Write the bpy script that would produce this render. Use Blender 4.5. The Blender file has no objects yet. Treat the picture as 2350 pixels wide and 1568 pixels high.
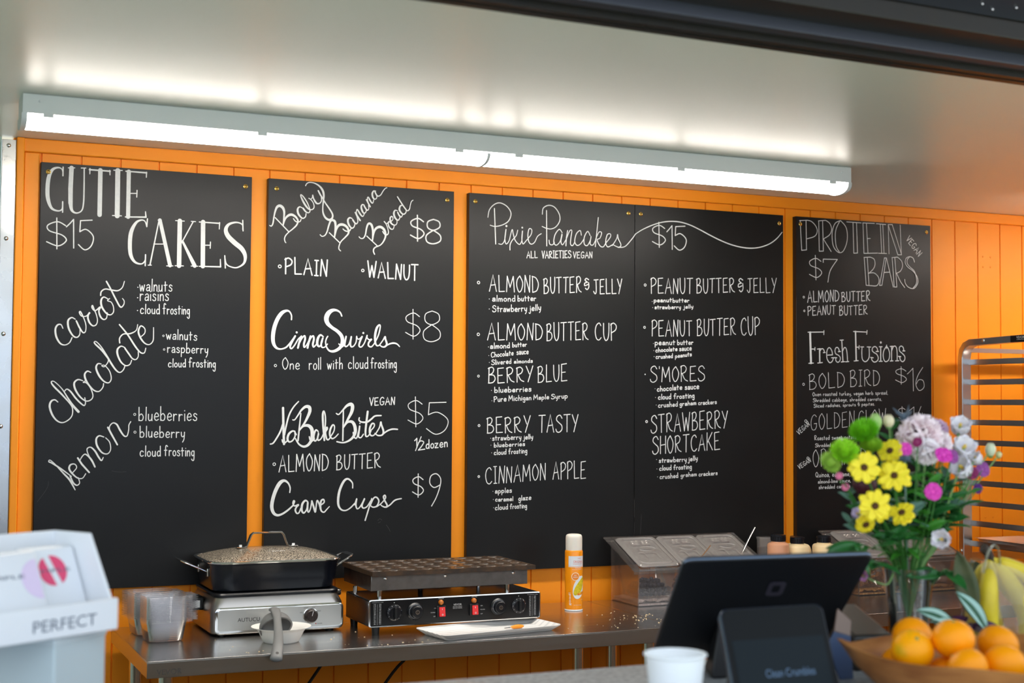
import bpy, bmesh, math, random
from mathutils import Matrix, Vector
random.seed(7)
PI = math.pi
SC = bpy.context.scene
COL = SC.collection

# ------------------------------------------------------------------ camera, sky, exposure
cam = bpy.data.cameras.new('camera')
cam_ob = bpy.data.objects.new('camera', cam)
COL.objects.link(cam_ob)
_r = Vector((0.913248, -0.407356, 0.006266)); _f = Vector((0.406693, 0.912455, 0.045005))
_f.normalize(); _r = (_r - _f * _r.dot(_f)).normalized(); _u = _r.cross(_f)
m = Matrix((_r, _u, -_f)).transposed().to_4x4()
m.translation = Vector((-0.41304, -4.24523, 1.52738))
cam_ob.matrix_world = m
cam.sensor_width = 36.0
cam.lens = 36.0 * 3263.9 / 2350.0
cam.clip_start = 0.05
cam.dof.use_dof = True
cam.dof.focus_distance = 4.35
cam.dof.aperture_fstop = 3.8
SC.camera = cam_ob
SC.view_settings.view_transform = 'Standard'
SC.view_settings.look = 'None'
SC.view_settings.gamma = 1.0
SC.view_settings.use_curve_mapping = False
SC.view_settings.exposure = 0.0
try:
    SC.cycles.transparent_max_bounces = 64
except Exception:
    pass

world = bpy.data.worlds.new('daylight')
SC.world = world
world.use_nodes = True
wn = world.node_tree.nodes; wl = world.node_tree.links
wn.clear()
w_out = wn.new('ShaderNodeOutputWorld'); w_bg = wn.new('ShaderNodeBackground')
w_co = wn.new('ShaderNodeTexCoord'); w_sep = wn.new('ShaderNodeSeparateXYZ'); w_rmp = wn.new('ShaderNodeValToRGB')
wl.new(w_co.outputs['Generated'], w_sep.inputs[0])
wl.new(w_sep.outputs['Z'], w_rmp.inputs[0])
w_rmp.color_ramp.elements[0].position = 0.0
w_rmp.color_ramp.elements[0].color = (0.93, 0.97, 1.0, 1)      # hazy horizon
w_rmp.color_ramp.elements[1].position = 0.7
w_rmp.color_ramp.elements[1].color = (0.70, 0.86, 1.0, 1)      # open sky
wl.new(w_rmp.outputs[0], w_bg.inputs['Color'])
w_bg.inputs['Strength'].default_value = 2.1
wl.new(w_bg.outputs[0], w_out.inputs['Surface'])
sun = bpy.data.lights.new('sun', 'SUN'); sun.energy = 15.0; sun.angle = 0.01; sun.color = (1.0, 0.95, 0.88)     # behind the kiosk: the serving side lies in shade
sun_ob = bpy.data.objects.new('sun', sun); COL.objects.link(sun_ob)
sun_ob.rotation_euler = Vector((-0.15, -0.62, -0.78)).to_track_quat('-Z', 'Y').to_euler()
LAMP_STRENGTH = 40.0

# ------------------------------------------------------------------ helpers
def lin(c):
    c /= 255.0
    return c / 12.92 if c <= 0.04045 else ((c + 0.055) / 1.055) ** 2.4
def rgb(r, g, b):
    return (lin(r), lin(g), lin(b), 1.0)

def mat(name, col, rough=0.5, metal=0.0, spec=0.5, noise=0.0, nscale=40.0, col2=None, bump=0.0, bscale=None,
        stretch=(1, 1, 1), trans=0.0, ior=1.45, emit=None, estr=0.0, alpha=1.0, coat=0.0, sheen=0.0, aniso=0.0, sss=0.0, rnoise=0.0):
    m = bpy.data.materials.new(name)
    m.use_nodes = True
    nt = m.node_tree; b = nt.nodes['Principled BSDF']
    b.inputs['Base Color'].default_value = col
    b.inputs['Roughness'].default_value = rough
    b.inputs['Metallic'].default_value = metal
    b.inputs['Specular IOR Level'].default_value = spec
    b.inputs['IOR'].default_value = ior
    b.inputs['Transmission Weight'].default_value = trans
    b.inputs['Coat Weight'].default_value = coat
    b.inputs['Alpha'].default_value = alpha
    b.inputs['Anisotropic'].default_value = aniso
    if sss:
        b.inputs['Subsurface Weight'].default_value = sss
        b.inputs['Subsurface Radius'].default_value = (0.004, 0.003, 0.002)
    if emit:
        b.inputs['Emission Color'].default_value = emit
        b.inputs['Emission Strength'].default_value = estr
    if noise or bump or rnoise:
        tc = nt.nodes.new('ShaderNodeTexCoord'); mp = nt.nodes.new('ShaderNodeMapping')
        mp.inputs['Scale'].default_value = stretch
        nt.links.new(tc.outputs['Object'], mp.inputs[0])
        nz = nt.nodes.new('ShaderNodeTexNoise'); nz.inputs['Scale'].default_value = nscale
        nz.inputs['Detail'].default_value = 5.0
        nt.links.new(mp.outputs[0], nz.inputs['Vector'])
        if noise:
            mx = nt.nodes.new('ShaderNodeMix'); mx.data_type = 'RGBA'
            rp = nt.nodes.new('ShaderNodeValToRGB')
            rp.color_ramp.elements[0].position = 0.5 - 0.5 * min(1, 1.2 - noise)
            rp.color_ramp.elements[1].position = 0.5 + 0.5 * min(1, 1.2 - noise)
            nt.links.new(nz.outputs[0], rp.inputs[0])
            nt.links.new(rp.outputs[0], mx.inputs[0])
            mx.inputs[6].default_value = col
            mx.inputs[7].default_value = col2 or tuple([c * 0.6 for c in col[:3]] + [1])
            nt.links.new(mx.outputs[2], b.inputs['Base Color'])
        if rnoise:
            ma = nt.nodes.new('ShaderNodeMath'); ma.operation = 'MULTIPLY_ADD'
            nt.links.new(nz.outputs[0], ma.inputs[0]); ma.inputs[1].default_value = rnoise; ma.inputs[2].default_value = rough - rnoise * 0.5
            nt.links.new(ma.outputs[0], b.inputs['Roughness'])
        if bump:
            nb = nz
            if bscale:
                nb = nt.nodes.new('ShaderNodeTexNoise'); nb.inputs['Scale'].default_value = bscale; nb.inputs['Detail'].default_value = 4
                nt.links.new(mp.outputs[0], nb.inputs['Vector'])
            bp = nt.nodes.new('ShaderNodeBump'); bp.inputs['Strength'].default_value = bump; bp.inputs['Distance'].default_value = 0.002
            nt.links.new(nb.outputs[0], bp.inputs['Height'])
            nt.links.new(bp.outputs[0], b.inputs['Normal'])
    return m

def clear_mat(name, tint, rough=0.06, milk=0.04, refl=1.0, milkcol=(0.9, 0.92, 0.96, 1)):
    """thin clear plastic: see-through, with edge-on reflections and a little haze in the plastic itself"""
    m = bpy.data.materials.new(name); m.use_nodes = True
    nt = m.node_tree; N = nt.nodes; Lk = nt.links
    N.clear()
    out = N.new('ShaderNodeOutputMaterial')
    tr = N.new('ShaderNodeBsdfTransparent'); tr.inputs[0].default_value = tint
    gl = N.new('ShaderNodeBsdfGlossy'); gl.inputs['Roughness'].default_value = rough
    di = N.new('ShaderNodeBsdfDiffuse'); di.inputs[0].default_value = milkcol
    m1 = N.new('ShaderNodeMixShader'); m1.inputs[0].default_value = milk
    Lk.new(tr.outputs[0], m1.inputs[1]); Lk.new(di.outputs[0], m1.inputs[2])
    fr = N.new('ShaderNodeFresnel'); fr.inputs['IOR'].default_value = 1.5
    mm = N.new('ShaderNodeMath'); mm.operation = 'MULTIPLY'; mm.inputs[1].default_value = refl
    Lk.new(fr.outputs[0], mm.inputs[0])
    m2 = N.new('ShaderNodeMixShader')
    Lk.new(mm.outputs[0], m2.inputs[0]); Lk.new(m1.outputs[0], m2.inputs[1]); Lk.new(gl.outputs[0], m2.inputs[2])
    Lk.new(m2.outputs[0], out.inputs['Surface'])
    return m

class G:
    """collects shapes into one mesh"""
    def __init__(s):
        s.v = []; s.f = []; s.mi = []; s.cur = 0; s.layer = 0; s.x = Matrix.Identity(4)
    def add(s, vs, fs):
        n = len(s.v)
        for v in vs:
            s.v.append(tuple(s.x @ Vector(v)))
        for f in fs:
            s.f.append(tuple(i + n for i in f)); s.mi.append(s.cur)
        return s
    def box(s, x0, x1, y0, y1, z0, z1):
        vs = [(x0, y0, z0), (x1, y0, z0), (x1, y1, z0), (x0, y1, z0), (x0, y0, z1), (x1, y0, z1), (x1, y1, z1), (x0, y1, z1)]
        return s.add(vs, [(0, 3, 2, 1), (4, 5, 6, 7), (0, 1, 5, 4), (1, 2, 6, 5), (2, 3, 7, 6), (3, 0, 4, 7)])
    def poly(s, pts, d):
        """flat polygon (3-D points) thickened by vector d"""
        n = len(pts); d = Vector(d)
        vs = [Vector(p) for p in pts] + [Vector(p) + d for p in pts]
        fs = [tuple(range(n))[::-1], tuple(range(n, 2 * n))] + [(i, (i + 1) % n, (i + 1) % n + n, i + n) for i in range(n)]
        return s.add(vs, fs)
    def loft(s, rings, cap0=True, cap1=True, closed=True):
        n = len(rings[0]); vs = [p for r in rings for p in r]; fs = []
        for k in range(len(rings) - 1):
            for i in range(n if closed else n - 1):
                j = (i + 1) % n
                fs.append((k * n + i, k * n + j, (k + 1) * n + j, (k + 1) * n + i))
        if cap0: fs.append(tuple(range(n))[::-1])
        if cap1: fs.append(tuple((len(rings) - 1) * n + i for i in range(n)))
        return s.add(vs, fs)
    def rr(s, secs, cx=0, cy=0, seg=5, cap0=True, cap1=True):
        """stack of rounded rectangles: (z, width, depth, corner radius)"""
        return s.loft([rrect(w, d, r, z, cx, cy, seg) for z, w, d, r in secs], cap0, cap1)
    def lathe(s, prof, cx=0, cy=0, seg=32, cap0=False, cap1=False):
        rings = [[(cx + r * math.cos(2 * PI * i / seg), cy + r * math.sin(2 * PI * i / seg), z) for i in range(seg)] for r, z in prof]
        return s.loft(rings, cap0, cap1)
    def cyl(s, a, b, r, r2=None, seg=16):
        return s.tube([a, b], [r, r if r2 is None else r2], seg)
    def tube(s, pts, r, seg=10, closed=False, flat=None):
        pts = [Vector(p) for p in pts]; n = len(pts)
        rs = r if isinstance(r, (list, tuple)) else [r] * n
        T = []
        for i in range(n):
            a = pts[i - 1] if (i > 0 or closed) else pts[i]; b = pts[(i + 1) % n] if (i < n - 1 or closed) else pts[i]
            t = (b - a); T.append(t.normalized() if t.length > 1e-9 else Vector((0, 0, 1)))
        up = Vector((0, 0, 1)) if abs(T[0].z) < 0.9 else Vector((1, 0, 0))
        N = (up - T[0] * up.dot(T[0])).normalized(); rings = []
        for i in range(n):
            N = (N - T[i] * N.dot(T[i]))
            N = N.normalized() if N.length > 1e-6 else T[i].orthogonal().normalized()
            B = T[i].cross(N)
            k1, k2 = (1, 1) if flat is None else flat
            rings.append([pts[i] + (N * math.cos(2 * PI * j / seg) * k1 + B * math.sin(2 * PI * j / seg) * k2) * rs[i] for j in range(seg)])
        if closed:
            rings.append(rings[0])
        return s.loft(rings, not closed, not closed)
    def sph(s, c, r, seg=16, ring=10, half=False):
        if not isinstance(r, (list, tuple)): r = (r, r, r)
        rings = []
        for k in range(ring + 1):
            a = -PI / 2 + PI * k / ring if not half else PI / 2 * k / ring
            cc = max(1e-4, math.cos(a))
            rings.append([(c[0] + r[0] * cc * math.cos(2 * PI * i / seg), c[1] + r[1] * cc * math.sin(2 * PI * i / seg), c[2] + r[2] * math.sin(a)) for i in range(seg)])
        return s.loft(rings, True, True)
    def grid(s, fn, nu, nv):
        vs = [fn(i / nu, j / nv) for j in range(nv + 1) for i in range(nu + 1)]
        fs = [(j * (nu + 1) + i, j * (nu + 1) + i + 1, (j + 1) * (nu + 1) + i + 1, (j + 1) * (nu + 1) + i) for j in range(nv) for i in range(nu)]
        return s.add(vs, fs)

def rrect(w, d, r, z, cx=0, cy=0, seg=5):
    r = max(1e-4, min(r, w / 2 - 1e-5, d / 2 - 1e-5)); out = []
    for qx, qy, a0 in ((1, 1, 0), (-1, 1, 90), (-1, -1, 180), (1, -1, 270)):
        for k in range(seg + 1):
            a = math.radians(a0 + 90 * k / seg)
            out.append((cx + qx * (w / 2 - r) + r * math.cos(a), cy + qy * (d / 2 - r) + r * math.sin(a), z))
    return out

def link_mesh(name, verts, faces, mis, mats, parent, angle=40, bevel=0, bseg=2, solid=0, sub=0):
    me = bpy.data.meshes.new(name)
    me.from_pydata(verts, [], faces)
    if not isinstance(mats, (list, tuple)): mats = [mats]
    for m_ in mats: me.materials.append(m_)
    if len(mats) > 1:
        me.polygons.foreach_set('material_index', mis)
    bm = bmesh.new(); bm.from_mesh(me)
    bmesh.ops.recalc_face_normals(bm, faces=bm.faces)
    bm.to_mesh(me); bm.free()
    me.shade_smooth()
    if angle < 180: me.set_sharp_from_angle(angle=math.radians(angle))
    me.update()
    o = bpy.data.objects.new(name, me); COL.objects.link(o)
    if parent: o.parent = parent
    if solid:
        md = o.modifiers.new('thickness', 'SOLIDIFY'); md.thickness = solid; md.offset = 0
    if bevel:
        md = o.modifiers.new('bevel', 'BEVEL'); md.width = bevel; md.segments = bseg; md.limit_method = 'ANGLE'; md.angle_limit = math.radians(40)
    if sub:
        md = o.modifiers.new('subdivision', 'SUBSURF'); md.levels = sub; md.render_levels = sub
    return o
def obj(name, g, mats, parent=None, **k):
    return link_mesh(name, g.v, g.f, g.mi, mats, parent, **k)
def tag(o, label, cat, group=None):
    o['label'] = label; o['category'] = cat
    if group: o['group'] = group
    return o
def thing(name, label, cat, loc=(0, 0, 0), rz=0.0, group=None):
    o = bpy.data.objects.new(name, None); COL.objects.link(o)
    o.empty_display_size = 0.02
    o.location = loc; o.rotation_euler = (0, 0, rz)
    return tag(o, label, cat, group)
def struct(name, g, mats, **k):
    o = obj(name, g, mats, **k); o['kind'] = 'structure'; return o
def dup(root, loc, rz, label, group=None):
    r = root.copy(); COL.objects.link(r); r.location = loc; r.rotation_euler = (0, 0, rz); r['label'] = label
    if group: r['group'] = group
    for ch in list(root.children):
        c = ch.copy(); COL.objects.link(c); c.parent = r
        for gch in list(ch.children):
            d = gch.copy(); COL.objects.link(d); d.parent = c
    return r

_txt = {}
def text_geo(body):
    """flat outline mesh of printed text, normalised to its own bounding box"""
    if body in _txt: return _txt[body]
    cu = bpy.data.curves.new('lettering', 'FONT'); cu.body = body; cu.size = 1.0; cu.resolution_u = 3
    o = bpy.data.objects.new('lettering', cu); COL.objects.link(o)
    dg = bpy.context.evaluated_depsgraph_get(); dg.update()
    me = bpy.data.meshes.new_from_object(o.evaluated_get(dg))
    vs = [tuple(v.co) for v in me.vertices]; fs = [tuple(p.vertices) for p in me.polygons]
    bpy.data.objects.remove(o); bpy.data.curves.remove(cu); bpy.data.meshes.remove(me)
    x0 = min(v[0] for v in vs); x1 = max(v[0] for v in vs); y0 = min(v[1] for v in vs); y1 = max(v[1] for v in vs)
    _txt[body] = ([((v[0] - x0) / (x1 - x0), (v[1] - y0) / (y1 - y0)) for v in vs], fs, (x1 - x0) / (y1 - y0))
    return _txt[body]
def put_text(g, body, o, ux, uy, w=None, h=None):
    """text with lower-left corner o, running along ux, rising along uy"""
    vs, fs, asp = text_geo(body)
    if w is None: w = h * asp
    if h is None: h = w / asp
    o = Vector(o); ux = Vector(ux); uy = Vector(uy)
    g.add([o + ux * (a * w) + uy * (b * h) for a, b in vs], fs)
    return w
def smooth_path(pts, n=6):
    """Catmull-Rom through tuples of any length"""
    out = []
    P = [pts[0]] + list(pts) + [pts[-1]]
    for i in range(1, len(P) - 2):
        a, b, c, d = P[i - 1], P[i], P[i + 1], P[i + 2]
        for k in range(n):
            t = k / n
            out.append(tuple(0.5 * (2 * q + (r - p) * t + (2 * p - 5 * q + 4 * r - s) * t * t + (3 * q - p - 3 * r + s) * t ** 3) for p, q, r, s in zip(a, b, c, d)))
    out.append(tuple(pts[-1]))
    return out

# ------------------------------------------------------------------ materials
M = {}
M['orange'] = mat('orange_paint', rgb(252, 152, 26), rough=0.45, spec=0.4, bump=0.12, nscale=60, stretch=(1, 1, 0.12))
M['orange_trim'] = mat('orange_trim_paint', rgb(250, 148, 26), rough=0.42, spec=0.4, bump=0.10, nscale=60, stretch=(0.12, 1, 1))
M['ceiling'] = mat('ceiling_panel', rgb(226, 226, 216), rough=0.36, spec=0.9, bump=0.006, nscale=2.5, stretch=(0.5, 4, 1), rnoise=0.06)
M['mint'] = mat('pale_mint_paint', rgb(186, 208, 196), rough=0.5)
M['black_frame'] = mat('black_frame_metal', rgb(22, 22, 24), rough=0.42, spec=0.5, noise=0.3, nscale=30, col2=rgb(34, 27, 20))
M['dark_alu'] = mat('dark_grey_aluminium', rgb(74, 76, 88), rough=0.4, metal=0.6)
M['steel'] = mat('brushed_steel', (0.56, 0.54, 0.52, 1), rough=0.24, metal=1.0, bump=0.03, nscale=90, stretch=(0.05, 1, 1), rnoise=0.12)
M['steel_v'] = mat('scuffed_steel', (0.60, 0.60, 0.58, 1), rough=0.28, metal=1.0, bump=0.05, nscale=14, rnoise=0.25)
M['chrome'] = mat('chrome', (0.78, 0.77, 0.76, 1), rough=0.12, metal=1.0)
M['alu'] = mat('aluminium', (0.70, 0.69, 0.68, 1), rough=0.30, metal=1.0, rnoise=0.1, nscale=20)
M['board'] = mat('black_chalkboard', (0.0035, 0.0035, 0.004, 1), rough=0.42, spec=0.40, noise=0.12, nscale=6, col2=(0.006, 0.006, 0.006, 1), rnoise=0.08)
M['board_edge'] = mat('board_edge', rgb(150, 120, 96), rough=0.6)
M['chalk'] = mat('white_chalk_marker', rgb(232, 232, 230), rough=0.7, spec=0.2, noise=0.15, nscale=120, col2=rgb(205, 210, 212))
M['faint'] = mat('faint_chalk_scratch', rgb(92, 92, 92), rough=0.7)
M['dark_brass'] = mat('dark_brass', (0.30, 0.19, 0.05, 1), rough=0.35, metal=1.0)
M['brass'] = mat('brass', (0.83, 0.58, 0.16, 1), rough=0.22, metal=1.0)
M['white_metal'] = mat('white_enamel', rgb(240, 242, 243), rough=0.35, spec=0.5)
M['white_plastic'] = mat('white_plastic', rgb(236, 238, 240), rough=0.35)
M['lens'] = mat('lit_lamp_lens', (1, 1, 1, 1), rough=0.4, emit=(1.0, 0.93, 0.84, 1), estr=LAMP_STRENGTH)
_nt = M['lens'].node_tree; _ge = _nt.nodes.new('ShaderNodeNewGeometry'); _sx = _nt.nodes.new('ShaderNodeSeparateXYZ')   # brightest straight down, where the diodes sit
_nt.links.new(_ge.outputs['Normal'], _sx.inputs[0])
_m0 = _nt.nodes.new('ShaderNodeMath'); _m0.operation = 'ABSOLUTE'; _nt.links.new(_sx.outputs['Z'], _m0.inputs[0])
_m1 = _nt.nodes.new('ShaderNodeMath'); _m1.operation = 'POWER'; _nt.links.new(_m0.outputs[0], _m1.inputs[0]); _m1.inputs[1].default_value = 1.6
_m2 = _nt.nodes.new('ShaderNodeMath'); _m2.operation = 'MULTIPLY_ADD'; _nt.links.new(_m1.outputs[0], _m2.inputs[0]); _m2.inputs[1].default_value = LAMP_STRENGTH * 0.9; _m2.inputs[2].default_value = LAMP_STRENGTH * 0.1
_nt.links.new(_m2.outputs[0], _nt.nodes['Principled BSDF'].inputs['Emission Strength'])
M['black'] = mat('black_enamel', rgb(18, 20, 26), rough=0.28, spec=0.5)
M['black_matte'] = mat('black_plastic', rgb(16, 16, 18), rough=0.45)
M['granite'] = mat('grey_granite', rgb(188, 187, 185), rough=0.32, noise=0.9, nscale=90, col2=rgb(128, 128, 130))
M['floor'] = mat('grey_floor', rgb(90, 88, 84), rough=0.6, noise=0.5, nscale=12)
M['grass'] = mat('paved_ground', rgb(158, 166, 152), rough=0.9, noise=0.7, nscale=6, col2=rgb(140, 152, 130))
M['added_hedge'] = mat('added_dark_hedge', rgb(40, 40, 30), rough=0.9, noise=0.8, nscale=3, col2=rgb(26, 30, 22))
M['added_blue'] = mat('added_blue_grey_wall', rgb(120, 134, 160), rough=0.8)
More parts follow.
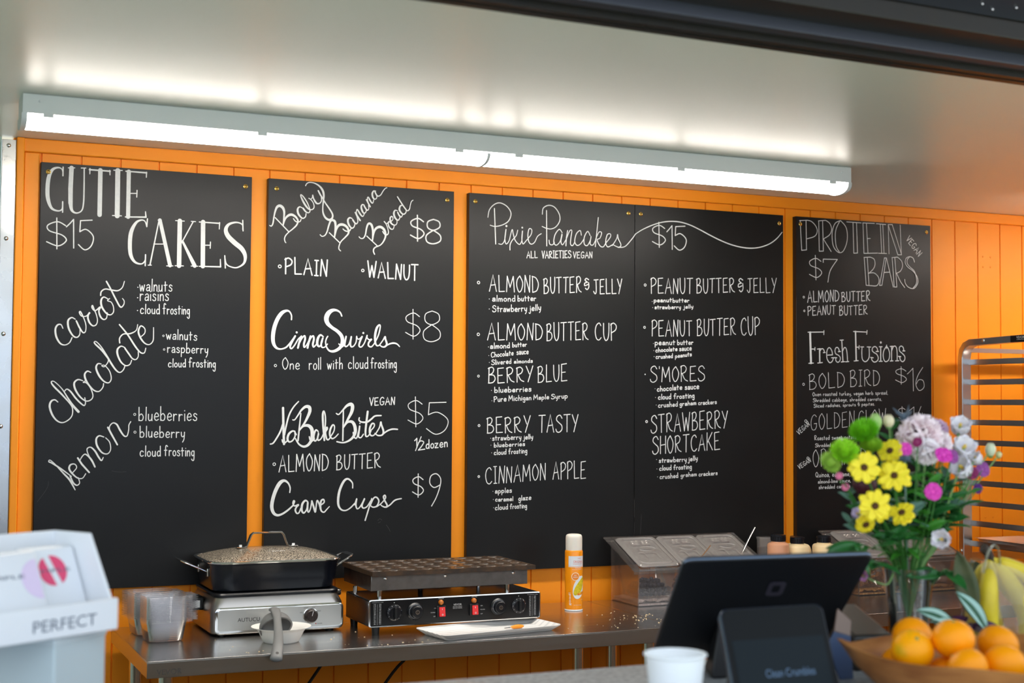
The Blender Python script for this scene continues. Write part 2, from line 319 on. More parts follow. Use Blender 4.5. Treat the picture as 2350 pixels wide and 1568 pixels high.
LETTERING = [
(0,'heading_lettering','S','~611,11831,30 579,11996,30 462,12042,47 318,11970,77 222,11757,106 191,11422,112 212,11120,106 312,10869,71 486,10798,41 601,10857,36 612,11055,36;606,12065,36 605,11815,36;614,11070,36 617,10767,36;839,12061,125 822,11465,125 830,11039,119;752,12054,30 927,12067,30;~829,11069,119 869,10843,77 996,10766,42 1141,10845,36 1189,11062,39 1196,11490,39 1190,12071,39;1108,12075,30 1234,12084,30;1338,12046,45 1916,12042,45;1349,12077,36 1349,11924,27;1907,12063,36 1915,11934,27;1642,12050,127 1643,10753,126;2133,12079,140 2140,10752,140;2020,12080,30 2259,12089,30;2008,10754,30 2259,10760,30;2446,12071,116 2449,10740,116;2365,12075,40 2955,12071,46;2954,12087,37 2951,11937,28;2512,11434,31 2693,11446,31;2691,11536,31 2685,11337,31;2374,10736,37 2953,10764,46;2944,10925,28 2959,10764,46;~2982,10508,31 2934,10639,31 2827,10670,43 2678,10583,73 2547,10313,110 2514,9971,116 2544,9633,104 2668,9432,67 2850,9385,40 2954,9483,37 2967,9638,37;3003,10717,37 2988,10487,37;2966,9660,37 2963,9337,37;3338,10694,34 3099,9365,40;3363,10701,105 3680,9376,111;3198,9985,28 3494,10001,28;3048,9357,28 3139,9361,28;3582,9360,28 3766,9368,28;3314,10695,31 3406,10701,31;3944,10714,131 3942,9379,131;3821,10713,28 4075,10712,28;3828,9377,28 4069,9382,28;4339,10715,34 4008,10065,34;4280,10718,28 4405,10716,28;4032,10113,62 4401,9400,119;4298,9389,28 4495,9392,28;4630,10719,132 4642,9399,132;4520,10713,35 5119,10707,44;5122,10726,41 5115,10535,28;4704,10029,31 4861,10037,32;4859,10132,32 4853,9945,32;4542,9391,34 5164,9404,44;5161,9628,28 5171,9404,44;~5822,10559,32 5804,10711,38 5627,10765,48 5405,10695,76 5312,10530,114 5378,10343,140 5572,10157,147 5799,9977,141 5908,9766,109 5870,9541,64 5664,9404,41 5456,9426,38 5334,9516,38 5293,9720,32;5818,10837,38 5833,10521,38;5292,9742,38 5314,9375,38'),
(0,'price_lettering','T',[('$',175,9773,737,9793,708,33),('1',744,9741,942,9752,812,33),('5',1074,9737,1484,9758,814,33)]),
(0,'heading_lettering','S','~691,7440,27 637,7544,32 545,7533,44 487,7411,50 514,7201,53 619,7017,44 750,6965,32 879,7035,30 946,7181,30;~1026,7710,27 923,7755,36 829,7662,50 848,7451,53 962,7248,44 1074,7191,36 1154,7272,30 1162,7429,27;~1056,7663,42 1147,7474,45 1246,7335,36 1315,7373,27 1321,7555,27 1258,7751,30 1167,7930,36 1139,7899,36 1199,7806,30 1330,7811,30 1422,7917,48 1383,7846,42 1376,7745,48 1428,7613,48 1518,7536,36 1605,7569,30 1641,7686,27 1609,7853,30 1547,8003,33 1495,8120,36 1484,8053,36 1568,7970,30 1708,8079,48 1675,7968,42 1719,7811,48 1809,7728,36 1891,7770,30 1912,7924,27;~1925,8322,27 1806,8375,36 1734,8284,51 1752,8102,54 1873,7922,45 1993,7865,33 2081,7944,30 2081,8098,27 2016,8233,27 1911,8275,27 1970,8339,27;~1871,8831,42 1994,8615,45 2149,8314,45 2278,8104,42 2366,8169,30 2382,8277,27 2333,8352,24;~1716,8421,39 1735,8535,36 1846,8609,36 2024,8586,39 2197,8577,36 2321,8674,27 2378,8855,24'),
(0,'detail_lettering','T',[('walnuts',2818,8591,3748,8621,348,29),('.',2765,8697,34)]),
(0,'detail_lettering','T',[('raisins',2832,8308,3651,8337,370,29),('.',2764,8392,34)]),
(0,'detail_lettering','T',[('cloud',2845,7926,3398,7937,286,29),('frosting',3501,7937,4269,7959,294,29),('.',2768,8019,30)]),
(0,'heading_lettering','S','~594,5339,29 507,5401,38 410,5353,50 376,5203,56 449,4979,53 582,4808,41 735,4754,32 893,4830,30 992,4965,30 997,5161,30 912,5311,32 705,5550,47 485,5773,47 405,5892,35 453,5931,26 555,5864,26 717,5691,29 881,5431,41 1001,5251,59 1164,5065,71;~767,5641,27 832,5708,32 935,5642,44 1084,5448,47 1232,5298,42 1321,5244,33 1354,5329,30 1331,5465,30;~1264,5954,27 1132,5982,39 1032,5885,50 1064,5704,53 1199,5494,44 1362,5374,33 1499,5406,30 1556,5527,30 1487,5739,30 1367,5889,27 1279,5903,27 1337,5949,27;~1484,6193,27 1390,6228,39 1318,6145,48 1336,6009,54 1427,5844,48 1576,5685,39 1718,5650,30 1825,5766,30 1846,5879,27;~1768,6441,27 1674,6445,39 1629,6317,51 1715,6106,54 1851,5946,42 1985,5902,33 2057,6019,30 2009,6232,30 1872,6397,27 1784,6395,27 1858,6366,27 1959,6505,27 1957,6612,27;~1957,6597,33 1790,6822,51 1595,7009,42 1565,7069,30 1623,7077,27 1765,6928,30 1926,6672,42 2049,6461,51 2186,6271,45 2297,6206,33 2394,6284,30 2437,6407,30;~2428,6927,27 2316,6965,36 2220,6877,51 2222,6724,54 2316,6518,45 2452,6407,33 2571,6440,30 2623,6563,27;~2428,6906,42 2536,6755,45 2637,6619,39 2740,6587,30 2807,6674,27 2805,6813,27;~2260,7591,39 2496,7306,45 2712,6980,49 2866,6799,40 2978,6786,31 3020,6925,27;~2276,7062,39 2273,7200,36 2376,7319,36 2570,7339,39 2734,7436,27 2776,7606,24;~2843,7229,27 2977,7356,27 2980,7495,31 2867,7569,37 2800,7413,49 2858,7230,52 2982,7072,40 3119,7032,31 3223,7146,31 3234,7363,28 3231,7533,25'),
(0,'detail_lettering','T',[('walnuts',3612,7202,4499,7189,294,29),('o',3525,7299,24,15)]),
(0,'detail_lettering','T',[('raspberry',3649,6815,4833,6808,285,29),('o',3553,6899,24,15)]),
(0,'detail_lettering','T',[('cloud',3678,6387,4180,6393,241,29),('frosting',4279,6397,5059,6398,268,29)]),
(0,'heading_lettering','S','~1007,3224,27 718,3443,41 472,3605,41 382,3647,30 414,3692,27 549,3577,27 770,3332,41 941,3149,51 1045,2974,41 1115,2840,27;~973,3232,41 1060,3043,44 1163,2968,34 1235,3040,27 1192,3187,27;~1012,3301,27 1143,3466,27 1087,3571,31 973,3551,44 942,3440,51 1022,3311,48 1175,3177,34 1310,3168,27 1399,3295,27;1171,3744,48 1286,3568,51 1493,3332,45;~1286,3568,27 1233,3674,27 1348,3847,31 1460,3793,45 1564,3663,52 1649,3488,45;~1502,3758,28 1431,3916,28 1429,4014,31 1523,4048,34 1641,3942,48 1746,3766,48 1826,3668,38 1876,3755,28;~1882,4341,28 1752,4376,38 1672,4282,48 1699,4089,52 1839,3895,42 1993,3859,31 2077,3981,28 2045,4192,28 1934,4316,28;1990,4615,49 2103,4403,52 2263,4121,45;~2086,4421,28 2031,4615,28 2118,4741,31 2235,4706,45 2331,4537,52 2448,4374,42 2534,4374,31 2576,4544,28 2581,4685,28 2631,4784,28'),
(0,'detail_lettering','T',[('blueberries',2856,4816,4538,4811,390,30),('o',2741,4993,31,17)]),
(0,'detail_lettering','T',[('blueberry',2899,4337,4188,4311,312,30),('o',2758,4479,31,17)]),
(0,'detail_lettering','T',[('cloud',2909,3780,3494,3775,301,30),('frosting',3610,3792,4473,3767,303,30)]),
(1,'heading_lettering','S','~61,10733,29 112,10717,35 158,10803,41 188,11007,44 225,11182,55 279,11309,70 367,11353,84 456,11298,85 501,11185,67 497,10997,50 475,10757,41;~475,10757,32 534,10955,50 621,11062,67 724,11104,76 828,11067,67 906,10992,56 936,10907,50 891,10788,47 774,10665,38 657,10565,32 556,10450,35 523,10348,35 543,10262,32 566,10234,29;225,10980,35 657,10569,35;~792,10985,32 847,10916,35 919,10888,35 1000,10910,32 1033,10978,29;~1059,11333,29 979,11357,38 921,11284,56 938,11154,62 1021,11045,50 1096,11011,38 1169,11066,35 1186,11162,32;~1091,11320,50 1155,11240,50 1212,11200,38 1272,11196,32 1309,11249,32 1292,11343,32;~1292,11343,29 1216,11506,35 1109,11659,38 1026,11734,32 1012,11694,38 1076,11555,56 1165,11415,59 1255,11316,47 1330,11291,35 1405,11318,32 1437,11389,33 1410,11504,30 1341,11594,30 1266,11640,30;~1326,11615,27 1373,11662,27 1387,11751,30 1419,11636,44 1492,11521,56 1553,11491,44 1627,11521,36 1668,11601,33 1658,11695,30;~1562,11894,44 1624,11781,50 1701,11669,42 1793,11528,42 1931,11346,48 2024,11191,51 2015,11073,57 1920,11011,68 1799,11074,62 1724,11216,50 1712,11391,42 1729,11597,50 1737,11774,62 1697,11918,68 1591,12042,53 1439,12117,36 1290,12131,32 1200,12093,32 1157,12020,32'),
(1,'heading_lettering','S','~1643,10536,31 1706,10491,31 1797,10530,35 1863,10651,42 1911,10826,49 1969,10976,60 2045,11010,70 2114,10955,77 2128,10787,60 2102,10483,42;~2105,10492,35 2151,10719,60 2226,10853,74 2341,10894,81 2467,10849,74 2544,10741,67 2542,10620,53 2436,10493,42 2312,10362,35 2251,10224,35 2247,10128,35 2301,10071,32;1935,10612,35 2277,10317,35;~2370,10757,32 2433,10709,39 2523,10688,39 2595,10723,35 2633,10807,32;~2659,11100,32 2576,11116,46 2523,11035,60 2557,10898,60 2648,10799,42 2723,10838,35 2754,10944,32;~2681,11061,50 2754,10961,50 2808,10944,35 2847,11019,32 2820,11157,32 2783,11233,32;2759,11292,43 2919,11055,53;~2842,11167,28 2795,11294,28 2812,11382,35 2840,11375,39 2899,11283,53 2968,11200,46 3014,11191,32 3055,11266,28;~3046,11548,28 2986,11553,39 2952,11478,53 2985,11358,57 3040,11288,43 3103,11327,32 3115,11401,28;~3043,11522,46 3111,11418,46 3157,11386,36 3198,11441,29 3186,11545,29;3117,11715,43 3241,11505,50;~3191,11598,29 3153,11700,29 3152,11779,32 3183,11793,39 3235,11705,50 3291,11630,43 3331,11633,32 3355,11722,29;~3418,12006,29 3350,12002,43 3306,11916,57 3329,11799,54 3390,11750,39 3450,11789,29 3453,11860,29;~3396,11978,43 3452,11877,47 3517,11853,36 3589,11904,32 3652,12010,32 3725,12106,29 3784,12136,29;~2889,10538,32 2949,10491,32 3031,10507,36 3093,10615,43 3127,10809,50 3175,10948,61 3243,10972,71 3304,10903,75 3337,10733,61 3328,10445,43;~3331,10454,36 3370,10700,57 3446,10836,71 3573,10887,82 3684,10832,79 3744,10721,72 3751,10581,57 3679,10420,43 3579,10310,36 3452,10254,39 3380,10195,43 3362,10107,43 3400,10018,39;3139,10574,36 3507,10267,36;~3657,10751,32 3704,10684,39 3759,10648,39 3823,10664,36 3850,10744,32 3815,10883,32 3759,11002,36 3703,11069,36 3727,11039,36 3792,11001,32 3869,11075,47 3838,11016,36 3867,10903,47 3941,10837,43 4006,10850,32 4036,10939,29;~3911,11055,29 3993,11157,29 3959,11242,36 3901,11186,50 3920,11047,58 3995,10981,43 4078,10975,32 4127,11041,29 4123,11138,29;~4138,11429,29 4059,11437,43 4019,11334,61 4067,11196,58 4160,11131,40 4218,11205,33 4223,11285,29;~4148,11377,47 4205,11275,47 4270,11240,33 4310,11316,29;~4318,11613,29 4233,11588,47 4203,11468,61 4269,11367,51 4353,11333,40 4421,11394,33 4426,11465,29;~4134,11869,43 4265,11684,43 4397,11512,43 4472,11450,36 4537,11507,33 4564,11632,29 4600,11750,29 4655,11797,29'),
(1,'price_lettering','T',[('$',4573,10569,5048,10584,649,43),('8',5107,10451,5594,10476,767,43)]),
(1,'item_lettering','T',[('PLAIN',551,9292,1876,9263,481,44),('o',389,9501,44,31)]),
(1,'item_lettering','T',[('WALNUT',3189,9301,4850,9261,485,45),('o',3028,9494,40,29)]),
(1,'heading_lettering','S','~774,7893,45 772,8023,45 704,8139,49 599,8154,75 467,8079,113 341,7898,120 250,7654,124 208,7393,123 224,7171,108 311,7028,75 444,6987,49 596,7031,49 699,7126,49 802,7259,49 896,7392,53;~896,7392,60 802,7222,64 742,7071,57 786,7009,45 880,7112,42 993,7301,42 1097,7394,45;~1087,7388,57 1032,7227,61 986,7036,60;~1004,7124,38 1098,7313,42 1187,7409,49 1207,7307,61 1171,7156,61 1188,7059,49 1263,7139,38 1329,7272,38;~1376,7401,57 1324,7216,61 1288,7043,61;~1306,7131,38 1377,7326,42 1457,7412,50 1483,7313,61 1452,7163,61 1476,7075,49 1553,7146,38 1600,7241,34;~1779,7396,42 1685,7446,57 1609,7335,76 1591,7166,76 1660,7092,50 1736,7207,38 1764,7349,38;~1764,7349,54 1717,7187,57 1738,7075,46 1825,7077,38 1914,7173,38;~2361,8051,46 2304,8163,50 2182,8225,69 2045,8211,108 1925,8113,146 1869,7960,150 1913,7810,127 2052,7686,100 2229,7574,104 2364,7426,112 2390,7241,112 2314,7069,100 2139,6961,85 1983,6968,58 1888,7079,46 1853,7228,42 1880,7342,42 1919,7409,42;~2277,7186,35 2333,7136,39 2402,7105,39 2473,7262,42 2506,7424,46;~2506,7414,54 2475,7262,58 2464,7144,54 2520,7112,43 2607,7199,39 2674,7415,43;~2674,7415,54 2647,7228,58 2668,7115,50 2747,7126,39 2828,7252,39 2846,7433,39 2863,7376,39 2922,7349,35 3021,7428,43;~3021,7428,54 2947,7254,58 2929,7136,51 3005,7111,43 3103,7239,39 3184,7470,43;~3184,7470,43 3185,7394,43 3261,7338,39 3331,7355,51 3246,7262,55 3233,7156,51 3324,7118,43 3413,7208,39;~3413,7208,39 3550,7479,43 3611,7739,43 3581,7809,51 3497,7708,71 3444,7477,74 3452,7267,63 3503,7163,47 3584,7170,39;~3584,7170,39 3702,7330,39 3772,7447,47 3787,7370,59 3831,7218,63 3765,7130,51 3664,7134,43 3599,7190,35;~3745,7128,43 3905,7216,47 4047,7252,55 4169,7226,47 4255,7147,32;936,7505,68 938,7505,68;3059,7543,66 3061,7543,66'),
(1,'detail_lettering','T',[('One',512,6374,1038,6383,337,29),('roll',1345,6380,1710,6394,353,29),('with',1922,6403,2399,6424,341,30),('cloud',2590,6424,3224,6446,357,30),('frosting',3326,6453,4159,6472,326,30),('o',296,6484,35,21)]),
(1,'price_lettering','T',[('$',4436,7457,4942,7470,734,28),('8',5043,7331,5600,7345,943,28)]),
(1,'detail_lettering','T',[('VEGAN',3295,5291,4118,5329,237,33)]),
(1,'heading_lettering','S','~173,4113,41 258,4141,45 368,4297,49 479,4500,52 542,4703,45;549,5203,71 568,4648,75 594,4111,71;~603,4389,49 651,4648,49 738,4981,49 868,5223,45 1027,5401,38;~530,4241,37 559,4163,45 626,4152,45 691,4213,37;~925,4495,41 839,4499,53 736,4407,68 700,4259,67 758,4175,49 862,4221,45 933,4351,41 925,4471,38 978,4388,30;~854,4843,34 920,4852,38 1027,5001,45 1121,5141,60 1250,5244,83 1362,5230,106 1386,5114,99 1325,4946,83 1218,4741,60 1068,4527,45;~1068,4527,41 1181,4651,64 1334,4670,91 1441,4582,110 1472,4405,106 1440,4219,95 1342,4079,79 1208,4030,68 1074,4090,53 986,4202,45 947,4276,38;1103,5038,38 1066,4648,49 1026,4211,49;~1377,4331,38 1407,4228,42 1475,4200,42 1536,4284,38;~1655,4489,38 1586,4535,49 1530,4424,61 1513,4274,61 1571,4199,46 1643,4311,38 1661,4451,38;~1665,4414,53 1638,4274,53 1672,4218,42 1754,4279,38 1820,4414,38;~1820,4404,38 1875,4647,42 1876,4947,42 1827,5112,46 1793,5003,65 1807,4685,65 1836,4404,61 1852,4221,57;~1840,4404,38 1915,4610,42 1944,4573,46 1887,4460,46 1923,4273,50 1978,4235,42 2039,4310,38;~2035,4310,38 2150,4497,38 2167,4647,42 2108,4685,50 2032,4535,61 2025,4366,57 2094,4272,46 2191,4309,38 2291,4412,35;~2221,5042,35 2300,5014,38 2420,5137,46 2556,5279,77 2685,5327,108 2739,5252,112 2708,5082,100 2600,4874,73 2461,4619,46;~2461,4619,42 2581,4770,62 2731,4783,89 2819,4647,104 2833,4458,97 2760,4307,77 2624,4199,58 2447,4143,46 2251,4174,42;2445,5147,42 2441,4647,50 2437,4214,46;~2768,4458,42 2803,4317,46 2879,4284,43 2940,4477,43 2978,4647,46;~2974,4647,54 2952,4458,54 2942,4326,46 3017,4297,39 3099,4401,39;~3231,5103,66 3194,4799,66 3166,4496,62 3180,4344,50 3259,4353,39 3343,4495,39;~2961,4912,39 2952,4837,46 3032,4780,50 3210,4780,58 3349,4871,55 3472,4967,51 3668,4981,43;~3284,4467,35 3432,4619,39 3446,4719,43 3370,4723,55 3302,4571,62 3314,4400,54 3395,4353,43 3498,4419,39;~3498,4419,39 3616,4609,39 3660,4780,47 3685,4685,55 3749,4495,63 3711,4380,51 3574,4362,43 3470,4429,35;~3695,4369,43 3854,4491,47 4035,4557,51 4213,4551,43;2979,4736,43 2981,4736,43'),
(1,'price_lettering','T',[('$',4547,4698,5068,4698,731,27),('5',5191,4403,5915,4401,1009,28)]),
(1,'detail_lettering','T',[('1',4803,3981,4875,3980,296,38),('/',4829,3877,5019,3875,445,32),('2',4924,3891,5140,3913,282,38),('dozen',5177,3943,5898,3998,274,38)]),
(1,'item_lettering','T',[('ALMOND',450,3262,1987,3299,501,31),('BUTTER',2242,3307,3671,3366,463,31),('o',301,3505,40,23)]),
(1,'heading_lettering','S','~792,2646,37 800,2793,45 731,2939,52 613,3005,79 485,2937,112 362,2727,112 272,2453,108 243,2215,104 302,2040,89 420,1969,71 570,2005,60 739,2112,56 893,2246,45;~893,2246,41 944,2365,41 915,2390,45 897,2311,45 946,2236,41 1064,2267,56 1004,2198,49 971,2106,53 1016,2013,45 1086,2029,41 1138,2158,38;~1355,2353,42 1278,2392,57 1187,2286,68 1171,2101,64 1235,2016,49 1320,2116,41 1356,2301,42;~1356,2319,57 1349,2116,57 1388,2040,45 1444,2150,38 1483,2372,42;~1483,2372,53 1539,2204,57 1594,2035,49 1620,2202,42 1653,2387,45 1732,2237,46;~1722,2218,38 1866,2318,42 1849,2411,49 1773,2366,57 1752,2199,65 1786,2068,49 1870,2025,42 1950,2101,38 2038,2192,30;~2775,2749,39 2761,2909,42 2618,3030,58 2485,2951,73 2363,2691,77 2316,2429,77 2328,2223,69 2413,2094,50 2551,2059,42 2707,2136,42 2843,2268,42;~2844,2230,39 2911,2417,42 2883,2229,50 2928,2106,42 3026,2170,39 3158,2402,43;~3158,2402,54 3081,2206,54 3126,2120,43 3244,2165,39 3357,2332,39;3396,2407,43 3262,1975,46 3189,1741,43;~3359,2219,39 3460,2421,43 3556,2441,47 3627,2326,47 3563,2176,47 3443,2141,43 3355,2190,35;~3559,2154,35 3702,2249,35 3840,2407,43 3825,2499,47 3776,2456,51 3817,2341,51 3899,2187,55 3843,2132,47 3739,2168,39 3688,2211,31;~3870,2127,43 3999,2204,43 4159,2343,47 4365,2387,39'),
(1,'price_lettering','T',[('$',4723,2492,5103,2478,576,32),('9',5284,2133,5690,2124,980,32)]),
(2,'heading_lettering','S','892,11712,37 945,10559,37;~665,11413,28 716,11660,31 891,11848,34 1098,11908,34 1336,11808,34 1480,11598,34 1404,11347,34 1192,11199,31 926,11129,31 743,11159,28;~1048,10570,28 1167,10565,28 1260,10712,31 1305,11055,34;~1305,11055,34 1269,10739,34 1315,10578,31 1418,10693,29 1490,10970,29 1534,11060,31 1565,10919,34 1641,10705,34 1792,10587,32 1875,10717,29;~1723,11051,29 1670,10870,29 1522,10698,31 1455,10558,34 1450,10389,34;~1875,10717,29 1896,11047,34 1874,10772,34 1917,10610,32 2031,10725,29;~2031,10725,29 2201,10927,29 2227,11093,29 2133,11115,32 2089,10921,35 2121,10703,35 2212,10619,32 2332,10686,29 2437,10885,29 2573,10983,29;2760,11759,38 2776,10591,38;~2608,11631,32 2644,11835,35 2841,11939,35 3055,11889,35 3225,11677,35 3248,11456,35 3120,11254,32 2937,11161,29 2754,11173,32 2602,11225,29;~2857,10783,32 2885,10655,32 2986,10638,29 3056,10724,29;~3336,11058,29 3228,11163,32 3076,10975,35 3031,10723,35 3124,10631,32 3261,10763,29 3327,11016,29;~3336,10989,35 3292,10764,35 3354,10657,32 3476,10830,29;3536,11139,35 3491,10886,38 3477,10627,35;~3491,10858,29 3613,11129,29 3694,11142,32 3661,10923,35 3646,10700,35 3724,10648,32 3807,10778,29;~4048,11014,30 4001,11165,32 3861,11046,35 3801,10791,35 3885,10665,32 4018,10719,30 4148,10894,30;~4376,11018,30 4281,11153,33 4157,10950,35 4158,10726,35 4268,10676,33 4377,10850,30 4407,10992,30;~4407,10964,36 4377,10738,36 4487,10710,33 4587,10889,30;4678,11639,36 4572,10658,36;~4580,10903,30 4705,11148,30 4806,11134,33 4744,10954,30 4643,10887,30 4738,10701,36 4865,10662,33 4965,10797,30;~4959,10791,30 5132,10997,30 5141,11110,30 5021,11081,36 4959,10825,36 5038,10671,36 5219,10754,30;~5213,10725,30 5371,10959,30 5412,11111,33 5441,10963,36 5540,10770,36 5467,10682,33 5308,10724,30 5254,10755,27;~5435,10672,30 5691,10716,33 5915,10932,33 6088,11145,33;1311,11162,74 1314,11162,74;1878,11142,63 1881,11142,63'),
(2,'detail_lettering','T',[('ALL',2058,10156,2441,10179,219,32),('VARIETIES',2607,10176,3670,10241,231,35),('VEGAN',3756,10232,4463,10271,200,30)]),
(2,'item_lettering','T',[('ALMOND',736,9009,2487,9032,527,32),('BUTTER',2675,9009,4056,9098,508,33),('&',4174,9191,4343,9198,376,36),('JELLY',4524,9071,5599,9112,497,33),('o',351,9277,42,25)]),
(2,'detail_lettering','T',[('almond',841,8688,1639,8717,194,32),('butter',1744,8729,2389,8760,185,32),('.',732,8760,28)]),
(2,'detail_lettering','T',[('Strawberry',852,8345,2060,8404,210,32),('jelly',2159,8415,2572,8464,196,32),('.',734,8436,28)]),
(2,'item_lettering','T',[('ALMOND',680,7425,2640,7480,539,31),('BUTTER',2788,7452,4321,7526,581,31),('CUP',4579,7513,5390,7540,595,32),('o',357,7603,42,24)]),
(2,'detail_lettering','T',[('almond',781,7151,1455,7190,177,31),('butter',1560,7217,2065,7252,149,28),('.',716,7207,25)]),
(2,'detail_lettering','T',[('Chocolate',810,6869,1589,6957,163,28),('sauce',1716,6974,2128,7011,188,29),('.',728,6927,25)]),
(2,'detail_lettering','T',[('Slivered',830,6630,1511,6685,158,28),('almonds',1625,6692,2282,6732,125,28),('.',751,6705,25)]),
(2,'item_lettering','T',[('BERRY',704,6029,2299,6111,495,33),('BLUE',2473,6082,3542,6144,546,31),('o',373,6259,32,24)]),
(2,'detail_lettering','T',[('blueberries',941,5732,2234,5788,172,33),('.',831,5803,24)]),
(2,'detail_lettering','T',[('Pure',917,5433,1349,5460,172,31),('Michigan',1446,5468,2236,5510,163,28),('Maple',2337,5515,2880,5544,150,29),('Syrup',2975,5539,3559,5581,160,29),('.',849,5471,24)]),
(2,'item_lettering','T',[('BERRY',677,4428,2205,4446,514,32),('TASTY',2520,4451,3960,4465,566,32),('o',405,4669,33,25)]),
(2,'detail_lettering','T',[('strawberry',875,4186,1887,4225,166,29),('jelly',1976,4216,2311,4242,151,29),('.',815,4261,24)]),
(2,'detail_lettering','T',[('blueberries',935,3971,2019,4013,139,29),('.',826,4038,24)]),
(2,'detail_lettering','T',[('cloud',937,3724,1357,3747,160,29),('frosting',1451,3747,2098,3782,167,29),('.',854,3792,24)]),
(2,'item_lettering','T',[('CINNAMON',643,2783,2780,2905,528,29),('APPLE',3049,2901,4249,2924,567,30),('o',409,3035,30,25)]),
(2,'detail_lettering','T',[('apples',984,2491,1563,2507,155,29),('.',907,2554,24)]),
(2,'detail_lettering','T',[('caramel',997,2229,1609,2237,139,29),('glaze',1811,2233,2255,2264,156,29),('.',924,2292,24)]),
(2,'detail_lettering','T',[('cloud',988,1951,1428,1972,160,29),('frosting',1516,1976,2101,1997,161,29),('.',935,2027,24)]),
(3,'price_lettering','T',[('$',656,10815,1187,10837,676,35),('1',1251,10707,1458,10718,810,36),('5',1538,10705,2013,10729,806,36)]),
(3,'heading_lettering','S','~-3,11152,29 272,11325,32 648,11498,36 1027,11622,36 1409,11681,39 1794,11675,39 2180,11594,39 2570,11454,39 2961,11293,40 3355,11145,40 3752,11024,40 4185,10941,40 4620,10918,40 5025,10970,37 5433,11112,38 5741,11315,35 5972,11559,28'),
(3,'item_lettering','T',[('PEANUT',621,9170,2262,9227,528,30),('BUTTER',2424,9239,3976,9334,508,30),('&',4122,9340,4323,9347,467,34),('JELLY',4500,9334,5719,9387,517,28),('o',398,9445,38,26)]),
(3,'detail_lettering','T',[('peanut',741,8872,1429,8904,143,33),('butter',1483,8892,2124,8921,138,33),('.',672,8891,25)]),
(3,'detail_lettering','T',[('strawberry',773,8641,1790,8681,132,33),('jelly',1908,8691,2285,8726,127,30),('.',691,8686,25)]),
(3,'item_lettering','T',[('PEANUT',657,7710,2241,7751,534,29),('BUTTER',2444,7761,4017,7847,587,29),('CUP',4235,7837,5017,7865,626,30),('o',378,8003,36,23)]),
(3,'detail_lettering','T',[('peanut',785,7410,1566,7436,182,34),('butter',1666,7438,2285,7462,168,32),('.',723,7458,26)]),
(3,'detail_lettering','T',[('chocolate',813,7164,1652,7232,147,32),('sauce',1746,7229,2218,7261,168,32),('.',737,7220,26)]),
(3,'detail_lettering','T',[('crushed',822,6943,1472,6985,147,32),('peanuts',1581,6982,2222,7069,143,32),('.',752,7013,26)]),
(3,'item_lettering','T',[("S'MORES",604,6145,2741,6217,520,29),('.',404,6403,45)]),
(3,'detail_lettering','T',[('chocolate',872,5829,1840,5908,177,34),('sauce',1969,5904,2517,5940,193,34),('.',790,5922,26)]),
(3,'detail_lettering','T',[('cloud',915,5554,1406,5582,172,34),('frosting',1525,5583,2329,5627,172,34),('.',808,5622,26)]),
(3,'detail_lettering','T',[('crushed',916,5284,1668,5332,162,31),('graham',1760,5342,2402,5391,143,32),('crackers',2503,5379,3232,5426,149,29),('.',837,5367,26)]),
(3,'item_lettering','T',[('STRAWBERRY',631,4414,3687,4599,609,31),('o',465,4804,36,27)]),
(3,'item_lettering','T',[('SHORTCAKE',697,3703,3364,3840,575,31)]),
(3,'detail_lettering','T',[('strawberry',951,3412,2024,3441,163,31),('jelly',2100,3440,2466,3482,159,31),('.',853,3518,26)]),
(3,'detail_lettering','T',[('cloud',968,3141,1421,3163,163,31),('frosting',1520,3162,2223,3190,164,31),('.',867,3199,26)]),
(3,'detail_lettering','T',[('crushed',984,2858,1688,2893,158,28),('graham',1800,2903,2423,2945,142,25),('crackers',2523,2929,3262,2967,143,28),('.',893,2930,26)]),
(3,'scratch_mark','S','-7,2196,5 1,1581,5;5,1441,5 -4,1023,5;~267,1686,5 261,1434,5 227,1016,5;~6113,2009,5 6060,1864,5'),
(3,'scratch_mark','S','-5,12162,4 -2,11969,4;1,11915,4 5,11667,4;5,11557,4 10,11200,4;14,10541,4 22,10102,4'),
(0,'scratch_mark','S','~383,3095,4 372,2957,4 283,2787,4 91,2516,4;~2122,3366,4 2329,3328,4 2536,3336,4;3246,1533,4 3263,1519,4'),
(1,'scratch_mark','S','~3603,1719,7 3664,1776,7 3742,1730,7;~3619,1645,7 3702,1687,7;~3883,1579,7 3961,1475,7 4015,1370,7;1795,3083,6 1819,3071,6;1958,1059,6 1961,1056,6;5200,944,7 5204,941,7;4666,1277,7 4670,1274,7'),
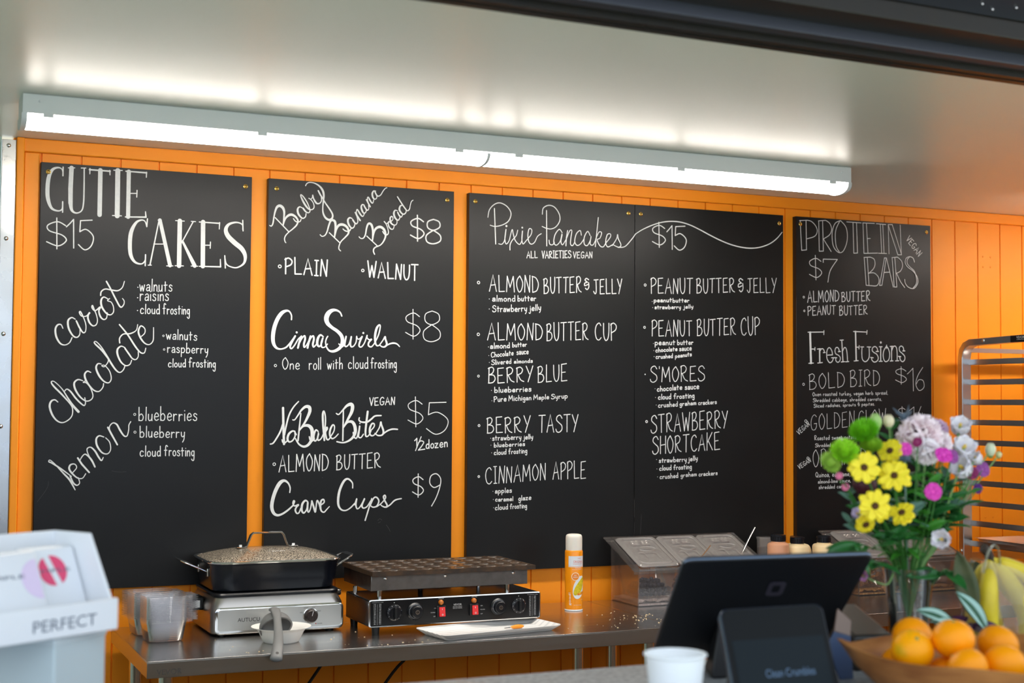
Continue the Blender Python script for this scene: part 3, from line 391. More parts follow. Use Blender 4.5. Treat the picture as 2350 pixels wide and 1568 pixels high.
(4,'heading_lettering','S','153,12022,28 480,12052,28;180,12018,28 240,10954,28;240,10954,28 446,10979,28;433,12044,28 449,10979,28;~473,12052,28 660,12023,28 846,11873,28 920,11680,28 803,11490,28 471,11382,28;972,12059,28 1290,12097,28;983,12056,28 1005,10959,28;1005,10959,28 1183,10973,28;1153,12083,28 1183,10973,28;~1290,12097,28 1468,11994,28 1549,11786,28 1459,11582,28 1202,11421,28;1185,11412,28 1525,10976,28;~1944,12127,28 1719,12023,28 1598,11789,28 1569,11503,28 1629,11166,28 1835,10964,28 2042,11002,28 2200,11281,28 2247,11597,28 2179,11907,28 1944,12127,28;~1916,12114,28 1753,11826,28 1707,11539,28 1750,11172,28 1887,10975,28;2221,12095,28 2867,12095,29;2500,12091,29 2529,10961,29;2657,12089,29 2696,10978,29;2529,10961,29 2696,10978,29;2938,12100,29 3467,12110,29;2948,12100,29 2984,10978,29;3103,12103,29 3167,11001,29;3135,11531,29 3276,11544,29;2984,10978,29 3602,11020,29;3556,12107,29 3983,12097,29;3733,12097,29 3790,11023,29;3847,12089,29 3897,11029,29;3648,11016,29 4018,11023,29;4090,12103,29 4287,12114,29;4097,12103,29 4125,11020,29;4097,12089,29 4531,11002,29;4280,12114,29 4686,11056,29;4647,12121,29 4693,11010,29;4531,11002,29 4700,11010,29;2983,10829,29 3265,10854,29;2993,10829,29 3075,9808,29;3131,10836,29 3205,9827,29;3075,9808,29 3329,9801,29;~3265,10854,29 3441,10785,29 3482,10600,29 3403,10424,29 3190,10248,29;~3190,10256,29 3438,10276,29 3631,10132,29 3655,9946,29 3541,9809,29 3293,9805,29;3914,10856,29 3683,9826,29;3996,10860,29 3789,9836,29;3683,9826,29 3789,9836,29;3906,10856,29 4003,10861,29;4003,10861,29 4306,9794,29;3906,10317,29 4131,10335,29;4253,10881,29 4512,10914,29;4260,10882,29 4353,9795,29;4386,10896,29 4475,9800,29;4353,9795,29 4475,9800,29;~4512,10914,29 4698,10772,29 4733,10571,29 4634,10392,29 4454,10309,29;~4471,10298,29 4649,10001,29 4835,9797,29;~5300,10765,30 5235,10908,30 5072,10959,29 4909,10884,29 4864,10722,29 4978,10567,29 5231,10418,29 5412,10222,30 5446,9990,30 5263,9779,29 5009,9813,29 4865,9952,29 4837,10096,29;~5072,10950,29 4966,10843,29 4961,10697,29 5087,10572,29 5286,10421,30 5375,10192,30 5373,9958,30 5226,9792,29'),
(4,'detail_lettering','T',[('VEGAN',4921,11591,5498,10979,244,26,1)]),
(4,'price_lettering','T',[('$',550,9972,1110,9996,735,28),('7',1167,9843,1788,9869,846,28)]),
(4,'item_lettering','T',[('ALMOND',489,9092,1860,9174,397,30),('BUTTER',1981,9167,3254,9241,357,31),('o',325,9271,33,21)]),
(4,'item_lettering','T',[('PEANUT',494,8616,1703,8700,324,27),('BUTTER',1875,8668,3128,8745,333,28),('o',346,8779,30,21)]),
(4,'heading_lettering','S','595,8009,80 629,6910,80;503,8015,31 1201,8041,35;1197,8089,35 1190,7943,27;662,7416,34 794,7415,34;803,7471,34 794,7360,34;535,6899,34 733,6911,34;1004,7429,54 1010,6934,54;907,7418,35 1046,7435,35;922,6915,35 1122,6936,35;~1029,7360,35 1103,7436,35 1181,7406,35 1214,7311,35;1166,7293,35 1250,7304,35;1355,7210,35 1567,7223,35;~1567,7223,35 1547,7345,35 1473,7462,35 1388,7467,35 1320,7340,35 1319,7113,35 1392,6976,35 1471,6939,35 1556,6996,35 1609,7119,35;1524,7117,35 1662,7125,35;~1866,7351,35 1845,7438,35 1781,7498,35 1707,7470,35 1676,7365,35 1716,7261,35 1833,7211,35 1907,7125,35 1885,7016,35 1800,6957,35 1715,7013,35 1705,7121,35;1823,7342,35 1919,7353,35;1652,7125,35 1752,7122,35;1975,7765,43 2024,6987,43;1900,7762,35 2045,7772,35;1949,6972,35 2099,6988,35;~2022,7390,35 2091,7496,35 2166,7463,35 2208,7288,35 2227,7000,35;2142,6980,35 2281,6995,35;2588,8097,59 2615,7042,59;2502,8095,35 3108,8088,36;3109,8147,36 3091,8010,35;2628,7526,35 2736,7528,35;2750,7582,35 2736,7465,35;2518,7017,35 2701,7035,35;~2877,7532,35 2865,7302,35 2890,7091,35 2998,7005,35 3106,7042,35 3190,7167,36 3202,7362,36 3192,7547,36;2812,7539,35 2949,7542,35;3105,7546,35 3268,7544,36;~3584,7397,36 3552,7511,36 3465,7566,36 3360,7525,36 3333,7418,36 3409,7349,36 3540,7281,36 3605,7158,36 3560,7047,36 3429,6995,36 3320,7064,36 3299,7161,36;3508,7386,36 3617,7389,36;3255,7162,36 3375,7153,36;3717,7559,44 3714,7045,44;3651,7563,36 3783,7566,36;3643,7026,36 3784,7033,36;3723,7723,83 3725,7723,83;~3981,7592,36 3863,7429,36 3825,7233,36 3878,7057,36 3977,7023,36 4088,7110,36 4123,7310,36 4069,7487,36 3981,7592,36;3986,7628,36 3981,7512,36;4213,7588,36 4209,7059,36;4147,7585,36 4269,7595,36;4143,7047,36 4276,7055,36;~4219,7437,36 4291,7578,36 4379,7601,36 4445,7513,36 4466,7299,36 4464,7076,36;4387,7057,36 4542,7065,36;~4768,7440,36 4746,7556,36 4657,7611,36 4568,7552,36 4582,7427,36 4700,7340,36 4811,7235,36 4810,7110,36 4720,7036,36 4620,7085,36 4572,7221,36;4723,7433,36 4823,7436,36;4521,7229,36 4632,7217,36'),
(4,'item_lettering','T',[('BOLD',535,5961,2094,6066,551,20),('BIRD',2338,6073,3667,6143,576,21),('o',303,6142,41,18)]),
(4,'price_lettering','T',[('$',4377,6259,4900,6244,517,19),('1',4951,5941,5223,5944,822,19),('6',5315,5967,5714,5971,850,19)]),
(4,'detail_lettering','T',[('Oven roasted turkey, vegan herb spread,',695,5720,4010,5816,142,19)]),
(4,'detail_lettering','T',[('Shredded cabbage, shredded carrots,',710,5511,3732,5587,129,19)]),
(4,'detail_lettering','T',[('Sliced radishes, sprouts & pepitas.',744,5314,3413,5409,121,19)]),
(4,'item_lettering','T',[('GOLDEN',605,4491,2528,4645,559,18),('GLOW',2711,4675,3950,4773,517,19)]),
(4,'price_lettering','T',[('$',4512,4903,4862,4904,408,17),('1',4996,4761,5240,4761,596,17),('4',5403,4775,5731,4775,598,17)]),
(4,'detail_lettering','T',[('VEGAN',96,4334,570,4687,174,20,1),('o',394,4829,46,18)]),
(4,'detail_lettering','T',[('Roasted sweet potato,',770,4144,2629,4192,158,19)]),
(4,'detail_lettering','T',[('Shredded carrots,',805,3894,2109,3936,125,18)]),
(4,'item_lettering','T',[('ORCHARD',701,3186,3042,3285,603,18)]),
(4,'detail_lettering','T',[('VEGAN',112,3110,616,3382,157,20,1),('o',475,3509,41,18)]),
(4,'detail_lettering','T',[('Quinoa, edamame,',815,2822,2310,2850,174,20)]),
(4,'detail_lettering','T',[('almond-lime sauce,',916,2599,2335,2626,133,20)]),
(4,'detail_lettering','T',[('shredded carrots',950,2399,2308,2425,129,20)])]
# ------------------------------------------------------------------ the kiosk itself
CEIL = 2.28
GRV = 0.11084                      # board-and-groove spacing of the panelling
def grooved_wall():
    g = G(); xs = []
    k = 0
    xs.append((-0.075, 0.0))
    while k * GRV < 4.69:
        x = k * GRV
        if x - 0.003 > -0.07: xs += [(x - 0.0026, 0.0), (x - 0.0012, 0.006), (x + 0.0012, 0.006), (x + 0.0026, 0.0)]
        k += 1
    xs.append((4.70, 0.0))
    r0 = [(x, y, 0.0) for x, y in xs] + [(4.70, 0.05, 0.0), (-0.075, 0.05, 0.0)]
    r1 = [(x, y, CEIL) for x, y, _ in r0]
    g.loft([r0, r1], True, True)
    return g
wb = struct('wall_back', grooved_wall(), M['orange'], angle=20)
for hx, hz in ((3.462, 2.111), (3.499, 2.111), (3.462, 2.072), (3.499, 2.072), (3.464, 1.112), (3.501, 1.112)):
    g = G(); g.x = Matrix.Translation((hx, -0.0003, hz)) @ Matrix.Rotation(PI / 2, 4, 'X'); g.lathe([(0.0038, 0), (0.003, 0.0012), (0.0014, 0.0006), (0.0001, 0.0004)], seg=10)
    obj('filled_hole', g, M['orange_trim'], wb)
g = G(); g.box(-0.066, 4.699, -0.018, -0.0005, 2.24, CEIL - 0.001)
struct('trim_1', g, M['orange_trim'], bevel=0.003)
# corner post: outer board, then a slimmer inner one, both reaching the counter
g = G(); g.box(-0.069, -0.0475, -0.024, -0.0005, 0.0, CEIL - 0.001)
struct('trim_2', g, M['orange'], bevel=0.003)
g = G(); g.box(-0.0465, -0.006, -0.012, -0.0005, 0.0, 2.2395)
struct('trim_3', g, M['orange'], bevel=0.002)
# steel corner plate with screws, mint wall beyond it
g = G(); g.box(-0.1075, -0.0695, -0.012, 0.0, 0.0, 2.272)
sp = struct('trim_4', g, M['steel_v'], bevel=0.001)
for z in (2.255, 1.99, 1.72, 1.46, 1.20, 0.94):
    g = G(); g.x = Matrix.Translation((-0.090 - (2.255 - z) * 0.006, -0.012, z)) @ Matrix.Rotation(PI / 2, 4, 'X')
    g.lathe([(0.0001, 0.003), (0.002, 0.003), (0.0045, 0.0018), (0.0062, 0.0)], seg=14)
    g.box(-0.003, 0.003, -0.0006, 0.0006, 0.003, 0.0033)
    obj('screw', g, M['chrome'], sp)
g = G(); g.box(-1.35, -0.108, -0.001, 0.05, 0, CEIL); struct('wall_back_end', g, M['mint'])
g = G(); g.box(-1.40, -1.35, -2.10, 0.05, 0, CEIL); struct('wall_left', g, M['mint'])
g = G(); g.box(4.70, 4.75, -2.02, 0.05, 0, CEIL); struct('wall_right', g, M['orange'])
g = G(); g.box(-1.40, 4.75, -2.115, 0.05, CEIL, CEIL + 0.04); struct('ceiling', g, M['ceiling'])
g = G(); g.box(-1.40, 4.75, -2.10, 0.05, -0.05, 0.0); struct('floor', g, M['floor'])
g = G(); g.box(-1.40, 4.75, -2.12, -2.06, 0.0, 1.026); struct('wall_front_lower', g, mat('grey_cladding', rgb(128, 120, 110), rough=0.5))
g = G(); g.box(3.1, 4.75, -2.12, -2.02, 1.027, CEIL); struct('wall_front_end', g, M['black_frame'])
# head of the serving window: stepped black frame, then the raised awning outside it
HX0, HX1 = -1.40, 3.099
prof = [(-2.022, CEIL + 0.10), (-2.022, 2.203), (-2.042, 2.203), (-2.042, 2.210), (-2.050, 2.210), (-2.050, 2.204), (-2.068, 2.204), (-2.068, 2.214), (-2.082, 2.214), (-2.082, 2.30), (-2.082, CEIL + 0.10)]
g = G(); g.loft([[(HX0, y, z) for y, z in prof], [(HX1, y, z) for y, z in prof]]); struct('trim_5', g, M['black_frame'], angle=25)
g = G(); g.box(HX0, HX1, -2.116, -2.083, 2.214, 2.34); struct('trim_6', g, M['dark_alu'], bevel=0.002)
g = G(); g.box(HX0, HX1, -2.20, -2.117, 2.236, 2.34); struct('trim_7', g, M['black_frame'], bevel=0.002)
g = G(); g.add([(HX0, -2.205, 2.27), (HX1, -2.205, 2.27), (HX1, -3.25, 2.62), (HX0, -3.25, 2.62), (HX0, -2.205, 2.31), (HX1, -2.205, 2.31), (HX1, -3.25, 2.66), (HX0, -3.25, 2.66)],
      [(0, 3, 2, 1), (4, 5, 6, 7), (0, 1, 5, 4), (1, 2, 6, 5), (2, 3, 7, 6), (3, 0, 4, 7)])
aw = tag(obj('awning', g, M['dark_alu'], bevel=0.002), 'dark grey awning panel raised above the serving window, at the top right corner', 'awning')
for x, y in ((1.44, -2.235), (1.475, -2.225), (1.52, -2.24)):
    g = G(); z = 2.27 + (-2.205 - y) * 0.335
    g.lathe([(0.0035, z), (0.0035, z - 0.002), (0.001, z - 0.003)], x, y, 10, cap1=True); obj('bolt', g, M['chrome'], aw)
HEAD_RZ = Matrix.Translation((0.75, -2.02, 0)) @ Matrix.Rotation(math.radians(2.0), 4, 'Z') @ Matrix.Translation((-0.75, 2.02, 0))     # the window head is not quite parallel to the back wall
for o in list(COL.objects):
    if o.parent is None and o.name.split('.')[0] in ('trim_5', 'trim_6', 'trim_7', 'awning'): o.matrix_world = HEAD_RZ
# counter of grey granite under the serving window
g = G(); g.box(-1.40, 3.2, -2.78, -2.0, 1.027, 1.067)
tag(obj('serving_counter', g, M['granite'], bevel=0.004), 'grey granite serving counter in the foreground under the cup', 'counter')
g = G(); g.box(-14, 16, -24, 8, -0.50, -0.45); struct('ground', g, M['grass'])
g = G(); g.box(-14, 4.5, -10.8, -10.0, -0.449, 2.35); struct('wall_added_opposite', g, M['added_blue'])  # unseen, added to give the left boards a bluish reflection
g = G(); g.box(4.501, 16, -10.8, -10.0, -0.449, 2.35); struct('wall_added_opposite_end', g, M['added_hedge'])  # unseen dark block, added to keep the other boards' reflections dark

# ------------------------------------------------------------------ ceiling light
def ceiling_light(x0, x1, label):
    y0, y1 = -0.642, -0.530
    t = thing('strip_light', label, 'ceiling light', ((x0 + x1) / 2, (y0 + y1) / 2, CEIL))
    L2 = (x1 - x0) / 2; W2 = (y1 - y0) / 2
    g = G()
    pr = [(-W2 + 0.006, -0.0002), (-W2, -0.004), (-W2, -0.050), (-W2 + 0.012, -0.053), (W2 - 0.012, -0.053), (W2, -0.050), (W2, -0.004), (W2 - 0.006, -0.0002)]
    g.loft([[(-L2, y, z) for y, z in pr], [(L2, y, z) for y, z in pr]])
    h = obj('housing', g, M['white_metal'], t, angle=30)
    for a, b in ((-L2 + 0.012, -0.0045), (0.0045, L2 - 0.012)):
        g = G(); pl = []
        for k in range(13):
            th = PI * k / 12
            pl.append((-(W2 - 0.004) * math.cos(th), -0.0535 - 0.027 * math.sin(th) ** 0.8))
        g.loft([[(a, y, z) for y, z in pl], [(b, y, z) for y, z in pl]])
        obj('lens', g, M['lens'], t)
    for sx in (-1, 1):
        g = G(); pl = [(-(W2 + 0.001) * math.cos(PI * k / 12), -0.050 - 0.033 * math.sin(PI * k / 12) ** 0.7) for k in range(13)]
        e0, e1 = (sx * (L2 - 0.011), sx * (L2 + 0.002))
        g.loft([[(e0, y, z) for y, z in pl], [(e1, y, z) for y, z in pl]])
        obj('end_cap', g, M['white_plastic'], t)
    g = G(); pl = [(-(W2 - 0.002) * math.cos(PI * k / 12), -0.0535 - 0.0285 * math.sin(PI * k / 12) ** 0.8) for k in range(13)]
    g.loft([[(-0.0042, y, z) for y, z in pl], [(0.0042, y, z) for y, z in pl]])
    obj('joint_strap', g, M['white_plastic'], t)
    for x in (-L2 + 0.06, -L2 * 0.52, -0.09, 0.09, L2 * 0.5, L2 - 0.07):
        g = G(); g.box(x - 0.012, x + 0.012, -W2 - 0.0015, -W2 + 0.004, -0.058, -0.048)
        obj('clip', g, M['white_metal'], t, bevel=0.0006)
    for x in (-L2 + 0.04, L2 - 0.035):
        g = G(); g.sph((x, -W2, -0.020), (0.004, 0.002, 0.004), 10, 6); obj('rivet', g, M['white_plastic'], t)
ceiling_light(-0.108, 2.350, 'long white strip light on the ceiling above the menu boards, lit')
ceiling_light(3.30, 4.52, 'shorter lit strip light on the ceiling over the sheet pan rack')

# ------------------------------------------------------------------ menu boards and their lettering
# one-line hand lettering: strokes 'x y x y ...' in hundredths of the cap height, '~' = curved
FONT = {
'A': '0 0 24 100 48 0/9 36 40 40', 'B': '5 97 5 0/~0 92 22 100 34 85 26 62 6 52/~6 52 34 48 44 24 30 3 3 0', 'C': '~42 84 30 99 10 85 2 50 10 12 28 0 44 14',
'D': '3 98 3 0/~0 98 28 88 44 52 32 12 3 0', 'E': '38 101 3 98/3 98 3 0/3 0 42 2/3 50 30 52', 'F': '38 101 3 98/3 98 3 0/3 50 30 52',
'G': '~42 84 28 99 10 85 2 48 10 8 30 2 42 20 42 42/24 42 46 42', 'H': '2 100 2 0/40 100 40 0/2 48 40 52', 'I': '10 100 10 0/0 100 20 100/0 0 20 0',
'J': '~24 98 25 20 14 1 0 18/6 98 44 100', 'K': '2 100 2 0/40 100 3 42/12 52 44 0', 'L': '2 100 4 0/4 0 40 2', 'M': '0 0 4 100/4 100 24 30/24 30 46 100/46 100 54 0',
'N': '0 0 4 100/4 100 34 0/34 0 38 100', 'O': '~22 100 4 75 2 35 18 0 36 18 42 60 22 100', 'P': '4 98 4 0/~0 90 20 101 40 85 34 60 5 44',
'Q': '~22 100 4 75 2 35 18 0 36 18 42 60 22 100/26 22 46 -6', 'R': '4 98 4 0/~0 92 22 101 38 84 30 60 5 48/~10 50 26 15 46 2',
'S': '~42 82 28 100 8 92 4 72 22 55 40 40 42 16 24 0 6 4 0 18', 'T': '0 98 44 100/22 99 22 0', 'U': '~2 100 4 30 18 0 34 12 40 50 40 100', 'V': '0 100 20 0/20 0 40 100',
'W': '0 100 14 0/14 0 28 72/28 72 42 0/42 0 56 100', 'X': '0 100 40 0/40 100 0 0', 'Y': '0 100 20 50/42 100 12 0', 'Z': '0 100 40 100/40 100 0 0/0 0 42 0',
'&': '~36 88 18 99 6 84 26 66/~26 66 4 58 4 36 30 46/~36 62 38 24 24 2 10 14',
'$': '~44 84 26 99 4 84 8 62 36 46 46 24 28 2 2 18/24 114 25 -10', '1': '~0 74 10 86 20 100/20 100 20 0', '2': '~0 80 16 100 34 82 20 40 0 2/0 2 40 4', '/': '40 100 0 0',
'4': '24 100 0 40/0 40 42 40/30 62 30 0', '5': '6 98 42 100/6 98 4 60/~4 60 24 68 46 44 40 12 20 -2 0 16', '6': '~34 100 10 62 2 26 18 0 40 14 36 42 16 46 4 28',
'7': '0 86 0 100/0 100 44 99/~44 99 22 50 15 0', '8': '~24 100 6 90 6 66 24 55 44 68 42 90 24 100/~24 55 2 34 4 8 24 -1 46 10 46 34 24 55', '9': '~38 66 18 58 4 72 8 94 26 101 40 86 38 62 26 28 10 0',
'a': '~4 44 16 53 27 42 28 0/~28 26 8 27 2 10 12 0 28 12', 'b': '2 100 2 0/~2 34 18 50 32 30 26 4 10 0 2 10', 'c': '~30 43 16 53 4 38 4 12 16 0 30 8', 'd': '~28 42 14 51 3 34 4 10 14 0 28 14/28 100 29 0',
'e': '~4 25 30 30 26 48 14 53 4 34 4 12 16 0 30 8', 'f': '~32 90 22 100 13 84 12 0/0 52 26 54', 'g': '~28 42 14 52 3 34 6 12 16 4 28 18/~28 51 28 -28 16 -42 4 -28', 'h': '2 100 2 0/~2 32 16 51 27 38 28 0',
'i': '4 50 4 0/4 72 4 75', 'j': '~14 50 14 -22 6 -40 -4 -28/14 72 14 75', 'k': '2 100 2 0/24 50 3 20/8 26 28 0', 'l': '4 100 4 0', 'm': '2 50 2 0/~2 32 12 51 20 38 20 0/~20 32 30 51 38 38 38 0',
'n': '2 50 2 0/~2 32 15 51 26 38 27 0', 'o': '~16 52 3 38 3 12 15 0 28 12 28 38 16 52', 'p': '2 50 2 -40/~2 36 18 51 32 30 24 4 10 2 2 10', 'q': '~28 42 14 52 3 34 6 12 16 4 28 18/28 51 28 -40',
'r': '2 50 2 0/~2 30 12 48 24 46', 's': '~27 43 14 52 4 42 12 30 25 20 24 4 12 0 1 8', 't': '10 82 12 0/0 52 26 54', 'u': '~2 50 3 14 12 0 25 14 27 50/27 50 28 0', 'v': '0 50 13 0/13 0 26 50',
'w': '0 50 10 0/10 0 20 42/20 42 30 0/30 0 40 50', 'x': '0 50 26 0/26 50 0 0', 'y': '~2 50 4 18 14 8 26 22/~28 50 24 -10 12 -40', 'z': '0 50 26 50/26 50 0 0/0 0 28 0',
"'": '4 98 4 84', ',': '4 4 0 -16', '.': '3 0 3 3', '-': '0 26 18 26', ' ': ''}
SPACE = {' ': 22, "'": 2, 'I': 30, 'i': 14, 'l': 14, ',': 12, '.': 12}
def glyph_width(c):
    if c == ' ': return 0.20
    xs = [float(v) for s in FONT[c].split('/') for v in s.strip('~').split()[0::2]]
    return max(xs) / 100
def ribbon(g, pts, y):
    """a flat marker stroke with round ends: pts are (x, z, width)"""
    n = len(pts); y -= 3e-6 * g.layer; g.layer += n + 3; dy = 3e-6
    if n == 2 and abs(pts[0][0] - pts[1][0]) + abs(pts[0][1] - pts[1][1]) < pts[0][2] * 0.4:
        c = pts[0]; r = c[2] / 2
        g.add([(c[0] + r * math.cos(2 * PI * k / 14), y, c[1] + r * math.sin(2 * PI * k / 14)) for k in range(14)], [tuple(range(14))])
        return
    le = []; ri = []
    for i in range(n):
        a = pts[max(0, i - 1)]; b = pts[min(n - 1, i + 1)]
        tx, tz = b[0] - a[0], b[1] - a[1]; l = math.hypot(tx, tz) or 1e-9
        nx, nz = -tz / l, tx / l; h = pts[i][2] / 2
        le.append((pts[i][0] + nx * h, y - i * dy, pts[i][1] + nz * h)); ri.append((pts[i][0] - nx * h, y - i * dy, pts[i][1] - nz * h))
    fs = [(i, i + 1, n + i + 1, n + i) for i in range(n - 1)]
    g.add(le + ri, fs)
    for e, o_ in ((0, 1), (n - 1, n - 2)):
        ye = y - e * dy - dy * 1.5
        c = pts[e]; d = pts[o_]; a0 = math.atan2(c[1] - d[1], c[0] - d[0]); r = c[2] / 2
        if r > 0.0009:
            g.add([(c[0], ye, c[1])] + [(c[0] + r * math.cos(a0 - PI / 2 + PI * k / 6), ye, c[1] + r * math.sin(a0 - PI / 2 + PI * k / 6)) for k in range(7)], [(0, k, k + 1) for k in range(1, 7)])
def write_line(g, s, x0, z0, x1, z1, cap, w, y, rot=False, rnd=None):
    gaps = 0.15
    W = 0; pos = []
    for i, c in enumerate(s):
        pos.append(W); W += glyph_width(c) + (gaps if i < len(s) - 1 else 0)
    L = math.hypot(x1 - x0, z1 - z0); dx, dz = (x1 - x0) / L, (z1 - z0) / L
    ux, uz = (-dz, dx) if rot else (0.0, 1.0)
    kx = L / max(W, 0.01)
    for c, p in zip(s, pos):
        j1 = rnd.uniform(-0.03, 0.03); j2 = rnd.uniform(0.96, 1.05); sk = rnd.uniform(-0.05, 0.04)
        for st in FONT[c].split('/'):
            if not st: continue
            sm = st.startswith('~'); v = [float(a) / 100 for a in st.strip('~').split()]
            P = list(zip(v[0::2], v[1::2]))
            if sm: P = smooth_path(P, 5)
            Q = []
            for a, b in P:
                t = (p + a) * kx + sk * b * cap * 0.5; h = (b * j2 + j1 * 0.5) * cap
                Q.append((x0 + dx * t + ux * h, z0 + dz * t + uz * h, w))
            ribbon(g, Q, y)
BOARDS = [(-0.003, 0.609, 'first menu board from the left, headed CUTIE CAKES in tall block capitals'),
          (0.656, 0.607, 'second menu board from the left, headed Baby Banana Bread in slanting script'),
          (1.3145, 0.6085, 'third menu board from the left, headed Pixie Pancakes in thin script'),
          (1.9240, 0.603, 'fourth menu board from the left, a white wave over the price $15'),
          (2.5815, 0.608, 'rightmost menu board, headed PROTEIN BARS in outlined capitals, behind the flowers')]
BZ, BH, TB = 0.9955, 1.217, 0.022
GROM = [(0.0205, 0.589), (0.026, 0.583), (0.022, 0.584), (0.022, 0.585), (0.018, 0.588)]
GROZ = [(1.190, 1.187), (1.187, 1.188), (1.190, 1.186), (1.186, 1.187), (1.190, 1.192)]
def menu_boards():
    rnd = random.Random(3)
    ts = []
    for i, (x, w, lab) in enumerate(BOARDS):
        t = thing('menu_board', 'black ' + lab if not lab.startswith('right') else 'black ' + lab, 'menu board', (x, 0, BZ), 0, 'black menu boards on the orange wall')
        g = G(); g.box(0.0004, w - 0.0004, -TB, -0.0006, 0, BH)
        obj('panel', g, M['board'], t, bevel=0.0006, bseg=1)
        for gx, gz in zip(GROM[i], GROZ[i]):
            g = G(); g.x = Matrix.Translation((gx, -TB, gz)) @ Matrix.Rotation(PI / 2, 4, 'X')
            g.lathe([(0.0066, 0.0), (0.0068, 0.0016), (0.0050, 0.0024), (0.0034, 0.0012), (0.0033, 0.0004)], seg=20)
            gr = obj('grommet', g, M['brass'], t)
            g = G(); g.x = Matrix.Translation((gx, -TB, gz)) @ Matrix.Rotation(PI / 2, 4, 'X')
            g.lathe([(0.0036, 0.0002), (0.0026, 0.0007), (0.0001, 0.0009)], seg=14, cap1=True)
            obj('screw', g, M['dark_brass'], gr)
        ts.append(t)
    Y0 = -TB - 0.0004
    for b, part, kind, data in LETTERING:
        if kind == 'S':
            g = G()
            for st in data.split(';'):
                sm = st.startswith('~')
                P = [tuple(float(v) / 1e4 for v in q.split(',')) for q in st.strip('~').split()]
                ribbon(g, smooth_path(P, 7) if sm else P, Y0)
            obj(part, g, M['chalk' if part != 'scratch_mark' else 'faint'], ts[b], angle=180)
        else:
            for e in data:
                g = G()
                if e[0] == '.' and len(e) == 4:
                    r = e[3] / 2e4; ribbon(g, [(e[1] / 1e4, e[2] / 1e4, 2 * r)] * 2, Y0)
                elif e[0] == 'o' and len(e) == 5:
                    r = e[3] / 1e4
                    ribbon(g, [(e[1] / 1e4 + r * math.cos(2 * PI * k / 18), e[2] / 1e4 + r * math.sin(2 * PI * k / 18), e[4] / 1e4) for k in range(19)], Y0)
                else:
                    q = [v / 1e4 for v in e[1:7]]
                    if part == 'detail_lettering': q[5] *= 0.90
                    write_line(g, e[0], *q, Y0, len(e) > 7, rnd)
                obj('bullet_mark' if e[0] in '.o' else part, g, M['chalk'], ts[b], angle=180)
menu_boards()
# ------------------------------------------------------------------ steel work tables
TZ = 0.885
def work_table(x0, x1, label, mark):
    t = thing('work_table', label, 'table', ((x0 + x1) / 2, -0.325, 0), 0, 'stainless work tables along the wall')
    w = x1 - x0; y0, y1 = -0.622 + 0.325, -0.032 + 0.325
    g = G(); g.box(-w / 2, w / 2, y0, y1, TZ - 0.0035, TZ)
    g.box(-w / 2, w / 2, y0, y0 + 0.002, TZ - 0.042, TZ - 0.003); g.box(-w / 2, w / 2, y1 - 0.002, y1, TZ - 0.042, TZ - 0.003)
    g.box(-w / 2, -w / 2 + 0.002, y0, y1, TZ - 0.042, TZ - 0.003); g.box(w / 2 - 0.002, w / 2, y0, y1, TZ - 0.042, TZ - 0.003)
    obj('table_top', g, M['steel'], t, bevel=0.0012)
    for sx in (-1, 1):
        for y in (y0 + 0.07, y1 - 0.06):
            x = sx * (w / 2 - 0.06); g = G()
            g.cyl((x, y, 0.03), (x, y, TZ - 0.02), 0.019, seg=20); g.cyl((x, y, 0.0), (x, y, 0.035), 0.014, seg=14)
            obj('leg', g, M['chrome'], t)
    g = G(); g.box(-w / 2 + 0.05, w / 2 - 0.05, y0 + 0.05, y1 - 0.04, 0.245, 0.25); g.box(-w / 2 + 0.05, w / 2 - 0.05, y0 + 0.05, y0 + 0.052, 0.22, 0.25)
    obj('undershelf', g, M['steel'], t)
    if mark:
        g = G(); put_text(g, 'VEVOR', (-w / 2 + 0.024, y0 - 0.0004, TZ - 0.034), (1, 0, 0), (0, 0, 1), w=0.062, h=0.0135)
        obj('maker_mark', g, mat('etched_grey', rgb(84, 80, 76), rough=0.5), t)
work_table(0.215, 1.739, 'stainless steel work table carrying the two cookers and the spray can', True)
work_table(1.742, 3.266, 'stainless steel work table behind the tablet, under the topping bins', False)
for P, lab in (([(0.84, -0.20, 0.872), (0.80, -0.22, 0.80), (0.72, -0.24, 0.70), (0.62, -0.2, 0.55)], 'black power cord hanging below the left half of the table'),
               ([(1.08, -0.20, 0.872), (1.06, -0.25, 0.81), (0.99, -0.25, 0.74), (0.90, -0.22, 0.60)], 'thick black power cord hanging below the pancake griddle')):
    o0 = Vector(P[-1]); g = G(); g.tube([Vector(q) - o0 for q in smooth_path(P, 6)], 0.0045, 8)
    o = tag(obj('power_cord', g, M['black_matte']), lab, 'cord', 'power cords under the table'); o.location = o0

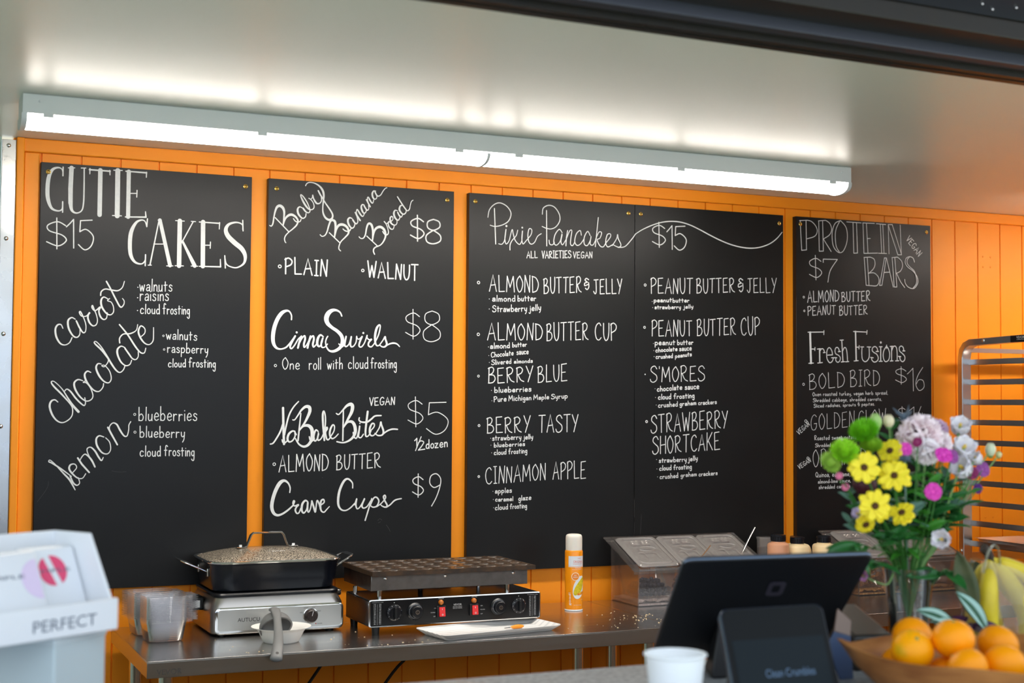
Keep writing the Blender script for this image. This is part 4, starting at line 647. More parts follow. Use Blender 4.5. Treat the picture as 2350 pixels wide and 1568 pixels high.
# ------------------------------------------------------------------ electric skillet
def skillet():
    t = thing('electric_skillet', 'silver electric skillet with deep black pan and domed glass lid', 'skillet', (0.63, -0.17, TZ))
    mb = mat('skillet_steel', (0.50, 0.46, 0.43, 1), rough=0.32, metal=1.0)
    g = G(); g.rr([(0.006, 0.370, 0.290, 0.03), (0.010, 0.378, 0.298, 0.032), (0.078, 0.378, 0.298, 0.032), (0.108, 0.352, 0.272, 0.03)])
    obj('base', g, mb, t, angle=35)
    for x in (-0.155, 0.155):
        for y in (-0.115, 0.115):
            g = G(); g.cyl((x, y, 0.0), (x, y, 0.007), 0.012); obj('foot', g, M['black_matte'], t)
    g = G(); g.rr([(0.107, 0.360, 0.280, 0.032), (0.113, 0.362, 0.282, 0.033), (0.117, 0.356, 0.276, 0.031)], cap0=True)
    obj('tray_rim', g, M['black'], t)
    # control panel: chrome surround with a brushed plate in it
    fy = -0.1492
    def front_rr(g, w, h, r, y, zc=0.0435, xc=0.002):
        return [(xc + a, y, zc + b) for a, b, _ in rrect(w, h, r, 0)]
    g = G(); g.loft([front_rr(g, 0.366, 0.073, 0.014, fy + 0.004), front_rr(g, 0.366, 0.073, 0.014, fy - 0.001), front_rr(g, 0.360, 0.067, 0.012, fy - 0.0025)])
    pn = obj('control_panel', g, M['chrome'], t, angle=25)
    g = G(); g.loft([front_rr(g, 0.352, 0.058, 0.009, fy - 0.0024, 0.045), front_rr(g, 0.352, 0.058, 0.009, fy - 0.0034, 0.045)])
    obj('face_plate', g, mat('satin_plate', (0.66, 0.66, 0.64, 1), rough=0.36, metal=0.85), pn, angle=25)
    ty = fy - 0.0037; dk = mat('print_dark', rgb(52, 52, 54), rough=0.5)
    g = G()
    put_text(g, 'AUTUCU', (-0.119, ty, 0.040), (1, 0, 0), (0, 0, 1), w=0.062, h=0.0105)
    for s, x, z in (('OFF', 0.058, 0.055), ('WARM', 0.068, 0.0675), ('LOW', 0.092, 0.0675), ('HIGH', 0.108, 0.057)):
        put_text(g, s, (x, ty, z), (1, 0, 0), (0, 0, 1), h=0.003)
    put_text(g, 'POWER', (0.109, ty, 0.022), (1, 0, 0), (0, 0, 1), h=0.0028)
    obj('panel_lettering', g, dk, pn)
    kx, kz = 0.088, 0.047
    g = G(); g.x = Matrix.Translation((kx, fy - 0.0034, kz)) @ Matrix.Rotation(PI / 2, 4, 'X')
    g.lathe([(0.0195, 0), (0.0195, 0.005), (0.018, 0.009), (0.0165, 0.016), (0.015, 0.0175), (0.0001, 0.0175)], seg=36)
    kn = obj('knob', g, mat('knob_dark', rgb(58, 44, 40), rough=0.3, noise=0.9, nscale=260, col2=rgb(28, 22, 22)), t, angle=30)
    g = G(); g.x = Matrix.Translation((kx, fy - 0.0034, kz)) @ Matrix.Rotation(PI / 2, 4, 'X'); g.lathe([(0.0205, 0.0), (0.0215, 0.0022), (0.0195, 0.003)], seg=36); obj('knob_ring', g, M['chrome'], kn)
    g = G(); g.x = Matrix.Translation((kx, fy - 0.0212, kz)) @ Matrix.Rotation(0.25, 4, 'Y'); g.box(-0.0006, 0.0006, -0.0002, 0.0004, 0.001, 0.014); obj('pointer', g, M['white_plastic'], kn)
    g = G(); g.sph((0.104, fy - 0.0036, 0.0235), 0.0016, 10, 6); obj('power_light', g, mat('red_light', rgb(200, 40, 30), rough=0.3), pn)
    # side grips
    g = G(); g.box(-0.222, -0.186, -0.03, 0.04, 0.06, 0.098); gp = obj('grip', g, M['black_matte'], t, bevel=0.005)
    g = G(); g.box(-0.2222, -0.198, -0.0306, -0.0300, 0.068, 0.088); obj('sticker', g, M['white_plastic'], gp)
    g = G(); g.box(0.184, 0.212, -0.05, 0.03, 0.085, 0.104); obj('grip', g, M['chrome'], t, bevel=0.006)
    # pan
    g = G(); g.rr([(0.117, 0.330, 0.235, 0.05), (0.122, 0.352, 0.255, 0.055), (0.150, 0.362, 0.265, 0.055), (0.190, 0.370, 0.272, 0.055), (0.194, 0.376, 0.278, 0.056), (0.197, 0.376, 0.278, 0.056), (0.197, 0.366, 0.268, 0.053), (0.150, 0.355, 0.258, 0.05), (0.125, 0.335, 0.24, 0.045)], seg=7)
    pan = obj('pan', g, mat('pan_coating', rgb(16, 19, 28), rough=0.24, spec=0.6), t, angle=45)
    for sx in (-1, 1):
        g = G(); x0 = sx * 0.182; x1 = sx * (0.248 if sx < 0 else 0.240)
        P = [(x0, -0.058, 0.168), (sx * 0.196, -0.056, 0.176), (x1, -0.042, 0.199), (x1 + sx * 0.003, 0, 0.201), (x1, 0.042, 0.199), (sx * 0.196, 0.056, 0.176), (x0, 0.058, 0.168)]
        g.tube(smooth_path(P, 5), 0.0052, 10, flat=(0.55, 1.3)); obj('handle', g, M['chrome'], pan)
        for y in (-0.062, 0.062):
            for dz in (0,):
                g = G(); g.sph((sx * 0.1835, y, 0.166), (0.004, 0.007, 0.007), 12, 8); g.box(min(x0, sx * 0.188), max(x0, sx * 0.188), y - 0.009, y + 0.009, 0.158, 0.180); obj('bracket', g, M['chrome'], pan, bevel=0.002)
    # lid
    gm = mat('lid_pan_reflection', rgb(176, 164, 146), rough=0.22, spec=0.6, noise=1.15, nscale=420, col2=rgb(58, 52, 46), coat=0.25)  # speckle is the pan's reflection, painted into the lid colour
    g = G(); g.rr([(0.199, 0.374, 0.276, 0.056), (0.204, 0.360, 0.262, 0.055), (0.211, 0.325, 0.23, 0.055), (0.218, 0.270, 0.185, 0.05), (0.2245, 0.20, 0.13, 0.04), (0.2285, 0.12, 0.07, 0.03), (0.2295, 0.03, 0.016, 0.008)], seg=7)
    lid = obj('lid', g, gm, t, angle=60)
    g = G(); a = rrect(0.380, 0.282, 0.058, 0.2005, seg=7); g.tube(a, 0.0038, 8, closed=True); obj('lid_rim', g, M['chrome'], lid)
    g = G(); put_text(g, 'AUTUCU', (-0.004, -0.075, 0.2226), (1, 0, 0), (0, 0.94, 0.17), w=0.038, h=0.008); obj('lid_lettering', g, M['white_plastic'], lid)
    g = G(); P = [(-0.090, 0, 0.2290), (-0.066, 0, 0.2290), (-0.060, 0, 0.233), (-0.048, 0, 0.264), (-0.041, 0, 0.270), (0.041, 0, 0.2705), (0.048, 0, 0.264), (0.060, 0, 0.233), (0.066, 0, 0.2290), (0.090, 0, 0.2290)]
    g.tube(P, 0.010, 8, flat=(0.30, 1.0)); obj('lid_handle', g, M['chrome'], lid, angle=35)
    for x in (-0.078, 0.078):
        g = G(); g.cyl((x, 0, 0.226), (x, 0, 0.2365), 0.0042, seg=12); obj('bolt', g, M['white_plastic'], lid)
skillet()

# ------------------------------------------------------------------ mini pancake griddle
def griddle():
    ox, oy = 1.1165, -0.335
    t = thing('pancake_griddle', 'black and steel mini pancake griddle with a dimpled plate and four dials', 'griddle', (ox, oy, TZ))
    W = 0.526; x0, x1 = -W / 2, W / 2; y0, y1 = -0.101, 0.115
    dk = mat('griddle_casing', (0.10, 0.085, 0.075, 1), rough=0.2, metal=0.9)
    g = G(); g.box(x0, x1, y0, y1, 0.0215, 0.0965); obj('casing', g, dk, t, bevel=0.004)
    for x, y in ((-0.238, -0.085), (0.244, -0.02), (-0.245, 0.09), (0.244, 0.10)):
        g = G(); g.cyl((x, y, 0.0), (x, y, 0.022), 0.010, 0.012, 14); obj('foot', g, M['black_matte'], t)
    def fr(w, h, r, y): return [(a, y, 0.059 + b) for a, b, _ in rrect(w, h, r, 0)]
    g = G(); g.loft([fr(W + 0.002, 0.0765, 0.007, y0 + 0.004), fr(W + 0.002, 0.0765, 0.007, y0 - 0.0015), fr(W - 0.004, 0.071, 0.005, y0 - 0.0025)])
    fp = obj('front_frame', g, M['chrome'], t, angle=25)
    g = G(); g.loft([fr(W - 0.006, 0.0705, 0.0045, y0 - 0.0024), fr(W - 0.006, 0.0705, 0.0045, y0 - 0.0032)])
    obj('control_panel', g, mat('panel_black', rgb(14, 14, 17), rough=0.3), t, angle=25)
    py = y0 - 0.0033
    wht = mat('print_white', rgb(210, 210, 210), rough=0.5)
    for x in (-0.0575, 0.045): g = G(); put_text(g, 'HEATING', (x, py, 0.0905), (1, 0, 0), (0, 0, 1), h=0.0028); obj('lamp_lettering', g, wht, t)
    g = G()
    put_text(g, 'VEVOR', (-0.011, py, 0.070), (1, 0, 0), (0, 0, 1), w=0.025, h=0.0052)
    for k, w_ in enumerate((0.028, 0.027, 0.028)): put_text(g, 'HEAVY DUTY COOKING', (-0.0125, py, 0.0665 - k * 0.0027), (1, 0, 0), (0, 0, 1), w=w_, h=0.0015)
    for s, x, z in (('ON', -0.070, 0.064), ('POWER', -0.080, 0.052), ('OFF', -0.072, 0.041), ('ON', 0.073, 0.064), ('POWER', 0.073, 0.053), ('OFF', 0.073, 0.041)):
        if s == 'ON': obj('maker_mark' if x < 0 else 'switch_lettering', g, wht, t); g = G()
        put_text(g, s, (x, py, z), (1, 0, 0), (0, 0, 1), h=0.0028)
    obj('switch_lettering', g, wht, t)
    for x in (-0.256, 0.221):
        g = G()
        put_text(g, 'Comparison table', (x, py, 0.0885), (1, 0, 0), (0, 0, 1), w=0.034, h=0.0027)
        for k in range(13):
            put_text(g, str(10 + k * 3), (x + 0.006, py, 0.083 - k * 0.0045), (1, 0, 0), (0, 0, 1), w=0.0055, h=0.003)
            put_text(g, str(50 + k * 30), (x + 0.021, py, 0.083 - k * 0.0045), (1, 0, 0), (0, 0, 1), w=0.0065, h=0.003)
        g.box(x + 0.0158, x + 0.0163, py - 0.0001, py, 0.028, 0.086); obj('scale_table', g, wht, t)
    tick = mat('dial_ticks', rgb(170, 170, 175), rough=0.4)
    def face(x, z, y=py): return Matrix.Translation((x, y, z)) @ Matrix.Rotation(PI / 2, 4, 'X')
    for x, step in ((-0.190, 0), (-0.128, 1), (0.128, 1), (0.193, 0)):
        z = 0.060
        g = G(); g.x = face(x, z)
        if step: g.lathe([(0.0245, 0), (0.0245, 0.003), (0.021, 0.007), (0.0175, 0.008), (0.0165, 0.020), (0.0150, 0.0215), (0.0001, 0.0215)], seg=40)
        else: g.lathe([(0.0225, 0), (0.0225, 0.004), (0.019, 0.007), (0.0165, 0.008), (0.0155, 0.010), (0.0001, 0.010)], seg=40)
        k_ = obj('dial', g, mat('dial_black', rgb(22, 23, 28), rough=0.26), t, angle=30)
        g = G(); g.x = face(x, z)
        for q in range(24 if step else 10):
            a = PI * 0.9 * 2 * q / (24 if step else 10) * (0.78 if step else 1.0) + (0.2 if step else 0.3)
            r0, r1, zz = (0.0185, 0.0205, 0.0085) if step else (0.0185, 0.0215, 0.0068)
            n = Vector((-math.sin(a), math.cos(a), 0)) * 0.0005; d = Vector((math.cos(a), math.sin(a), 0))
            h0, h1 = (0.0082, 0.0073) if step else (0.0074, 0.0052)
            P = [d * r0 - n, d * r1 - n, d * r1 + n, d * r0 + n]
            g.add([(P[0].x, P[0].y, h0), (P[1].x, P[1].y, h1), (P[2].x, P[2].y, h1), (P[3].x, P[3].y, h0)], [(0, 1, 2, 3)])
        obj('tick_marks', g, tick, k_)
        g = G(); g.x = face(x, z)
        if step: g.lathe([(0.0062, 0.0214), (0.0062, 0.0225), (0.004, 0.0225), (0.0038, 0.0216)], seg=20); g.box(-0.0007, 0.0007, -0.0035, 0.0035, 0.0214, 0.0222); obj('hub_ring', g, M['chrome'], k_)
        else: g.box(-0.0035, 0.0035, -0.015, 0.015, 0.009, 0.0165); obj('grip', g, M['black_matte'], k_, bevel=0.0012)
        if not step:
            g = G(); g.x = face(x, z + 0.0275); g.lathe([(0.0014, 0), (0.0014, 0.0005), (0.0001, 0.0005)], seg=10); obj('index_dot', g, wht, t)
    red = mat('red_rocker', rgb(196, 24, 24), rough=0.25, emit=rgb(220, 20, 16), estr=0.25)
    for x, sx in ((-0.0485, -1), (0.0530, -1)):
        z = 0.0555
        g = G(); g.box(x - 0.0155, x + 0.012, py - 0.007, py + 0.001, z - 0.0165, z + 0.0165); bz = obj('switch_bezel', g, M['black_matte'], t, bevel=0.0015)
        g = G(); g.loft([[(x - 0.009, py - 0.0065, z - 0.013), (x + 0.009, py - 0.0065, z - 0.013), (x + 0.009, py - 0.0065, z + 0.013), (x - 0.009, py - 0.0065, z + 0.013)],
                         [(x - 0.009, py - 0.0125, z - 0.013), (x + 0.009, py - 0.0125, z - 0.013), (x + 0.009, py - 0.0080, z + 0.013), (x - 0.009, py - 0.0080, z + 0.013)]])
        rk = obj('rocker', g, red, bz, bevel=0.0008)
        g = G(); g.box(x - 0.0006, x + 0.0006, py - 0.0095, py - 0.0088, z + 0.005, z + 0.0095)
        g.tube([(x + 0.0018 * math.cos(PI * q / 8), py - 0.0121, z - 0.0078 + 0.0022 * math.sin(PI * q / 8)) for q in range(16)], 0.0005, 6, closed=True)
        obj('rocker_symbol', g, wht, rk)
    amb = mat('amber_lamp', rgb(214, 120, 24), rough=0.2, trans=0.3, coat=0.5)
    for x in (-0.050, 0.0515):
        g = G(); g.x = face(x, 0.0815); g.lathe([(0.0075, 0), (0.0075, 0.003), (0.0062, 0.007), (0.004, 0.009), (0.0001, 0.0095)], seg=22); obj('indicator_lamp', g, amb, t)
    for x, y in ((-0.222, -0.07), (0.171, -0.07), (0.134, 0.06), (-0.252, 0.06)):
        g = G(); g.cyl((x, y, 0.096), (x, y, 0.118), 0.0065, seg=16); obj('post', g, M['chrome'], t)
    g = G(); g.cyl((-0.055, 0.05, 0.096), (-0.055, 0.05, 0.118), 0.007, seg=14); obj('post', g, M['black_matte'], t)
    # heating box and the dimpled plate over it
    sm = mat('stained_steel', (0.34, 0.31, 0.29, 1), rough=0.34, metal=1.0, noise=0.8, nscale=22, col2=(0.20, 0.18, 0.165, 1), rnoise=0.2)
    bx0, bx1, by0, by1 = -0.2475, 0.2370, -0.070, 0.185
    g = G(); g.box(bx0, bx1, by0, by1, 0.117, 0.160); hb = obj('heating_box', g, sm, t, bevel=0.0015)
    for x in (-0.206, -0.024, 0.190):
        g = G(); g.x = Matrix.Translation((x, by0, 0.1515)) @ Matrix.Rotation(PI / 2, 4, 'X'); g.lathe([(0.0048, 0), (0.0048, 0.0012), (0.003, 0.003), (0.0001, 0.0034)], seg=16); obj('screw', g, M['chrome'], hb)
    pm = mat('seasoned_iron', (0.040, 0.028, 0.021, 1), rough=0.30, spec=0.7, noise=0.9, nscale=45, col2=(0.09, 0.05, 0.026, 1), bump=0.25, bscale=160)
    gx0, gx1, gy0, gy1, zt = -0.251, 0.2525, -0.093, 0.190, 0.1735
    g = G(); nx, ny = 10, 5; cw, ch = (gx1 - gx0) / nx, (gy1 - gy0) / ny
    for i in range(nx):
        for j in range(ny):
            cx, cy = gx0 + (i + .5) * cw, gy0 + (j + .5) * ch; R_ = 0.0205; rings = []
            def sq(k):
                a = 2 * PI * k / 16; c_, s_ = math.cos(a), math.sin(a); q = max(abs(c_), abs(s_)); return (cx + c_ / q * cw / 2, cy + s_ / q * ch / 2, zt)
            rings.append([sq(k) for k in range(16)])
            for r_, dz in ((1.0, 0.0), (0.97, -0.002), (0.85, -0.0055), (0.55, -0.0085), (0.1, -0.0095)):
                rings.append([(cx + R_ * r_ * math.cos(2 * PI * k / 16), cy + R_ * r_ * math.sin(2 * PI * k / 16), zt + dz) for k in range(16)])
            g.loft(rings, False, True)
    g.loft([[(gx0, gy0, zt), (gx1, gy0, zt), (gx1, gy1, zt), (gx0, gy1, zt)], [(gx0, gy0, zt - 0.0125), (gx1, gy0, zt - 0.0125), (gx1, gy1, zt - 0.0125), (gx0, gy1, zt - 0.0125)]], False, True)
    obj('griddle_plate', g, pm, t, angle=50)
griddle()

# ------------------------------------------------------------------ white bowl with a grey ladle resting in it
g = G(); g.lathe([(0.0001, 0.0), (0.046, 0.0), (0.049, 0.003), (0.062, 0.030), (0.068, 0.037), (0.080, 0.0405), (0.0805, 0.042), (0.068, 0.0395), (0.059, 0.030), (0.046, 0.006), (0.0001, 0.005)], seg=56)
o = obj('bowl', g, mat('white_foam', rgb(240, 238, 234), rough=0.55), angle=60); o.location = (0.601, -0.447, TZ + 0.0002)
tag(o, 'small white foam bowl in front of the silver skillet', 'bowl')
def ladle():
    gm = mat('grey_silicone', rgb(122, 122, 122), rough=0.42)
    t = thing('ladle', 'grey ladle leaning in the white bowl, its handle over the table edge', 'ladle', (0.58, -0.47, TZ))
    g = G(); c = Vector((-0.002, 0.000, 0.051)); ax = Vector((0.05, -0.72, -0.69)).normalized(); e1 = Vector((1, 0.05, 0)).normalized(); e2 = ax.cross(e1).normalized(); e1 = e2.cross(ax)
    rings = []
    for R_, cut in ((0.045, 0), (0.0405, 1)):
        rr_ = []
        for k in range(9):
            a = PI / 2 * k / 8
            rr_.append([c + ax * (0.012 - R_ * 0.95 * math.cos(a)) + (e1 * math.cos(2 * PI * q / 32) + e2 * math.sin(2 * PI * q / 32)) * (R_ * math.sin(a) + 1e-5) for q in range(32)])
        rings += rr_ if not cut else rr_[::-1]
    g.loft(rings, False, False); obj('scoop', g, gm, t, angle=60)
    P = [(-0.004, 0.006, 0.0900), (-0.008, -0.026, 0.0895), (-0.012, -0.058, 0.0765), (-0.024, -0.118, 0.042), (-0.036, -0.160, 0.018), (-0.050, -0.195, -0.012)]
    Q = smooth_path(P, 6); n = len(Q); rad = [0.009 + 0.005 * abs(2 * i / (n - 1) - 0.9) for i in range(n)]; rad[-1] = 0.006; rad[0] = 0.012
    g = G(); g.tube(Q, rad, 14, flat=(0.55, 1.15)); h = obj('handle', g, gm, t, angle=60)
    g = G(); pz = Vector(Q[-4]); d = (Vector(Q[-1]) - Vector(Q[-7])).normalized(); nn = Vector((0, -0.62, 0.78)); nn = (nn - d * nn.dot(d)).normalized()
    g.cyl(pz + nn * 0.0045, pz + nn * 0.0074, 0.0042, seg=14); obj('hang_hole', g, M['black_matte'], h)
ladle()

# ------------------------------------------------------------------ patterned tray and the little orange knife on it
def stripe_mat():
    m = mat('striped_melamine', rgb(236, 236, 238), rough=0.25, spec=0.6); nt = m.node_tree; b = nt.nodes['Principled BSDF']
    tc = nt.nodes.new('ShaderNodeTexCoord'); sp = nt.nodes.new('ShaderNodeSeparateXYZ'); nt.links.new(tc.outputs['Object'], sp.inputs[0])
    def math_(op, a, b_=None):
        n = nt.nodes.new('ShaderNodeMath'); n.operation = op
        for i, q in enumerate((a, b_)):
            if q is None: continue
            if isinstance(q, (int, float)): n.inputs[i].default_value = q
            else: nt.links.new(q, n.inputs[i])
        return n.outputs[0]
    s1 = math_('GREATER_THAN', math_('SINE', math_('MULTIPLY', sp.outputs['Y'], 2 * PI / 0.026)), 0.45)
    s2 = math_('GREATER_THAN', math_('SINE', math_('MULTIPLY', sp.outputs['X'], 2 * PI / 0.0034)), -0.1)
    s3 = math_('GREATER_THAN', math_('SINE', math_('MULTIPLY', sp.outputs['Y'], 2 * PI / 0.0042)), 0.2)
    k = math_('MULTIPLY', math_('MULTIPLY', s1, s2), s3)
    mx = nt.nodes.new('ShaderNodeMix'); mx.data_type = 'RGBA'; nt.links.new(k, mx.inputs[0])
    mx.inputs[6].default_value = rgb(238, 236, 234); mx.inputs[7].default_value = rgb(120, 124, 134)
    nt.links.new(mx.outputs[2], b.inputs['Base Color']); return m
TRAY_RZ = math.radians(9)
g = G(); g.rr([(0.0, 0.352, 0.130, 0.014), (0.0015, 0.356, 0.134, 0.015), (0.016, 0.394, 0.172, 0.022), (0.0175, 0.394, 0.172, 0.022), (0.0165, 0.388, 0.166, 0.020), (0.004, 0.352, 0.130, 0.014)], seg=6)
o = obj('serving_tray', g, stripe_mat(), angle=40); o.location = (1.186, -0.512, TZ + 0.0003); o.rotation_euler = (0, 0, TRAY_RZ)
tag(o, 'white tray with thin grey dotted stripes in front of the pancake griddle', 'tray')
t = thing('spreader_knife', 'small orange handled knife lying on the striped tray', 'knife', (1.262, -0.512, TZ + 0.0048), TRAY_RZ + 0.05)
g = G(); g.sph((0.012, 0, 0.006), (0.024, 0.007, 0.006), 18, 10); obj('handle', g, mat('orange_handle', rgb(244, 150, 30), rough=0.35), t)
g = G(); g.poly([(-0.034, -0.004, 0.004), (-0.008, -0.0045, 0.005), (-0.008, 0.0045, 0.005), (-0.030, 0.006, 0.004)], (0, 0, 0.0012)); obj('blade', g, M['chrome'], t)

# ------------------------------------------------------------------ cooking spray can
def spray_can():
    R_ = 0.0283
    t = thing('cooking_spray_can', 'tall orange cooking spray can with a white cap, standing alone on the table', 'spray can', (1.606, -0.205, TZ))
    org = mat('can_orange', rgb(246, 150, 16), rough=0.28, spec=0.6)
    g = G(); g.lathe([(0.0001, 0.0012), (R_ - 0.004, 0.0012), (R_ - 0.002, 0.0), (R_ + 0.0003, 0.0012), (R_ + 0.0003, 0.0036), (R_, 0.005)], seg=48); obj('base_rim', g, M['white_metal'], t)
    g = G(); g.lathe([(R_, 0.0045), (R_, 0.184), (R_ - 0.0015, 0.1885), (R_ - 0.003, 0.1895), (0.0001, 0.1896)], seg=56); body = obj('can_body', g, org, t, angle=50)
    g = G(); g.lathe([(0.0262, 0.188), (0.0262, 0.226), (0.0252, 0.233), (0.0225, 0.2368), (0.017, 0.2385), (0.0001, 0.2385)], seg=48)
    obj('cap', g, mat('milky_cap', rgb(232, 226, 216), rough=0.4, sss=0.4), t, angle=50)
    a0 = math.atan2(-0.894, -0.447) + 0.30       # label faces a little right of the camera
    def wrap(g2, off):
        g2.v = [((R_ + off) * math.cos(a0 + u / R_), (R_ + off) * math.sin(a0 + u / R_), z) for u, z, _ in g2.v]; return g2
    def cells(g2, fn_in, u0, u1, z0, z1, n=40):
        for i in range(n):
            for j in range(n):
                ua, ub = u0 + (u1 - u0) * i / n, u0 + (u1 - u0) * (i + 1) / n; za, zb = z0 + (z1 - z0) * j / n, z0 + (z1 - z0) * (j + 1) / n
                if fn_in((ua + ub) / 2, (za + zb) / 2): g2.add([(ua, za, 0), (ub, za, 0), (ub, zb, 0), (ua, zb, 0)], [(0, 1, 2, 3)])
    def disc(g2, cu, cz, ru, rz_, rot=0, n=40, rings=5):
        for q in range(rings):
            for k in range(n):
                c = []
                for rr_, kk in ((q, k), (q + 1, k), (q + 1, k + 1), (q, k + 1)):
                    a = 2 * PI * kk / n; x, y = ru * rr_ / rings * math.cos(a), rz_ * rr_ / rings * math.sin(a)
                    c.append((cu + x * math.cos(rot) - y * math.sin(rot), cz + x * math.sin(rot) + y * math.cos(rot), 0))
                g2.add(c, [(0, 1, 2, 3)])
    def strip(g2, u0, u1, z0, z1, n=24):
        for i in range(n):
            a, b = u0 + (u1 - u0) * i / n, u0 + (u1 - u0) * (i + 1) / n; g2.add([(a, z0, 0), (b, z0, 0), (b, z1, 0), (a, z1, 0)], [(0, 1, 2, 3)])
    def word(g2, s, u, z, w, h, rot=0.0, thick=0):
        vs, fs, _ = text_geo(s)
        g2.add([(u + a * w * math.cos(rot) - b * h * math.sin(rot), z + a * w * math.sin(rot) + b * h * math.cos(rot), 0) for a, b in vs], fs)
    pw = mat('label_white', rgb(226, 232, 238), rough=0.3); rd = mat('label_red', rgb(226, 96, 60), rough=0.35)
    g = wrap_panel = G(); strip(g, -0.026, 0.030, 0.140, 0.1715); obj('label_panel', wrap(g, 0.0002), pw, body, angle=180)
    g = G(); word(g, 'meijer', 0.004, 0.1625, 0.013, 0.004); word(g, 'ORIGINAL', -0.010, 0.1505, 0.034, 0.0075); word(g, 'COOKING SPRAY', -0.011, 0.1455, 0.034, 0.003); obj('label_lettering', wrap(g, 0.0004), rd, body, angle=180)
    g = G(); strip(g, -0.026, 0.030, 0.1375, 0.1392); word(g, 'NON-STICK', -0.004, 0.1335, 0.022, 0.003); word(g, '0 CALORIES PER SERVING', -0.013, 0.1292, 0.036, 0.002)
    word(g, 'good!', -0.0155, 0.018, 0.040, 0.0095, PI / 2); word(g, 'NET WT 8 OZ (226g)', -0.008, 0.0175, 0.026, 0.0026); word(g, 'serving', 0.018, 0.034, 0.010, 0.003); obj('label_print', wrap(g, 0.0004), M['white_plastic'], body, angle=180)
    g = G(); disc(g, 0.011, 0.074, 0.0205, 0.037, -0.30); obj('label_plate', wrap(g, 0.0003), pw, body, angle=180)
    g = G(); disc(g, 0.0125, 0.077, 0.0125, 0.033, -0.62); obj('label_omelette', wrap(g, 0.0005), mat('label_yellow', rgb(238, 206, 40), rough=0.35, noise=0.8, nscale=180, col2=rgb(190, 180, 30)), body, angle=180)
    g = G(); disc(g, 0.016, 0.055, 0.014, 0.0045, 0.25); obj('label_filling', wrap(g, 0.0006), mat('label_orange', rgb(226, 104, 26), rough=0.35, noise=0.9, nscale=200, col2=rgb(240, 200, 60)), body, angle=180)
    g = G(); disc(g, -0.003, 0.108, 0.0128, 0.0128); obj('label_badge', wrap(g, 0.0005), mat('label_peach', rgb(246, 226, 204), rough=0.35), body, angle=180)
    g = G(); disc(g, -0.003, 0.108, 0.0108, 0.0108); obj('badge_center', wrap(g, 0.0007), mat('badge_orange', rgb(240, 140, 40), rough=0.35), body, angle=180)
    g = G(); word(g, 'NO', -0.007, 0.110, 0.008, 0.004); word(g, 'SODIUM', -0.0105, 0.104, 0.015, 0.004); obj('badge_lettering', wrap(g, 0.0009), M['white_plastic'], body, angle=180)
spray_can()

# ------------------------------------------------------------------ nested clear clamshell boxes
def clamshells():
    cm = clear_mat('clear_clamshell', (0.994, 0.995, 1.0, 1), rough=0.06, milk=0.08, refl=0.6, milkcol=(0.88, 0.90, 0.98, 1))
    def half(g, cy, depth, sgn):
        W, D = 0.128, 0.118
        secs = []
        S_ = [(0.0, W - 0.040, D - 0.036, 0.02), (0.003, W - 0.034, D - 0.030, 0.022), (depth * 0.6, W - 0.024, D - 0.020, 0.026), (depth, W - 0.014, D - 0.010, 0.028), (depth + 0.0006, W + 0.004, D + 0.006, 0.020), (depth - 0.0022, W + 0.007, D + 0.009, 0.020)]
        rings = []
        for z, w, d, r in S_:
            ring = rrect(w, d, r, z, 0, cy, 8); n = len(ring)
            if 0.002 < z < depth - 0.001:      # vertical flutes
                ring = [(x + (x) * 0.012 * math.cos(k * PI), y + (y - cy) * 0.012 * math.cos(k * PI), zz) for k, (x, y, zz) in enumerate(ring)]
            rings.append(ring)
        g.loft(rings, True, False)
        g.box(W / 2 + 0.002, W / 2 + 0.020, cy - 0.040, cy + 0.030, depth - 0.001, depth - 0.0003)
    g = G(); half(g, 0.0, 0.056, 1); proto_bm = g
    labels = ['lowest clear clamshell box of the nested stack left of the skillet', 'topmost clear clamshell box of the nested stack left of the skillet', 'clear clamshell box in the middle of the nested stack left of the skillet']
    t0 = thing('clamshell_box', labels[0], 'food box', (0.312, -0.300, TZ + 0.0005), 0.10, 'nested clear clamshell boxes')
    obj('tub', proto_bm, cm, t0, angle=60)
    g = G(); half(g, 0.132, 0.050, -1); obj('lid', g, cm, t0, angle=60)
    N_ = 15
    for k in range(1, N_):
        dup(t0, (0.312, -0.300, TZ + 0.0005 + k * 0.0047), 0.10, labels[1] if k == N_ - 1 else labels[2])
clamshells()

